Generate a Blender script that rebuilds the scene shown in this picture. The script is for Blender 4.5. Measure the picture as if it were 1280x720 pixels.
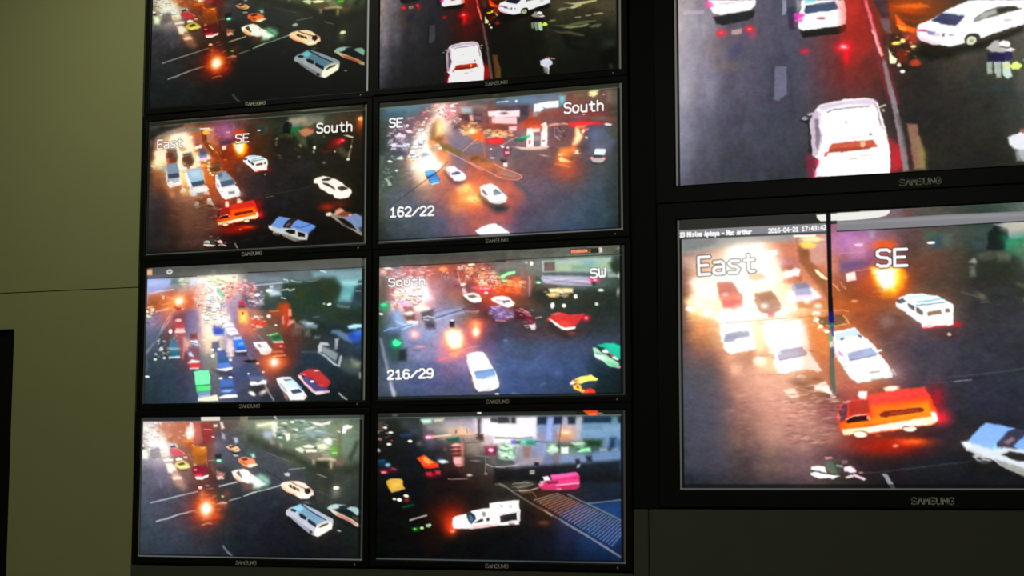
# Control room video wall: eight small and two large wall monitors showing traffic camera feeds.
import bpy, bmesh, math, random
import numpy as np
from mathutils import Vector, Matrix

for c in list(bpy.data.objects):
    bpy.data.objects.remove(c)
SC = bpy.context.scene
COL = SC.collection

# ---------------------------------------------------------------- pictures shown on the screens
# Every feed is a list of drawing commands in the monitor's own 1024 x 576 picture units.
# P polygon, L line, E ellipse, G soft spot, A added soft spot: colour, opacity, softness / position ...
FEEDS = {}  # feed and extra positions traced from image pixels, back-projected through the camera onto each screen
FEEDS['avenue'] = [
('F', (0, 64, 128, 256, 384, 512, 640, 768, 896, 1024), (0, 230, 346, 461, 576), 'a09898 706c70 5a5660 4b4a58 5e2a24 6a3a20 3a3430 6b655b 6b6459 706a60', 'b4a8aa 8c8690 625c68 4b4a58 7a2c26 7a4020 3a3430 6b655b 7a7468 706a60', 'aaa4a8 8a8594 585462 464654 6e2c28 2e2824 3a3832 5a5a52 625f56 6a6860', '8c8a98 5c5c6a 444450 3c3e48 3c3034 242220 2b2b26 3f4440 34383a 3a3e3a', '62626f 44454f 373942 303238 302a2c 2b2722 1c1c19 2a2c26 2a2d29 2c2e2c'),
('N', 0.06, 60, 110, 1),
'P c8b8c8 0.6 2.7 20.8 190.2 65.8 192.9 65.7 200.9 20.7 198.3',
'P a9a6b8 0.35 10.7 27 208.6 65.3 228.2 51.6 297.7 15.1 397.2 5.4 396.5 13.1 294.4',
'G 7a6a66 0.35 99.7 279.4 51.6 32.3 5.5 2',
'G 8a7058 0.35 114.9 322.2 29 12.9 5.5 2',
'G 3c3f62 0.6 137.5 289.1 19.4 19.4 5.5 2',
'P 34343e 0.5 7.2 214.9 333.7 201.1 411.3 213.5 412.2 221.1 334.2',
'P 6c6c80 0.95 1.8 218.7 331.5 244.4 332.4 243.2 392.5 226 406.9 216.2 403',
'P 9c9cae 0.8 1.8 236.9 186.9 246.2 187.8 245 219.4 236.9 220.2',
'P 30304a 0.8 3.6 248.3 207 263.9 202.2 262.9 252.7 252.1 251.7',
'P b4b2be 0.6 3.6 267.2 189.8 279.5 191 276.1 209.7 269.7 218.6',
'P 181c1c 0.9 2.7 86.3 210.3 178.2 203.5 173.2 219 160.6 224.2 106.7 230.4 90.9 224.2',
'P fff6fa 1 1.4 75.7 171.2 180.1 181.4 179.3 194.1 167.2 202.5 100.7 207.4 88 203 80.2 191',
'P f060a8 0.8 2.7 67.7 173.7 79.5 174.2 88.3 185.3 75.4 190.6 69.1 185.1',
'L c8b8c0 0.8 1.1 1.9 101.1 181.8 129.7 182.9 161.3 179.6',
'G ff2a3c 1 103.3 247.1 12.3 8.4 5.5 2',
'G ff8080 0.8 103.3 247.1 4.5 2.9 5.5 2',
'G ff2a3c 1 165.9 243.8 11 8.4 5.5 2',
'G ff9090 0.8 165.9 243.8 4.5 2.9 5.5 2',
'G ff3050 0.4 172.6 257.2 9.7 8.4 5.5 2',
'P c8a8a0 0.8 2.1 126.2 242.8 149.3 241.7 148.1 253.4 126 253',
'P 121412 0.95 2.7 273.6 258.4 371.4 251.6 371 267.2 354.2 272 279.4 273.7',
'P ffffff 1 1.4 277.4 190.8 368.6 199.7 372.6 225.1 371.4 251.6 354.6 254.8 279.7 258.3 269.7 251.7 271.1 225 277.6 209.8',
'P 30c0c8 0.5 1.8 285 191.6 310.2 194 307.1 197.5 285.5 200.5',
'P 3c4c64 1 1.3 287 203.8 351.3 200.5 356.1 217.3 337.7 220.3 285.7 222 283.7 213.6',
'P 8aa0b0 0.4 1.8 310 202.8 343.6 201.7 345.1 204.3 310 205.3',
'P f8c8cc 0.7 1.3 346.7 200.1 355.8 201.6 363.9 219.6 358.4 220.7 355.5 217.2',
'E a86058 1 1.1 320 235 9.7 2.6 0.5',
'P e03cb0 0.9 2.7 262 219.4 283.5 221.4 283.4 227.7 272.6 230.8 261.8 227.3',
'P ff50c0 0.8 2.7 261.8 230.5 280.2 232.2 278.5 239.9 263.2 236.9',
'P 402838 0.6 3.6 252.5 229.6 261.8 230.5 261.3 254.1 252.1 253.3',
'P c83028 0.35 10.2 359.9 198.8 408.2 203.5 419.1 251.4 429.6 308.2 386.8 344.9 357 329.9',
'G e04038 0.35 383.7 219.9 24.5 42.9 5.5 2',
'G ff2838 1 366.1 302 20.8 14.1 5.5 2',
'G fff0f0 1 366.1 301.1 8 4.9 5.5 2',
'G ff2030 0.7 370.8 323.3 9.8 21.5 5.5 2',
'G e03048 0.8 283.4 303.3 12.3 8.4 5.5 2',
'P 8a3038 0.5 5.1 405.2 203.2 428.7 224.2 455.5 347.5 479.9 432.4 456.3 430.6 431.9 336.3 416.1 251.1',
'P f07880 0.9 1.7 409.7 203.7 415.7 204.3 432.1 268.1 447.1 325.2 442.5 329.4 428.8 280.2 417.9 238.8',
'P ffc8c0 0.8 1.7 423.1 268.8 430.5 272.6 436.5 296.4 445.6 326.6 441.1 328.4 430.1 289.6',
'P 8a7c80 0.95 1.7 447 331.4 454.1 344.3 460.5 381.8 472.5 431.8 460.7 430.9 451.6 381.1 446.5 349.8',
'P 30303c 0.9 3.4 429.2 205.6 460.5 208.6 462.5 246.1 449 247.9 440.4 234.7',
'P 70606a 0.8 2.5 441.6 245.7 460.9 249 464.6 280.3 448.4 272.7',
'G c85018 0.8 500 231 46 18.4 5.5 2',
'P f07828 0.7 3.4 464.6 221.4 514.7 232.4 544.1 232.1 526.8 221.2 479.4 222.9',
'P ff6c24 0.95 3.4 474.5 241 487.4 257.7 499 268 516.4 275.8 513.3 284.7 486.9 277.7 476.8 266',
'P 5a2c14 0.5 3.4 470.2 234.4 526.1 245.8 537.6 253.1 514 257.1 484.8 245.1',
'P ffa040 0.8 1.7 478.4 263 495.9 270.8 492.8 278.3 481.1 274.1',
'P d04030 0.6 5.1 486.7 285.4 516.3 281.9 518.5 306.7 492 307.5',
'P 201810 0.5 5.1 448.2 280.4 483.8 283.6 506.8 305.7 522.9 362.3 487.5 365.6 455.6 341.4',
('S', 'ffb040 ff7020 c03818 fff0b0', 0.9, 488.9, 313.4, 33.7, 27.6, 25.5, 26, 1.8, 4.6, 2.2, 5),
'E ffe878 1 1 474.4 302.2 9.8 3.1 -2.5',
'E fff0a0 1 1 487.8 298.5 4.9 4.9 5.5',
'E ffe0b0 1 1 509 312.7 5.5 2.8 5.5',
'P f4ffd0 1 1.4 457.9 310.7 464.9 326.7 475.9 336.9 471.8 345.8 460 344.8',
'E ffffff 1 1 485.5 363.6 5.5 3.7 5.5',
'E fff8e0 0.9 1 479.1 349.5 4.3 4.3 5.5',
'E ff5838 0.6 3.4 511.6 347.6 11 7.4 5.5',
'P b03020 0.4 5.1 474.1 315.2 497.7 317.2 496.9 344.8 476.2 346.2',
'P 7a5a50 0.3 5.1 455.1 245.4 463.8 252.4 458.7 338.5 449.7 340.9',
'P 0c0e0a 0.75 8.5 524.5 304.2 588.2 320.5 640.3 314.4 730.6 286.2 730.1 299.8 651.3 327.6 593.3 343.8 540.9 345.5 514.9 331',
'P f8f8fa 1 1.2 516.4 278.9 521.1 267 543.3 259.8 578.9 241.6 619.9 227.1 634.4 225.5 736.8 235.4 735.1 285.2 695.2 293.6 640.5 307.8 614.4 314.6 582.4 319.1 547.7 310.9 524.5 301.7 516.6 291.2',
'P ffffff 1 1.7 578.9 241.6 619.9 227.1 634.4 225.5 736.8 235.4 736.4 247.5 642.2 250.7 616.1 255.9 572.9 246.6',
'P 384060 1 1.2 546.8 260.7 568.5 246.8 615.5 257.3 601.2 272.8 593.8 276.1 566.4 269.6',
'P 2a2c48 0.5 5.1 549.1 260.3 572.6 256.4 604.2 268.5 593.8 276.1',
'P b0c8d8 0.7 1.4 577.3 244.5 616.2 254.3 615.5 257.9 572.9 247.2',
'P 6a6a66 1 1.2 631.5 271.6 636.1 262.3 656.6 250.5 682.6 243.9 711 245.1 728.3 252.2 682 262',
'P a8b0ac 0.9 1.7 634.5 268.3 653.6 253.3 678.1 249.5 676.4 257 653.3 265.4',
'P 24261e 0.9 1.7 679.6 248.1 705.3 245.1 728.3 252.2 682 259.9',
'L e8e8e8 0.5 1 1.2 697.2 231.6 736.5 244.5',
'P b8b4b8 0.8 1 691.6 272 707.2 272.6 705.7 275.5 692.4 276.1',
'P d82858 0.9 1.4 516.4 277.3 534 278.9 536.8 283.8 519.2 281.6',
'P 48488a 0.8 1.4 534 279.8 554.3 285.4 554.1 291.5 542.4 290.4',
'P c0a8c8 0.5 1.7 536.8 282.3 565.8 291 562.7 296.9 542.4 290.4',
'E 5a4860 0.8 1 571 293.6 3.1 4.3 5.5',
'E 9aa0b0 0.8 1 586 295.3 4.9 2.5 5.5',
'P f0b0d0 0.5 3.4 516.7 288.1 547.9 304.7 565.2 310.9 547.7 310.9 524.5 301.7',
'E 2c2c26 1 1 627.5 307.8 15.9 12.9 -14.5',
'E d8dcc0 1 1 626 310.7 10.4 9.2 -14.5',
'E 989a80 0.8 1 626 310.7 4.3 3.7 5.5',
'P f0ecea 1 1.4 668.4 329 675.9 319.1 688.8 315.7 700 319.7 702.5 330.5 712.2 337.4 709.2 341.7 676.7 339.4',
'E ffffff 1 1 691.4 323.5 10.4 6.1 5.5',
'L 2a2a2a 0.8 1 3.1 672.6 333.9 685.6 327.5 693.9 332.8 702.5 330.5',
'P 2c2a54 1 1.4 667.6 336.5 705 341.3 707.4 353.6 690.2 361.1 671.8 358.1',
'P 5a4a3c 0.8 1.7 705.1 338.3 712.1 338.9 713.1 354 707.4 355.1',
'P c0d8d0 1 1.4 668.9 357.8 681.7 361 682.4 383.1 671 383.7',
'P c8e0d4 1 1.4 684.5 360.7 698.7 360.3 704.7 392.4 694.7 396.1 685.9 387.9',
'P e0f088 1 1.7 699.8 371 708.5 362.7 715.6 361.8 725.2 371.6 717.9 378.5 705.2 377.4',
'G 504c48 0.4 616.3 345.8 27.6 18.4 5.5 2',
'G 2a3c3c 0.4 671.4 413.8 36.8 18.4 5.5 2',
'G 243430 0.3 635.3 383.8 21.5 18.4 5.5 2',
'P 605c54 0.4 8.5 705.8 401.5 731.9 379.7 730.3 427.5 713.5 426.1',
'P f4f4fa 1 1.4 708.3 512.4 723.2 505.7 732 508.1 729.7 576.2 714.6 560.4 703 535.9',
'P 404048 0.6 1.8 705 527.1 714.7 557.5 711.2 560.2 703 538.9',
'G b02028 0.75 471.7 544.5 24.7 34 4.5 2',
'P e0283c 0.45 6.8 447.9 497.2 475.3 520.4 482.8 569.5 454.7 576.8 455.9 531.3',
'P 8a1c34 0.6 6.8 280.6 529 298.9 527.1 299.4 576.5 285.7 575.7',
'P 0c0c0c 0.6 3.4 269.9 452.2 282.3 445.3 294.2 458.6 294.4 523.7 286.8 523.2 288 464.3',
'P fffafc 1 1.2 291.2 458.4 302.4 431.2 313.2 421.1 364.8 413.6 406.8 413.7 424.6 418.2 433.3 427.1 444.1 469.4 450.8 497.4 456 528.2 454.7 576.8 300.3 575.3 301.9 558.1 307.7 540 295.8 530 293.4 495.8',
'P c8b8c8 1 2.1 292.7 456.9 302.4 431.2 315.8 441.5 309.3 465.9 317.9 488.2 304.9 530.6 295.7 531.5 293.5 492.7',
'P 6a6272 0.8 1.7 301.1 451.3 307.2 450.2 313.4 487.8 305.7 521.3 302.9 508.8',
'P f0e8f4 0.7 1.7 308.3 441 318.8 444.8 315.9 466.3 312 478.5 309.4 459.7',
'P d0c0d4 0.7 2.6 307.1 425.3 328.5 419.2 418.7 415.9 430.5 422.3 430.3 430 364.6 425 316 435.3',
'L 6a6070 0.9 1 2.2 328.1 437.8 343.3 433.6 382.5 431.6 415.4 431.9',
'L a8a0a8 0.6 1 1.2 319.2 426.3 367.7 421.5',
'L 5a4a50 0.8 1 1.9 428 428.3 434.3 447.2 436.6 475',
'L 8a5a50 0.5 1 1.5 432.7 453.2 443.8 484.6',
'E 606060 0.9 1 366.7 463.2 2.2 1.5 4.5',
'E 404050 0.9 1 416.9 491.9 3.1 2.5 4.5',
'L b0b0b0 0.5 1 1.5 352.4 496.7 422.8 493.9',
'P b85040 1 1.4 326.2 525.2 335.6 507.9 350.7 505.8 392.7 504.1 421.9 503.9 430.5 518.9 404.2 523.3 362.3 525.1 335.2 526.4',
'P 7a2c20 0.7 2.6 326.2 525.2 332.4 518.5 392.5 516.3 429.6 518.8 404.2 523.3 362.3 525.1',
'P ffb890 1 1.2 395.7 506.4 404.7 504.9 405.9 515.7 399.8 519.9 394.8 516.5',
'P d03048 0.9 1.7 321.7 523.9 327.7 522.8 325.4 531.9 319.4 533',
'L e8c8a0 0.9 1 1.9 370.9 542.5 391.9 541.7',
'L e8a0a0 0.6 1 1.5 393.5 536.3 415.8 535.4',
'L 8a8a40 0.6 1 1.5 373.9 541.8 385.9 541.4',
'P e82858 0.7 3.4 300.2 536.4 309.2 540.1 305.9 553.8 299.9 551.9',
'P f060a0 0.7 2.6 296.7 557.8 303.6 564.4 301.5 576 297.3 575.7',
'P c0b8c0 1 1.7 285.5 438.7 304.4 435.1 305.2 441.4 289.9 443.3',
'E a0a0a8 0.9 1 280.7 448.9 6.2 3.4 4.5',
'P c8c8b8 1 1.4 433.1 434.8 449.6 429.3 449.5 434.5 437.5 437.6',
'P b8a898 1 1.4 439.5 440.8 447.2 440.5 446.2 446.5 441.2 445.2',
'P 8a8084 0.95 1.7 456.4 396.7 463.7 397.2 477 453.4 489.8 527.4 492.9 574.6 482.1 574 475.1 526.5 467.7 471.1',
'P 9a7460 0.85 3.4 491.2 475.8 513.1 477.4 515.3 501.8 524.7 532.8 526.5 572.2 503.2 572.3 498.6 528',
'P 8a9040 0.4 6.8 512.3 507.7 529 536.1 529.4 572.4 511.9 572.8',
'P 302c28 0.5 3.4 471.2 453 485.5 466.2 503.3 570.8 494.4 573.2',
'P 8a8274 0.4 10 733.7 273.8 1005.2 299.7 1005 347.8 882.6 312.2 775.2 322.4 733.6 310.4',
'P d8d4b8 0.95 2.7 787.7 289.1 825 294.7 866.3 292.5 923.8 289.9 927.8 295.5 866.2 304.6 837.3 316 820.8 310.5 833.2 301.5',
'P e8e4cc 0.9 2.7 796 312.2 820.8 311.3 841.5 312.4 866.2 304.6 862.1 310.3 829.1 317.3',
'P b8b4a0 0.8 2.7 758.6 318.8 775.2 310.2 796 310.2 800.1 316.6 775.2 322.4',
'P c8c8b0 0.9 2.3 835.2 352.2 862 351.5 865.2 355.8 841.3 356.8',
'P d0ccb8 0.9 2.3 878.4 348.9 903 348.4 905.1 352.6 882.5 353.3',
'P d8d0bc 0.9 2.3 909.2 346.1 948 343.3 954.1 349.1 915.3 350.7',
'P a8a890 0.9 3.3 725.2 360.4 737.8 353.4 756.5 355.2 758.5 360.6 737.7 362.8',
'P 44483e 0.8 3.3 735.6 380.4 800 386.2 874.2 378 923.4 372.4 931.5 379.2 902.8 394.6 874.1 404.1 824.7 401.8 758.5 397.9 741.9 392.3',
'P 9a9a86 0.8 3.3 741.9 379.4 800 379.3 870.1 370.8 927.5 372 923.4 377.2 874.2 384 800 389.4 758.5 382.5',
'P b4b8a0 0.9 3 783.4 391.2 808.2 387 865.9 387.3 884.4 382.9 898.8 386.2 874.1 395.3 816.5 397',
'P 9a9c8a 0.8 3.3 894.6 395.9 915.1 389.7 947.8 389.9 935.5 400.8 906.9 402.2',
'P 8e907e 0.7 4 741.9 398.4 779.2 407.8 816.4 407.1 874 426.3 876.1 433.3 849.4 429.3 808.2 416.4 775.1 413.5',
'P 25282a 0.7 6.7 775 419.6 799.9 419.7 816.4 443.4 824.6 460.2 861.5 475.4 882 483.2 849.2 486.4 816.3 479.6 795.7 457.7 787.5 428.7',
'P 4a504c 0.35 13.4 824.6 456.2 923.1 450.6 964 416.2 1004.5 427.8 1004.1 491.6 955.4 503.5 882 481.2',
'P 2c3234 0.5 10 882.1 457.1 939.4 450.1 947.4 470.8 906.6 479.3',
'G 6a7070 0.5 975.9 469.2 25.1 16.7 5.4 2',
'P 141614 0.75 13.4 939.1 518.1 955.4 499.5 1004.2 487.6 1003.7 575.2 946.9 570.6 936.9 545.8',
'P 787870 0.7 6.7 973.4 552.8 989.6 552.2 993.6 570.4 979.4 573.2',
'P b8b4b0 1 2.3 654.9 329.6 670.9 314.8 680.1 314.4 681.8 329.2 691.8 334.2 690.2 341.4 666.7 337.6',
'P 221e3a 1 2.7 656.2 338.3 691.8 343.2 691.8 357.4 658.3 356.4',
'P a0aca0 1 2.7 654.9 358.1 665.9 357.9 665.9 383.5 656.2 382.7',
'P aab4a8 1 2.7 670.9 358.3 682.6 359.4 682.6 393.2 673 392.3',
'P d8e0b0 1 2.7 685.5 369 692.7 357.5 702.7 368.5 698.1 377.1 687.6 376.1',
'P e8e8f0 1 2.7 691.8 517.6 706.4 511.5 716.8 514.8 729.2 513.4 743.8 522.7 745 534.1 735.5 539.4 725.1 545.4 704.3 542.1 693.8 533.9',
'P c8b0b0 0.9 2.3 716.8 502.7 733.4 506.9 754.2 511.5 754.2 516.7 729.2 513.4 718.9 511.8',
'E 8a5a54 0.9 2 720.9 505.9 5 5 5.4',
'P 98a0a0 0.8 3.3 704.3 543.7 725.1 545.4 727.1 568.9 707.6 567.4',
'G 40342c 0.5 590.9 358.5 25.1 12.5 5.4 2',
]
FEEDS['junction'] = [
('F', (0, 50, 128, 200, 256, 320, 384, 450, 512, 640, 768, 896, 1024), (0, 60, 115, 173, 230, 290, 346, 400, 461, 520, 576), '4a4a48 5a5c5a 707270 6a6664 5a5048 6a5058 78606a 6a5a60 4a4440 303c34 6a7270 48504c 40382c', '4a4c4c 6a6a68 c8a898 c89078 a06a58 a8708a 9a7098 7a5860 54403c 2e3a33 506860 48504c 443226', '4a3638 9a5a48 ffe8d0 fff0d8 d8987a b07058 7a4a60 70485a 6a4030 2c302c 38463e 2c2f28 3c2c1e', '583830 ffc088 ffe8c0 ffe8c0 ffd0a0 a05830 884428 905030 54382c 2b2b29 2d2f2d 2a2c27 26261e', '5a4440 d08c60 ffd8b0 ffe0b8 f0b080 b86840 844630 604038 44383c 2e2e32 303236 2a2c2a 20211c', '4c4244 805848 c88c6c d89c78 d89068 a86048 8a5040 5a4448 3e3a44 2d2e36 2a2c30 262823 1d1e1a', '464852 4e4648 94685a c08c78 c89878 a86858 904c40 5a3e44 403a42 2c2e38 26282e 22231f 1c1d1a', '3c3e4a 44424c 84605a a8786c a87868 885050 883c34 50282c 302a30 262832 222429 1e1f1d 1a1b18', '34363f 3a3a44 6a504a 8c6a60 8c6860 7c5450 66342e 3c2022 2a2026 1e2027 1d1f24 1a1b1a 181914', '2a2c34 303036 42383a 6a5450 70565a 503a40 2a1e20 1c181c 181a1e 14161b 151719 151614 151612', '212329 26272d 2c2a2e 342e32 3a3236 302628 1c181a 141316 121318 121419 101214 111210 121312'),
('N', 0.07, 70, 36, 2),
'P 8a8c8a 0.9 5.2 5.4 41.6 253 39.6 255.7 58.2 188.4 55.6 138.9 57.3 82.5 65.5 6.6 74.5',
'P 6a6c6c 0.6 7 5.3 43.1 82.9 42.2 82.7 56.2 6.6 73',
'P b08078 0.5 10.5 6.6 74.5 82.5 66.1 126.3 64.4 107.2 88.4 34.8 97.7 6.2 108.9',
'L 9a8070 1 1 1.9 120.1 61 157.5 58.1',
'P ffffff 0.95 8.7 107.5 69.8 129.5 61.5 182.2 58.4 218.7 77.9 212.4 86.9 193.7 104.5 211.5 135.9 205.2 147.9 162.1 155.5 134.2 157.5 125.1 144.8 81.6 130.7 37.5 141.4 34.5 128.8 81.8 115.2 100.9 94.3',
'P fff4dc 0.95 10.5 28.1 134.8 87.9 131 130.5 194.3 24.2 190.6 18.1 178 40.4 160.2',
'P ffffff 0.9 10.5 128.2 144.9 162 158.5 167.6 195.6 142.9 194.7',
'P b87058 0.8 8.7 182 67 206.7 62 255.7 58.2 318.8 73.4 316.3 194.6 289.7 175.5 260.1 144 224.2 111.9 212.4 86.9',
'P 9a6070 0.6 7 212.4 86.9 252 91.7 266.7 113.7 236.2 121.6 218.1 111.7',
'P fff6ee 1 1.7 178.7 80.7 194.2 78.4 212.6 74 217.1 82.5 203.2 88 187.9 85.8',
'P ffffff 1 2.1 225.6 121.2 233.3 116.9 245.4 118.9 251.6 113.1 262.1 118.1 260.3 131.8 248.2 129.8 236 133.8 226.9 128.9',
'P 8a4a38 0.6 3.5 221.2 108.7 245.6 106.7 254.6 116.3 236.3 118.6 227 124.3',
'P 8a4030 0.7 3.5 229.8 136.7 266.4 132 266.1 144.2 244.8 149.5 223.6 144.1',
'P c0988a 0.75 7 252.7 51.9 318.9 42.9 317.5 109.8 291 108.7 267.4 80.2 255.4 70.4',
'P fff6e8 1 2.1 249.2 44 298.3 44.9 295.2 50.3 252.8 49.4',
'P ffe4a0 0.9 3.5 264.9 52.5 298.3 49.5 316.2 56.5 298 60.2 273.9 58.4',
'P ffc868 1 3.5 258.6 61.4 283 58.9 297.9 66.3 294.8 72.2 276.6 72.9 261.5 70.7',
'P 7a4c30 0.8 5.2 255.8 52 267.6 71 282.6 77.8 285.1 102.3 317.6 134.1 316.7 176.5 284.5 132.8 260.9 101.3',
'P ffe8c0 1 1.7 292.3 118.5 299.8 119.7 320.4 140.3 314.4 142.5 299.6 130.3',
'P 6a3c2c 0.5 5.2 267.5 77.1 281.1 74.7 280.8 93 267.1 95.4',
'L ffb080 0.8 1 2.5 329.2 149.7 343.8 165.4',
'P fffaf2 0.55 24.5 113.6 66 160.3 58.9 197.2 66.8 215 98.3 201.8 153 231.1 221.2 272.5 270.9 259.8 300.7 211.5 293.5 193.7 268.7 188.4 219.8 157.8 212.7 108.6 192.6 90.5 148.7 100.5 105.7',
'P fff4e4 0.6 17.5 34.1 140.3 90.7 136.3 95.9 210.6 101.7 235.5 64.6 215.8 27.1 196',
'P ffffff 0.5 17.5 182.3 219.6 261.4 222.1 278 295.2 199.4 293.2',
'P ffe8c8 0.5 21 15.8 83.4 91.7 68.1 141.6 64.2 215.5 73.8 226.2 153.9 249.3 221.7 212.4 244.9 108.6 192.6 78 148.2 21.4 139.8',
'P ffd0a0 0.35 14 226.6 135.6 298.8 156.7 321.7 212 303.5 223.5 261.8 197.9 226.2 153.9',
'P b06a60 1 2.6 85.3 138.6 117.4 138.3 128.1 154.2 139.6 170 138.4 185.3 124.3 194.1 99.5 193.2 87.5 161.9',
'P d87868 0.8 5.2 90.5 168.2 137.2 163.8 139.3 185.4 124.3 194.1 96.4 191.6',
'P a05050 0.5 5.2 87.7 143.4 118.9 141.5 124.9 157.1 90.6 162',
'E ffb0c0 0.8 3.5 103 164 5.7 3.8 3.2',
'P 9a6a54 1 2.6 166.5 164.9 201.9 159.4 210.9 172.6 222.7 191.4 216.3 209.4 179.7 208.2 164.7 183.2',
'P 7a5c50 0.6 5.2 171.1 168.1 201.9 163.1 209.2 178.7 180 186.8',
'E d8b8a8 0.8 3.5 190.7 190.2 7.9 3.8 3.2',
'P 9898b8 1 2.6 244.8 149.5 272.2 144.4 284.1 151 292.9 166.5 283.6 175.3 253.5 174.2 243.1 161.6',
'P 706878 0.8 3.5 247.9 145 275.2 144.6 284 155.6 256.8 159.1',
'P e8d0ff 0.9 3.5 245.9 173.9 283.7 170.7 307.7 176.2 295.5 183.3 253.2 184.8',
'P ffffff 0.8 5.2 235.5 161.3 250.6 164.9 250.2 186.2 232 182.5',
'P fffaf0 0.9 5.2 284 157.1 298.9 166.7 304.7 176.1 289.6 178.5',
'P a86840 0.8 3.5 253.2 186.3 307.6 182.2 313.2 200.6 259 198.7',
'P c89070 0.7 3.5 153.4 121.3 181.1 121.8 190.2 132 168.5 138.8 153.2 133.6',
'L b07860 0.7 1 1.9 106.5 137.9 115.9 138.3',
'L 806050 0.6 1 1.6 100.4 129.9 112.9 129.5',
'L 704838 0.7 1 1.6 150.3 121.1 171.9 117.4',
'L a08060 0.8 1 1.3 177.6 149.9 189.9 149.8',
'L 604030 0.7 1 1.6 88.8 174.3 95.1 176.1',
'L 604030 0.8 1 1.6 132.1 192.8 138.4 188.4',
'P c05a60 1 2.6 95.1 176 137 177.5 139.3 189.9 124.3 197.1 111.9 195.1 99.5 191.6',
'P 9a7468 1 2.6 170.9 178.8 216.8 180.4 221.1 198.9 210.3 207.7 179.7 205.1 173.7 197.2',
'P b06068 0.8 3.5 185.9 200.7 210.3 206.1 204 216.6 188.7 215.5',
'P fffae8 1 1.7 170.4 209.4 179.7 206 191.9 208.6 191.8 216.8 176.4 218.1',
'P fff6e0 1 2.1 208.7 209.1 219.5 201.9 234.6 206.9 231.5 214.4 213.2 213.2',
'P ffd890 0.6 13.9 21.3 173.4 90.4 175.9 86.7 218.9 58.5 221.1 24 210.7',
'P fff0d8 0.7 10.4 43.3 180.4 90.2 188.2 89.8 216 49.2 211.6',
'P d88858 0.5 5.2 33.5 208 89.8 219 89.6 234.4 61.5 230.5 33.3 220.3',
'L d8a880 0.6 1 1.9 17.6 218.3 89.8 215.3',
'L b06848 0.6 1 1.6 61.5 232 89.6 231.4',
'L e8a070 0.5 1 1.6 24 209.2 89.9 212.9',
'P ffb870 0.5 6.9 27.5 179.8 46.4 180.5 46.1 208.4 33.5 208',
'P ffffff 0.95 8.7 93.2 197.6 149.1 196.4 160.9 224.4 160.5 251.9 154 270 98.6 256.2 91.2 231.4',
'P ffffff 0.98 8.7 179.4 225 258.6 221.4 276.3 243.2 281.7 273.5 275.4 285.4 202.7 289.6 184.9 258.7',
'P ffe0b0 0.7 6.9 154.8 221.1 185.5 225.2 184.5 286.1 172.1 294.9 160 279.3',
'P e08850 0.8 6.9 279.9 213 294.8 219.5 320.8 262.6 317 304.5 281.5 282.6 276 255.2',
'L 8a4020 0.9 0.9 1.3 105.3 224.2 185.5 222.1 246.6 218 294.9 215.9',
'L c06030 0.8 0.9 1.3 173.2 229.3 209.9 227.5 264.7 220.1',
'L b06030 0.7 0.9 0.9 154.9 218.1 185.6 218.4 210.1 216.2 289 210.9',
'L 6a5a48 0.7 0.9 0.9 89.7 226.7 117.7 226.1 161 222.2',
'G fff6e0 0.9 33.7 192.5 12.5 8.8 2.1 2',
'G fff6e0 0.9 68.1 202.9 14.4 10.1 2.1 2',
'G fff6e0 0.9 102.5 202.5 10.6 7.4 2.1 2',
'G fff6e0 0.9 133.6 195.9 12.5 8.8 2.1 2',
'G fff6e0 0.9 155.4 187.4 14.4 10.1 2.1 2',
'G fff6e0 0.9 186.1 191.6 9.4 6.6 2.1 2',
'G fff6e0 0.9 231.7 199.2 12.5 8.8 2.1 2',
'G fff6e0 0.9 244.1 187.5 10.6 7.4 2.1 2',
'G fff6e0 0.9 277.4 185.6 9.4 6.6 2.1 2',
'G fff6e0 0.9 298.3 195.5 9.4 6.6 2.1 2',
'G fff6e0 0.9 89.8 216 12.5 8.8 2.1 2',
'G fff6e0 0.9 161.1 215.2 12.5 8.8 2.1 2',
'E ffffff 0.95 2.6 124.2 204.8 7.5 4.7 2.1',
'E ffffff 0.95 2.6 142.8 200.5 7.5 4.7 2.1',
'E ffffff 0.95 2.6 176.5 212 7.5 4.7 2.1',
'E ffffff 0.95 2.6 216.3 208.5 7.5 4.7 2.1',
'E ffffff 0.95 2.6 248.4 199.8 7.5 4.7 2.1',
'E ffffff 0.95 2.6 295 210.5 7.5 4.7 2.1',
'E ffffff 0.95 2.6 43.2 183.5 7.5 4.7 2.1',
'E ffffff 0.95 2.6 24.2 192.1 7.5 4.7 2.1',
('S', 'b07048 8a4c34 c88050', 0.35, 80.8, 194.1, 71.9, 21.9, -2.9, 16, 5, 15.6, 4, 15),
'P f8f8ff 1 2.6 91.2 231.4 148.5 230.1 160.5 251.9 164.8 273.4 160 283.9 113.6 292.8 104.4 284 96.8 268.5 92.3 262.2',
'P 7c8ca8 1 1.4 100.2 250.1 111.1 246.8 149.9 243 154.3 253.2 148.1 258.3 98.4 268.5 97.9 260.8',
'P 5a6a84 0.5 3.5 101.7 253.2 148.3 246.9 151.3 251.6 103.2 261',
'P e8f0ff 0.9 1.2 123.3 260 155.8 254.2 156.7 256.7 123.3 263.1',
'P ffffff 1 1.7 96.8 268.5 157.3 258.5 165.6 276.4 160 283.9 116.7 288.9 112 292.8 99.8 282.3',
'L b8b8c0 0.7 1 1.3 119.9 282.9 153.9 278.6',
'L 8a8a98 0.5 1 0.9 119.9 284.4 147.7 281.5',
'E ffffff 1 3.5 158.6 273.2 7.5 10.6 2.1',
'L b0a890 0.6 1 1.3 89.1 263.6 96 262.9',
'P 604030 0.5 10.4 119.7 293.6 159.9 285.4 159.5 312.8 140.8 330.7 122.4 321.1',
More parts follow.
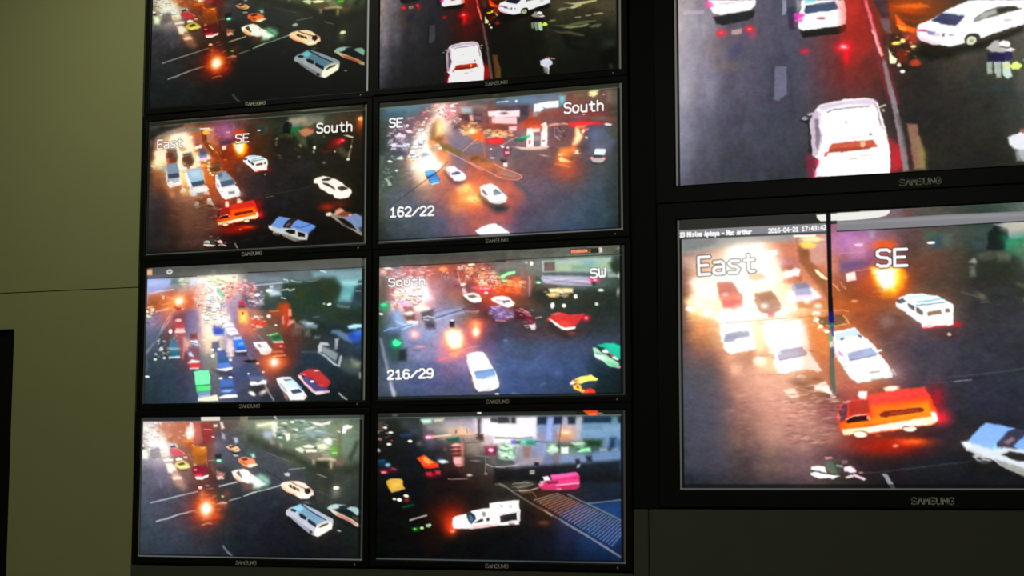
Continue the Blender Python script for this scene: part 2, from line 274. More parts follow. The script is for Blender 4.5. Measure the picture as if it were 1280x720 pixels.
'P ffffff 1 2.6 207.3 289.7 215 285.3 265 279.1 278.3 291.5 292.9 313 304.5 331.2 295.4 334 271.6 327.5 238.3 332.8 220.1 338.4 211.1 332.2 202.3 310.8',
'P 8c8ca8 1 1.4 212.4 292.9 221 285.5 263.5 279.1 274.7 292 272.2 297.4 216.1 307.5 213.2 300.5',
'P a8a8c0 0.4 3.5 214.8 296 272.4 286.8 274 294.4 216.1 305.1',
'P 404868 0.6 1.2 214 305.6 272.8 296.8 272.2 298.6 215.2 307.5',
'P d8ecff 0.9 1.2 213.3 292.3 220.9 290.7 219.4 294.6 214.2 295.9',
'L 3a3a3a 0.8 1 2.2 199.5 301 206.1 302.4',
'L 6a5a50 0.6 1 1.6 172 297.3 205.6 296.3',
'P 8a5a48 0.9 1.7 276.9 289.1 281.4 287.1 293.4 289.5 281.3 291.6',
'L a87858 0.8 0.9 0.9 278.3 290 320.3 288.1',
'L a0a0a0 0.9 1 1.6 238.4 332.2 271.6 329.3',
'L 606060 0.7 1 1.3 250.3 339.1 271.4 337.1',
'E ffffff 1 1 261.7 342.9 10.6 3.8 2.1',
'L 505050 0.8 1 1.3 214 336.8 224.6 339.1',
'P 5a3c2c 0.55 10.4 232 350.8 250.2 342.1 292.4 337 304.1 346.2 318.5 370.4 344.7 394.7 261.3 393.4 249.7 369.2',
'P 3a2a20 0.4 13.9 253.1 351.2 289.1 351.9 285.6 375.8 258.6 375.3',
'E fff4e8 1 4.3 175.5 309.6 13.8 10.6 2.1',
'P ffd8a0 0.6 10.4 162.6 309.9 202.5 301.7 214.1 332.3 171.5 331.3',
'P d89a80 0.6 8.7 110.2 311.7 134.9 312.3 140.7 336.8 116 336.3',
'E f0b89a 0.6 6.9 122.4 323.6 8.8 10.6 2.1',
'P fff4e0 1 2.1 224.1 368.7 246.8 366.7 255.5 384.3 240.3 387.1 228.4 379.3',
'P fffaf0 1 2.6 287.4 362.4 310 352.3 318.5 370.4 330.1 385.6 309.5 376.2 291.7 371.4',
'E e8e0d8 0.9 1 324.8 384 6.3 3.8 2.1',
('S', 'e8b8a0 d89878 a86858 f8d0b0', 0.35, 176.9, 373.9, 59.4, 28.1, -0.9, 40, 4.4, 15.6, 4.5, 11),
('S', 'b07a68 e0a890 8a5448', 0.3, 157.7, 422, 62.5, 40.6, -0.9, 40, 4.4, 18.8, 4.5, 12),
'L 503028 0.6 1 1.3 139.8 395.1 200.9 392.4 261.4 386.8',
'L 7a4a40 0.5 1 1.3 159.1 337.2 220.1 336',
'P a86038 0.35 16.7 260.7 212.4 359.5 212.6 385.5 240.5 402.6 264.9 447.7 331.4 452.6 367 405.8 378 377 353.7 347.9 335.2 311.5 370.3 257.2 393.3',
'L ffc890 0.7 1.3 1.5 288 205.7 350.8 206.3 362.6 209.7',
'P 6a4c34 1 2 295.2 219.6 344.6 215.1 356.3 224.5 347.1 236.3 305.3 239.5 296.5 228.7',
'L ffe0b0 0.8 1 1.5 287.9 211.8 293.6 222.5 305.2 244 320 250.5',
'L ffd0a0 0.8 1 1.5 314.3 236.8 335.2 238.9 362 233.7 350.5 218.3',
('S', 'fff0c8 ffd898', 0.9, 305.5, 230.5, 18.1, 18.1, 2.1, 10, 2.4, 4.2, 1.8, 4),
'E fff4d8 1 1 294.5 210.5 6.6 3.6 2.1',
'E fff4d8 1 1 294.2 225 6 4.2 2.1',
'E fffae0 1 1 303.8 238.6 5.4 3.6 2.1',
'E ffffe0 1 1 315.5 249.8 6 3.6 2.1',
'P f4f4ff 1 1.7 328.9 250.8 373.6 243.1 385.1 256.9 405.3 273.9 419.6 290.7 420.9 298.2 436.5 316.4 447.5 340.3 447.3 347.7 424 350.2 397.6 352.6 376.9 358.1 362.4 348.9 351 329.3 336.6 308 329.7 283.8',
'P b0c8f0 0.9 3.3 331.8 255.4 373.6 246.1 388 261.5 379 265.7 349.4 267.9 334.5 269',
'E 38404c 1 1 349.4 266.4 6 3.3 2.1',
'E 303848 1 1 382.7 261.3 4.2 3 2.1',
'P ffffff 0.9 1.7 352.5 263.5 379.1 261.2 402.3 276.8 396.4 279.6 360.9 283.2 343.3 275.2',
'P f0c8f0 0.7 3.3 329.7 283.8 337.2 284 348.6 305.3 330.8 304.9',
'P 8a6078 0.7 1.7 337.1 287 348.7 297.8 348.6 302.9 339.8 299.1',
'L b8b8c8 0.7 1 1.2 340.1 287.1 360.9 283.2 390.5 280.1',
'P 8098c0 1 1.3 357 298 360.7 294.2 405.1 285.2 419.4 298.1 413.4 302.4 361.7 312.2',
'P 50648c 0.4 3.3 359 304.1 369.5 293.9 390.3 289.9 384.1 300.2 363.3 308.6',
'P 384868 0.7 1.2 360.3 309.2 418.8 299.9 417.8 302.2 361.7 312.2',
'P ffffff 1 1.3 416.6 291.5 426.9 288.8 427.7 292.4 419.4 295.7',
'L 505868 0.6 1 1.8 425.4 292.3 419.4 295.7',
'L 707888 0.8 1 1.2 348.2 323.8 371.8 322.3 413 318.8 436.4 317.8',
'P ffffff 1 2 351.1 326.3 436.4 318.7 447.6 337.3 435.7 348.9 382.8 356.8 365.4 347.5',
'P 484850 0.8 1.2 398 336.3 421.4 333.8 422.8 336.8 406.7 339.4',
'L a0a0a0 0.5 1 1.2 394.8 345.1 427.1 342.8',
'P 505050 0.6 1.7 400.6 351.2 427 347.3 432.7 350.3 406.3 354.2',
'G 9c8a90 0.5 453.4 337.5 24.1 18.1 2.1 2',
'L e0d8d8 0.6 1 3 447.7 331.4 454.7 343.4',
'P a87098 0.5 16.6 347.5 44.3 404 44 444.4 79.2 346.6 83.8',
'P b07ab0 0.5 13.3 347.5 44.3 377.3 42.7 373.6 75.9 346.7 80.7',
'P c088a0 0.5 10 365 60.3 400.7 59 399.6 104.3 364 105.8',
'P 584a70 0.8 8.3 346.1 105 414.4 101.9 405.1 122.6 345.7 126.2',
'L e09880 0.7 1.3 1.5 363.5 126.9 390.3 124.4 416.9 120.1',
'P e8c8e0 1 2.5 376.7 69.4 394.5 69.3 392.9 73.8 378.1 73.7',
'L c89ab0 0.4 3.3 1.5 346.5 88.3 400 86.2',
'P b8c0d0 0.4 6.7 407 44.2 421.7 43.4 418.5 56.8 409.6 59.4',
'G e85c20 0.8 435.7 75.8 30 12 3.2 2',
'P c84c1c 0.6 8.3 424.1 66.2 459.4 64.8 461.7 89 426.6 87.4',
'P 40342e 0.6 16.6 461.3 46.9 500.7 48.8 508.8 177.6 496.5 206.9 474.1 176.3 473.6 80.5',
'G e85010 0.9 439.8 145.1 51 36 3.2 2',
'G c84018 0.7 439.3 166 45 24 3.2 2',
'P ffa018 0.9 8.3 408.1 119.7 472.6 121 480.8 140.7 474.4 161.4 456.5 181.6 433 183.8 416.1 156.1',
'P fff070 0.95 8.3 412.5 122.9 465.3 122.1 466.1 146.1 453.8 169.6 427.6 165.6 419.3 144.3',
'P ffffff 1 6.7 416.8 124.6 457.9 124.8 454.1 157.6 436.4 165.9 422.2 144.4',
'L e87020 0.5 1 1.8 404.7 137.6 434.2 135.2',
'L ffd060 0.6 1 1.8 412.8 171 462.6 169.9',
'L f08030 0.6 1 1.8 406.7 179.8 453.6 179.1',
'L a04018 0.6 1 1.8 416 160.6 433.5 165.8',
'L ffb050 0.3 1 1.5 418.8 165.2 441.9 181.1',
'L 7a3414 0.9 1 1.5 425.6 125.9 443.4 121.2',
'P ffe0d8 1 1.7 357.5 129.1 376.9 127.5 378 144.1 369.1 145.3 358.6 147.3',
'L a08080 0.4 1 0.9 367.9 130.1 367.6 143.7',
'P 6a4030 0.4 16.6 345.2 147.3 422.1 150.4 456.5 181.6 508 207.3 344 201.6',
'E ffb090 0.8 2.5 374 188.2 6.6 2.4 3.2',
'G d86828 0.35 367.9 196.4 48 15 3.2 2',
'L e0a878 0.8 1 1.8 345.2 147.3 356.8 162.9',
'P 40504a 0.4 16.6 512.3 46.4 658.3 41.9 656.8 89 586 85.8 511.1 91.2',
'P 3c5848 0.7 8.3 520.9 52.8 547 48.1 549.3 66.2 523.3 67.9',
'P 506a5a 0.5 8.3 552.5 57.4 572.5 58.4 570.3 85 553.1 84.2',
'P 2c4450 0.6 6.7 529.3 62.2 555.3 60.5 557.4 84.4 534.4 86.3',
'E ffffff 1 1 531.8 73.7 7.8 2.7 -4.8',
'P 243028 0.4 10 597.9 71.5 620.8 66.6 643.1 76.6 642.4 100.2 608.3 104.6 597.3 92.2',
'P 3c4654 0.6 8.3 614.8 75.2 640.3 76.5 639.8 91.2 617.2 90.2',
'P 141c1c 1 3.3 645.1 58.9 658.2 44.8 686.2 50.7 679.4 87.1 676.3 95.8 642.5 94.9',
'P a8b0c8 0.95 3.3 658.3 41.9 720 40.6 718.9 74.3 685.3 75.7 684.8 50.6',
'P d0d4e0 0.6 6.7 686.4 43.3 720 41.5 719.5 56.7 688.7 58.2',
'L c890a0 0.6 1 1.8 688.5 64 719.5 55.3',
'P 2a8a60 0.9 6.7 681.1 78.4 719 72.9 717.4 121.1 690.2 99.4 677.7 94.4',
'P 50c898 0.6 5 688.1 78.7 704.8 78.1 704.5 88.3 687.8 87.5',
'P 4a4e44 0.9 5 619.7 102.1 648.2 96 690.2 99.4 686.7 119.8 661.4 121.6 658.9 112.7 630.6 117.4',
'P 242620 0.7 13.3 630.6 117.4 658.8 115.6 661.3 124.6 686.6 122.7 690.8 166.8 623.8 152.4',
'P a8aca8 0.8 3.3 605 117.7 616.7 107.9 622.1 117 619.1 121.3',
'P 7c8078 0.7 5 606.2 126.6 617.6 125.6 618.4 146.3 608.4 145.9',
'P 6c7a60 0.5 5 662.1 99.6 690.1 102.3 686.9 115.4 664.5 113',
'L 606460 0.8 1 1.8 591.9 177.1 619.9 189.1',
'L 686c68 0.8 1 1.8 626.6 199.6 644.9 200.8',
'P 343430 0.35 20 505.3 91 597.3 92.2 606.2 175.3 508.6 183.5',
'G a89aa0 0.35 438.5 233.2 15 15 2.1 2',
'P 1e1e22 0.55 10 510.9 238.4 582.4 240.6 570.1 269.7 524.6 262.5',
'P 9a1420 0.95 3.3 505.1 239.7 576.8 237.5 582.3 242.1 576.5 247.8 553.7 247.1 513.4 251.8',
'G 8a1c24 0.8 582.3 242.1 10.8 7.8 2.1 2',
'G 5a1c24 0.35 556.2 260.4 36.1 15 2.1 2',
'P f4f6fa 1 1.3 458.5 193.6 477.5 191.3 486.3 185.6 503.8 181.8 541.2 183.2 555.3 191.1 570.7 200.5 573.3 210.9 570.9 243.2 562.3 245.3 536.6 244.5 525 248.3 510.7 247.3 506.6 238.3 493.8 229 474 213.5 459.7 202.6',
'P e8f4ff 1 1.5 462.2 186.3 482.7 178.1 511.7 177.1 537.4 184.6 554.3 194.1 571.2 205 548.2 208.6 496.5 206.9 470.6 197',
'P 80b8d0 0.5 2.5 482.6 182.6 508.8 179.1 520.2 184 491.2 187.4',
'L 5aa0b8 0.9 1 1.8 498.2 194.4 545.9 189.3',
'L 40748a 0.9 1 1.8 496.6 200.9 519.7 200.2 557.1 197.7',
'L 90d0e8 0.6 1 2.4 508.6 183.5 531.7 182',
'P 28303c 0.9 1.7 461.5 189.3 473.8 185.8 479.4 192.9 470.6 197 461.9 195.2',
'L 4898b0 0.9 1 1.8 503.4 195.2 523.6 193.8 555.3 189',
'L 406070 0.9 1 1.8 500.3 202.5 526.3 201 552.3 196.9',
'P 303844 1 1.3 481.7 195.3 494.6 202.3 511 213.2 511.3 223 497.1 214.2 481.5 203.3',
'L f4f6fa 1 1 2.4 496 202.3 497.1 214.8',
'P 4a4038 1 1.2 520.2 215.6 549 211.9 550.2 220.5 521.4 224.5',
'P 4a4038 1 1.2 555.5 212.1 564.7 210 565.4 218 556.8 218.6',
'P e0dce0 0.4 1.7 514.5 213.3 517.4 212.9 518.8 244.6 513 246.8',
'P c8ccd4 0.7 1.7 459.7 202.6 478.6 201.7 477.1 206.1 465.4 207.2',
'L d82c3c 0.6 1 2.1 512.1 246.7 526.6 244.2 539.4 247.6 559.5 242.9',
'E c0b8b0 0.9 1 563.2 263 4.2 3.6 2.1',
'L 646870 0.5 1.3 1.2 516.2 361.4 539.1 360.7 567.6 358.3',
'L c0c4c8 0.8 1.3 1.2 570.4 359 604.4 355.3',
'G c02010 0.75 429.7 484.5 80.7 25.7 1.1 2',
'G ff5020 0.9 479.5 479.4 40.4 9.5 1.1 2',
'G ff7830 0.9 486.6 478.4 22 4.4 1.1 2',
'E ffb090 0.9 2.5 449.9 488.2 5.1 2.6 1.1',
'E d06040 0.7 2.5 415.8 466.3 5.1 2.2 1.1',
'G e02838 0.9 540.7 431.6 22 16.9 1.1 2',
'G c81420 0.6 531.2 395.5 22 33 1.1 2',
'P 380c0a 0.35 16.5 347.2 469.3 451.7 459.4 529.8 444 507.8 477.9 408.2 486.1 365.1 480.3',
'P d84028 1 1.7 331.9 421.6 345.2 396.2 367.1 393.6 403.4 382.5 446.7 374.2 510.7 369.2 520.9 384.5 534.1 417.1 538.8 437 522.7 447.5 494.5 449 451.7 456.5 394.3 463.2 343.7 465.6 335 447.3',
'P c83c38 0.9 5 358 394.5 403.4 382.5 446.7 375.3 510.7 369.2 519 388.1 460.4 396.2 402.9 404.4 355.7 414.6',
'P e05048 0.5 9.9 403.4 382.5 510.7 371.7 514.7 380.8 410.3 395.4',
'P 963028 0.9 2 357.9 396.4 396 393.3 400.8 418.9 357.3 424.9',
'P b83c2c 0.6 3.3 397.8 391.5 403.2 391.6 406.2 419 401.1 420.7',
'P ff7818 0.9 5 340.6 441.8 409.5 429.9 452.8 416 517 398.9 525.2 418.8 533.9 424.3 516.1 431.3 409.2 442.6 342.1 452.8',
'P ff8c20 0.55 8.3 402.9 404.4 517.1 395.3 526.9 420.6 459.4 434.2 405.6 441.5',
'P 6a2418 1 1.5 419.7 422.8 425.9 417.4 502.6 409.5 508.9 412.5 507.6 418.6 431 429.5 422.1 428.3',
'P a03c20 0.6 1.7 438.4 419.4 495.4 413 498.9 416.6 445.4 423.9',
'P fff0c0 0.95 2.5 342.1 453.9 401.9 447.3 459.3 438.5 523.2 427.8 533.7 429.7 535.3 436.9 522.7 445.7 494.5 447.2 451.8 454 394.4 460.6 345.5 464.9',
'P ffffff 0.8 3.3 394.6 451.5 459.2 443.2 509 434.8 508.8 442.7 451.9 450.3 398.1 458.1',
'P 4a3040 0.9 2 335.6 418 347 399.9 356 403.7 352.5 429.2 338.8 438.2',
'P c8a0a8 0.9 1.7 345.2 396.2 359.8 393.5 361.6 396.4 348.8 400.6',
'L e8c8c8 0.5 1 1.5 335.6 419.8 338.9 434.5',
'P 280c0c 1 1.3 352.4 434.7 362.7 426.4 391.6 425.3 399.4 429.8 396.8 435.2 353.3 440.2',
'L ffe8d8 0.9 1 1.8 350.9 432.8 366.3 425.7 392.4 423.2',
'E ff9878 0.9 1 396.9 429.8 4 4 1.1',
'E 4a2018 0.7 1 380 460.5 14.7 4.4 1.1',
'E ffe8d8 1 1 379.9 463.7 13.9 5.9 4.1',
'E 4a2018 0.8 1 479.6 451 14.7 4.4 1.1',
'E fff4e0 1 1 479.5 453.9 13.2 5.5 -2.9',
'E d8b0a0 0.6 1 479.5 452.4 6.6 2.2 1.1',
'P ffffff 1 2.5 522.7 420.6 532.2 420 537.8 435.1 526.4 438.6',
'P e8203c 0.9 3.3 532.3 417.1 542.4 431.6 540.5 438 536.3 436.9',
'E ffe8e0 1 2.5 386.1 382.2 9.5 7.3 1.1',
'P fff0e0 0.7 1.7 378.4 374.8 383.7 378.5 395.7 374.4 394.2 391.5 379.8 390.1',
'E fff0e0 1 2 443.9 370.5 12.5 5.5 -3.9',
'P ffd0b0 0.5 3.3 428.9 368.4 461.2 365.4 461 372.6 432.3 375.7',
'L 704840 0.6 1 1.5 356.2 392.7 361.7 392',
'P fff0e8 0.8 2.5 287.4 360.2 313.2 355.2 323.7 381.1 305.6 369.8 290.8 371.4',
'E e0d0c8 0.9 1 326.5 384.9 5.9 2.9 1.1',
'P d8a08c 0.3 27.9 113.3 291 217 329.9 295 343.7 293.5 415.5 327.9 475.3 268 498.7 196 486.2 154.4 425.6 118.2 376.5',
'P e8b8a0 0.3 24.5 101.3 266.2 198.5 341.7 246.3 378.8 221.5 414.4 154.9 389.3 112.8 327.7',
'P 4c4c58 0.45 24.5 7 288.3 76.1 290.1 105.7 388.5 109.7 533.9 4.2 533.6',
('S', '6a4844 583c38 8a605a 50342e', 0.5, 293.3, 432.1, 69.7, 84.4, -5.9, 90, 5.9, 22, 5, 13),
('S', 'e8b8a8 f0c8b8 c89080', 0.6, 282.6, 413.6, 62.4, 69.7, -5.9, 70, 3.7, 16.1, 5, 17),
('S', 'ffe0d0 f8d0c0', 0.6, 268.3, 391.3, 47.7, 33, -5.9, 26, 2.9, 9.5, 4, 18),
('S', 'c8a098 e8c0b0', 0.35, 312.2, 403, 44, 22, -3.9, 14, 2.9, 8.8, 4, 14),
'P 20221e 0.6 8.3 280 541.8 374.3 549.3 374 563.7 287 558.3',
'P 4c5c50 0.9 2.5 304.3 520 328 516.5 338.5 534.7 334.7 545.6 312.9 541.9',
'P 303830 0.8 2.5 320.8 516.5 342.5 520.2 342 542 331.1 542',
'P f0f0f4 1 1.3 276.4 541.8 287.4 538.9 336.4 548.5 323.6 553.6 290.8 552.1 277 546.2',
'P e4e8ee 1 1.3 277.4 529.4 295 526.6 305.9 529.5 309.3 541.9 294.8 538.2 278.7 536',
'L 181818 0.9 1 1.8 280.1 538.2 309.3 543.7 327.4 546.3',
'P f8dce4 1 1.7 343 531.1 356.8 526.8 367.5 534.1 370.9 540.2 360.1 542 345.7 539.1',
'P e8c0cc 1 1.5 363.7 542 390.4 554.7 384.9 557.2 367.1 549.3',
'P d0a0a8 0.8 1.7 306.3 509.8 319.1 508.4 321.6 512.1 308 514.2',
'P a8a0a8 0.9 1.7 329.7 525.6 342.3 527.5 340.4 531.1 329.6 529.6',
'P e8e0e8 0.9 1.3 347.3 549.2 363.6 544.9 367.1 548.5 349 552.9',
'P 806070 0.8 1.7 340.7 516.5 353.4 516.6 351.5 522 342.4 523.8',
'E c0a0a0 0.7 1 379.9 542.1 4.4 2.2 1.1',
'P 8a8a90 0.95 1.7 421 544.3 430 542.9 450.5 575.2 439.9 575.2',
'L 404448 0.8 1.7 1.5 385.3 542.1 428.3 539.3 506.4 529.8 597.2 519.5',
'P 0a0b0e 0.3 19.8 587.8 489.2 710.3 507.7 708 577.7 651.4 542.6 610.7 528.4',
'P f0f4fa 1 1.3 587.6 492.8 600 484 612 487.6 645.9 502 662.7 509.2 710.4 505.9 708.9 549.7 685.5 542.7 655.3 529.2 642 517.9 631.7 516.1 611.4 507.1 589.2 498.1',
'P 90c8f0 1 1.3 600.1 482.2 612.7 462.8 638.9 451.7 657.7 452.6 694.9 461.8 677.6 472.2 660 488 649.3 502 625.5 494.8 601.6 487.5',
'P b8e4ff 0.8 3.3 612.7 462.8 638.9 451.7 657.7 452.6 650.7 458.5 616 468.1',
'L 60b8e8 0.9 1 1.5 601.6 487.5 647.6 502.4',
'P 1e222c 1 1.5 651 502 663.4 488 680.9 474 698.2 463.6 711.8 463.7 711.1 483.1 690.3 498.8 663 502.1',
'P 807888 0.8 2.5 670.2 489.8 691 477.6 701.1 479.5 683.7 491.7',
'P a8b0c0 0.9 1.7 652.2 497.5 666.6 496.1 664.7 501.1 652.7 502.4',
'P a8c4e0 0.9 1.3 690.5 493.5 710.8 491.9 710.5 500.6 691.9 499.8',
'P 14181c 1 1.3 659.4 508.1 710.2 511.2 709.7 527 672.7 518',
'P a8a4c0 0.9 2 648.7 521.4 672.6 518.7 709.6 528 708.9 549.7 685.5 542.7 655.3 529.2',
'E 606068 1 1 623.1 517.8 16.1 6.2 6.1',
'E c8c8d4 1 1 623.1 517.1 12.5 3.7 6.1',
'E 303038 0.9 1 624.7 520.6 8.1 2.6 6.1',
'G 302824 0.3 577.5 485.6 22 14.7 1.1 2',
'P 0a0b0a 0.4 28.5 583.3 484.1 671.2 536 766.3 552.6 791.6 518.6 749.2 555.6 597.4 548.1',
'P 80a8e0 1 2.8 594.1 478.7 617.7 450.3 630.6 443.1 661.2 448.7 685.1 454.8 665.9 472.7 646.5 485.5 638 494.9 596.4 484',
'P 303244 1 3.2 648.7 483.6 670 461.1 685.1 454.8 713.3 459.5 692 481.9 679.2 493.1 648.8 491.5',
'P 907078 0.8 3.6 661.6 480.3 678.9 471.4 683.3 477.5 670.4 486.7',
'P 7ca4e0 1 2.8 681.3 489.3 704.8 466.9 717.7 461.7 748 471.2 799.8 491.6 791.4 506.8 774.4 517.7 765.9 525.1 722.6 507.2 692.3 497.7',
'L 3c5480 0.9 2.1 2.5 705.2 492.5 731.1 495.8 778.3 482.6',
'P c8d0d8 1 3.2 581.1 482 592 480.6 640.2 497 661.8 492.2 696.6 496 765.9 523.1 759.8 548.3 731.8 546.9 671.1 532.1 631.7 510.3 587.8 492.3',
'P 16181c 1 2.8 657.7 505.8 675 500 705.3 505.5 704.7 520 683.9 518.9',
'P 16181c 1 2.8 718.4 510.9 750.9 522.4 748.9 536 718.7 530.5',
'P e8ecf0 0.9 4.3 581 480 596.3 480.8 596.5 490.7 585.6 491.3',
'P 1c242c 0.8 7.1 765.9 521.2 799.9 495.5 791.6 518.6 766.1 540.8',
'E b0b0b4 1 2.1 613.4 511.4 10.9 5.9 18.6',
'E 303030 0.9 2.1 615.2 514.2 6.7 2.9 18.6',
'P 8a8c88 0.9 3.6 644.8 515 714.4 538.2 731.9 550.8 697.3 549.1 653.7 527.2',
'P 080a08 0.4 14.2 806.3 326.9 875.2 364.5 909.5 388 892.5 391 832.4 360',
'P f8f8f4 1 2.8 786.6 298.1 801.6 291.9 831.5 285.9 857.3 292.7 887.3 302.4 917.3 320 934.4 336.7 957.9 349.8 960.1 365.6 943.4 382.2 909.5 386.1 883.9 380.7 875.2 366.4 858.1 363.5 815 335.3 806.2 317.1 789 313.3',
'P 2c302c 1 2.8 821 300.3 848.8 294.9 870.2 300.2 853.2 308.2 827.5 305.4',
'P 2c302c 1 2.8 825.4 311.6 853.3 318 883.5 339.5 885.7 347.4 853.5 329.8 832 320.6',
'P 34383c 1 2.8 894.1 336.2 917.4 331.7 940.9 342.9 943 347 913.4 353 898.4 344.3',
'L c8c8c4 0.7 2.1 1.7 818.9 306 857.5 310.4 883.4 331.6',
'L b8b8b4 0.5 2.1 1.7 815 335.3 858.1 363.5',
'E d0d0d0 0.7 2.1 902.9 366.1 3.4 2.1 3.6',
'G b84028 0.8 850.2 416 42.1 18.9 3.6 2',
'G 8a2c20 0.45 909.7 407.6 50.5 16.8 3.6 2',
'P 9a9a9c 1 3.6 842 444.9 863.3 438.2 876.1 444.8 910 429.1 952.5 449 977.9 450.4 1009.6 467.7 1020.3 487.7 1020.8 549.8 982.8 528.4 936.1 498.8 889.2 472.9 863.5 455.9',
'P 88a0c8 1 4.3 944.1 456.4 977.9 450.4 1003.2 463.5 1014 487.4 1014.2 514.5 991.1 517.2 969.9 496.7 927.3 467.1',
'P f8e8d8 1 5.3 844.1 441.1 863.3 438.2 869.8 448.4 859.2 455.6 844.2 451.7',
'P e8b0a0 0.9 5.3 888.7 429.9 907.8 423.1 927 432 918.6 443.3 884.7 451.2',
'P 8a4840 0.9 7.1 918.6 439.4 960.9 445.6 952.6 456.8 918.8 458.9 897.5 453.8',
'E f0c0b0 0.9 2.1 952.6 454.9 6.7 4.2 3.6',
'P 20242a 1 3.2 893.4 463.3 927.3 469.1 961.4 492.3 980.6 516.7 953.1 507.5 919.1 486.2',
'L b8b8b4 0.8 3.6 3.4 876.3 456.6 919.1 494 970.1 520 1016.6 545.7',
'P 3a4a6a 0.8 5.3 993.2 509.6 1014.1 499 1014.3 526.2 999.6 529.3',
'P 707874 0.8 7.1 1001 451.7 1013.6 448.5 1013.9 475.7 1003.2 463.5',
'L 5a5e5c 0.6 3.6 1.3 559.1 349.7 616 345.2 659.6 341.8 763.3 328.3',
'P 98968c 0.9 10.8 668 31.7 750.7 29.9 828.6 39.7 828.8 63.5 785.7 64.3 759.9 74.4 699.1 67.9 672.7 52',
'P b0aca0 0.7 10.8 676.7 32.3 742 33.2 751 53.8 698.9 57.9 676.9 44.3',
'P 7a8088 0.6 10.8 755 30.2 824.2 37.4 824.5 59.2 759.6 52.4',
'P 2e7a58 0.8 14.4 672.9 68 725.1 63.9 725.5 95.8 686.5 105',
'P 60705a 0.8 14.4 690.6 89.3 725.4 83.8 752 129.5 752.4 157.3 726.3 151.6',
'P c89880 0.95 5.4 714.6 87 751.3 77.7 786.1 88.2 781.9 103.8 747.5 117.2 725.7 107.7',
'P 8a5040 0.8 7.2 751.3 73.7 785.9 76.3 786.1 90.2 760.1 84.3',
'P 181c18 0.5 10.8 785.8 66.3 803 65.6 803.2 77.5 785.9 74.3',
'P 242820 0.35 35.9 664.5 91.4 717 103.1 726.5 167.5 613.3 175.7 612.4 119.7',
'P 181c18 0.6 14.4 756.2 117.9 782.3 131.6 782.8 167.4 756.7 157.6',
'E f4f8e8 1 2.2 789.6 163.9 6.4 7.2 4.4',
'G 90b8a0 0.9 785.1 181.4 7.6 7.6 4.4 2',
'E c0c4b0 0.6 5.4 722.8 151.3 5.1 7.6 -35.6',
'E 787a68 0.7 5.4 718.3 198.7 6.8 5.1 4.4',
'E 706e60 0.7 5.4 628.8 188 9.3 4.2 34.4',
'L 6a6858 0.6 5.4 4.2 700.5 165.7 722.3 173.2',
'G c03040 0.85 894.1 149.3 29.7 21.2 4.4 2',
'G ff4060 1 915.4 142.9 14.4 9.3 4.4 2',
'G ffa0b0 0.9 915.4 142.9 5.9 4.2 4.4 2',
'G ff5068 0.9 900.6 151 6.8 5.9 4.4 2',
'G 802028 0.5 872.9 161.7 33.9 21.2 4.4 2',
'E f8f4e4 1 2.2 999.5 59.1 14.4 8.5 4.4',
'G e08030 0.8 999.7 76.1 21.2 25.4 4.4 2',
'G a85020 0.5 995.6 95.5 25.4 25.4 4.4 2',
'G f8c070 0.6 999.5 59.5 21.2 13.6 4.4 2',
'P d8dcc8 1 3.6 919.4 121.5 940.7 122.2 964.2 130.6 962.1 137.1 936.5 128.6',
'L a0a498 0.6 4.3 3.8 960.1 144.1 954 179.1 941.7 221.5',
'E f0f0e8 1 2.2 940.9 223.4 7.6 5.5 4.4',
'E d8d8c8 0.9 2.2 956.1 171.3 3.8 5.1 4.4',
'E b8bcb0 0.6 7.2 945.8 202.1 5.9 17 19.4',
'P 5a5c50 0.8 10.8 885.9 174.4 915.7 170.5 941.5 197.9 928.9 216.7 898.9 195',
'E d0c8b8 0.9 2.2 881.7 187.1 5.1 3.4 4.4',
'G 903030 0.4 838.9 183 25.4 5.9 4.4 2',
'E 9aa09a 0.8 5.4 833 230.8 6.8 3.8 4.4',
'E 808880 0.6 2.2 831.7 121.2 5.9 3.8 34.4',
'G 6a3c30 0.35 914.5 61.9 42.4 29.7 4.4 2',
'G 5a2c1c 0.4 1012.8 128.2 21.2 50.9 4.4 2',
('T', 'East', 'ffffff', '30302c', 0.5, 41.5, 119.8, 171.9, 117.7, 37.3, 5.1),
('T', 'SE', 'ffffff', '30302c', 0.5, 419.4, 117.8, 486.6, 118.3, 33.6, 5.1),
('T', 'South', 'ffffff', '30302c', 0.5, 795.7, 104, 962.7, 106.1, 39, 5.5),
]
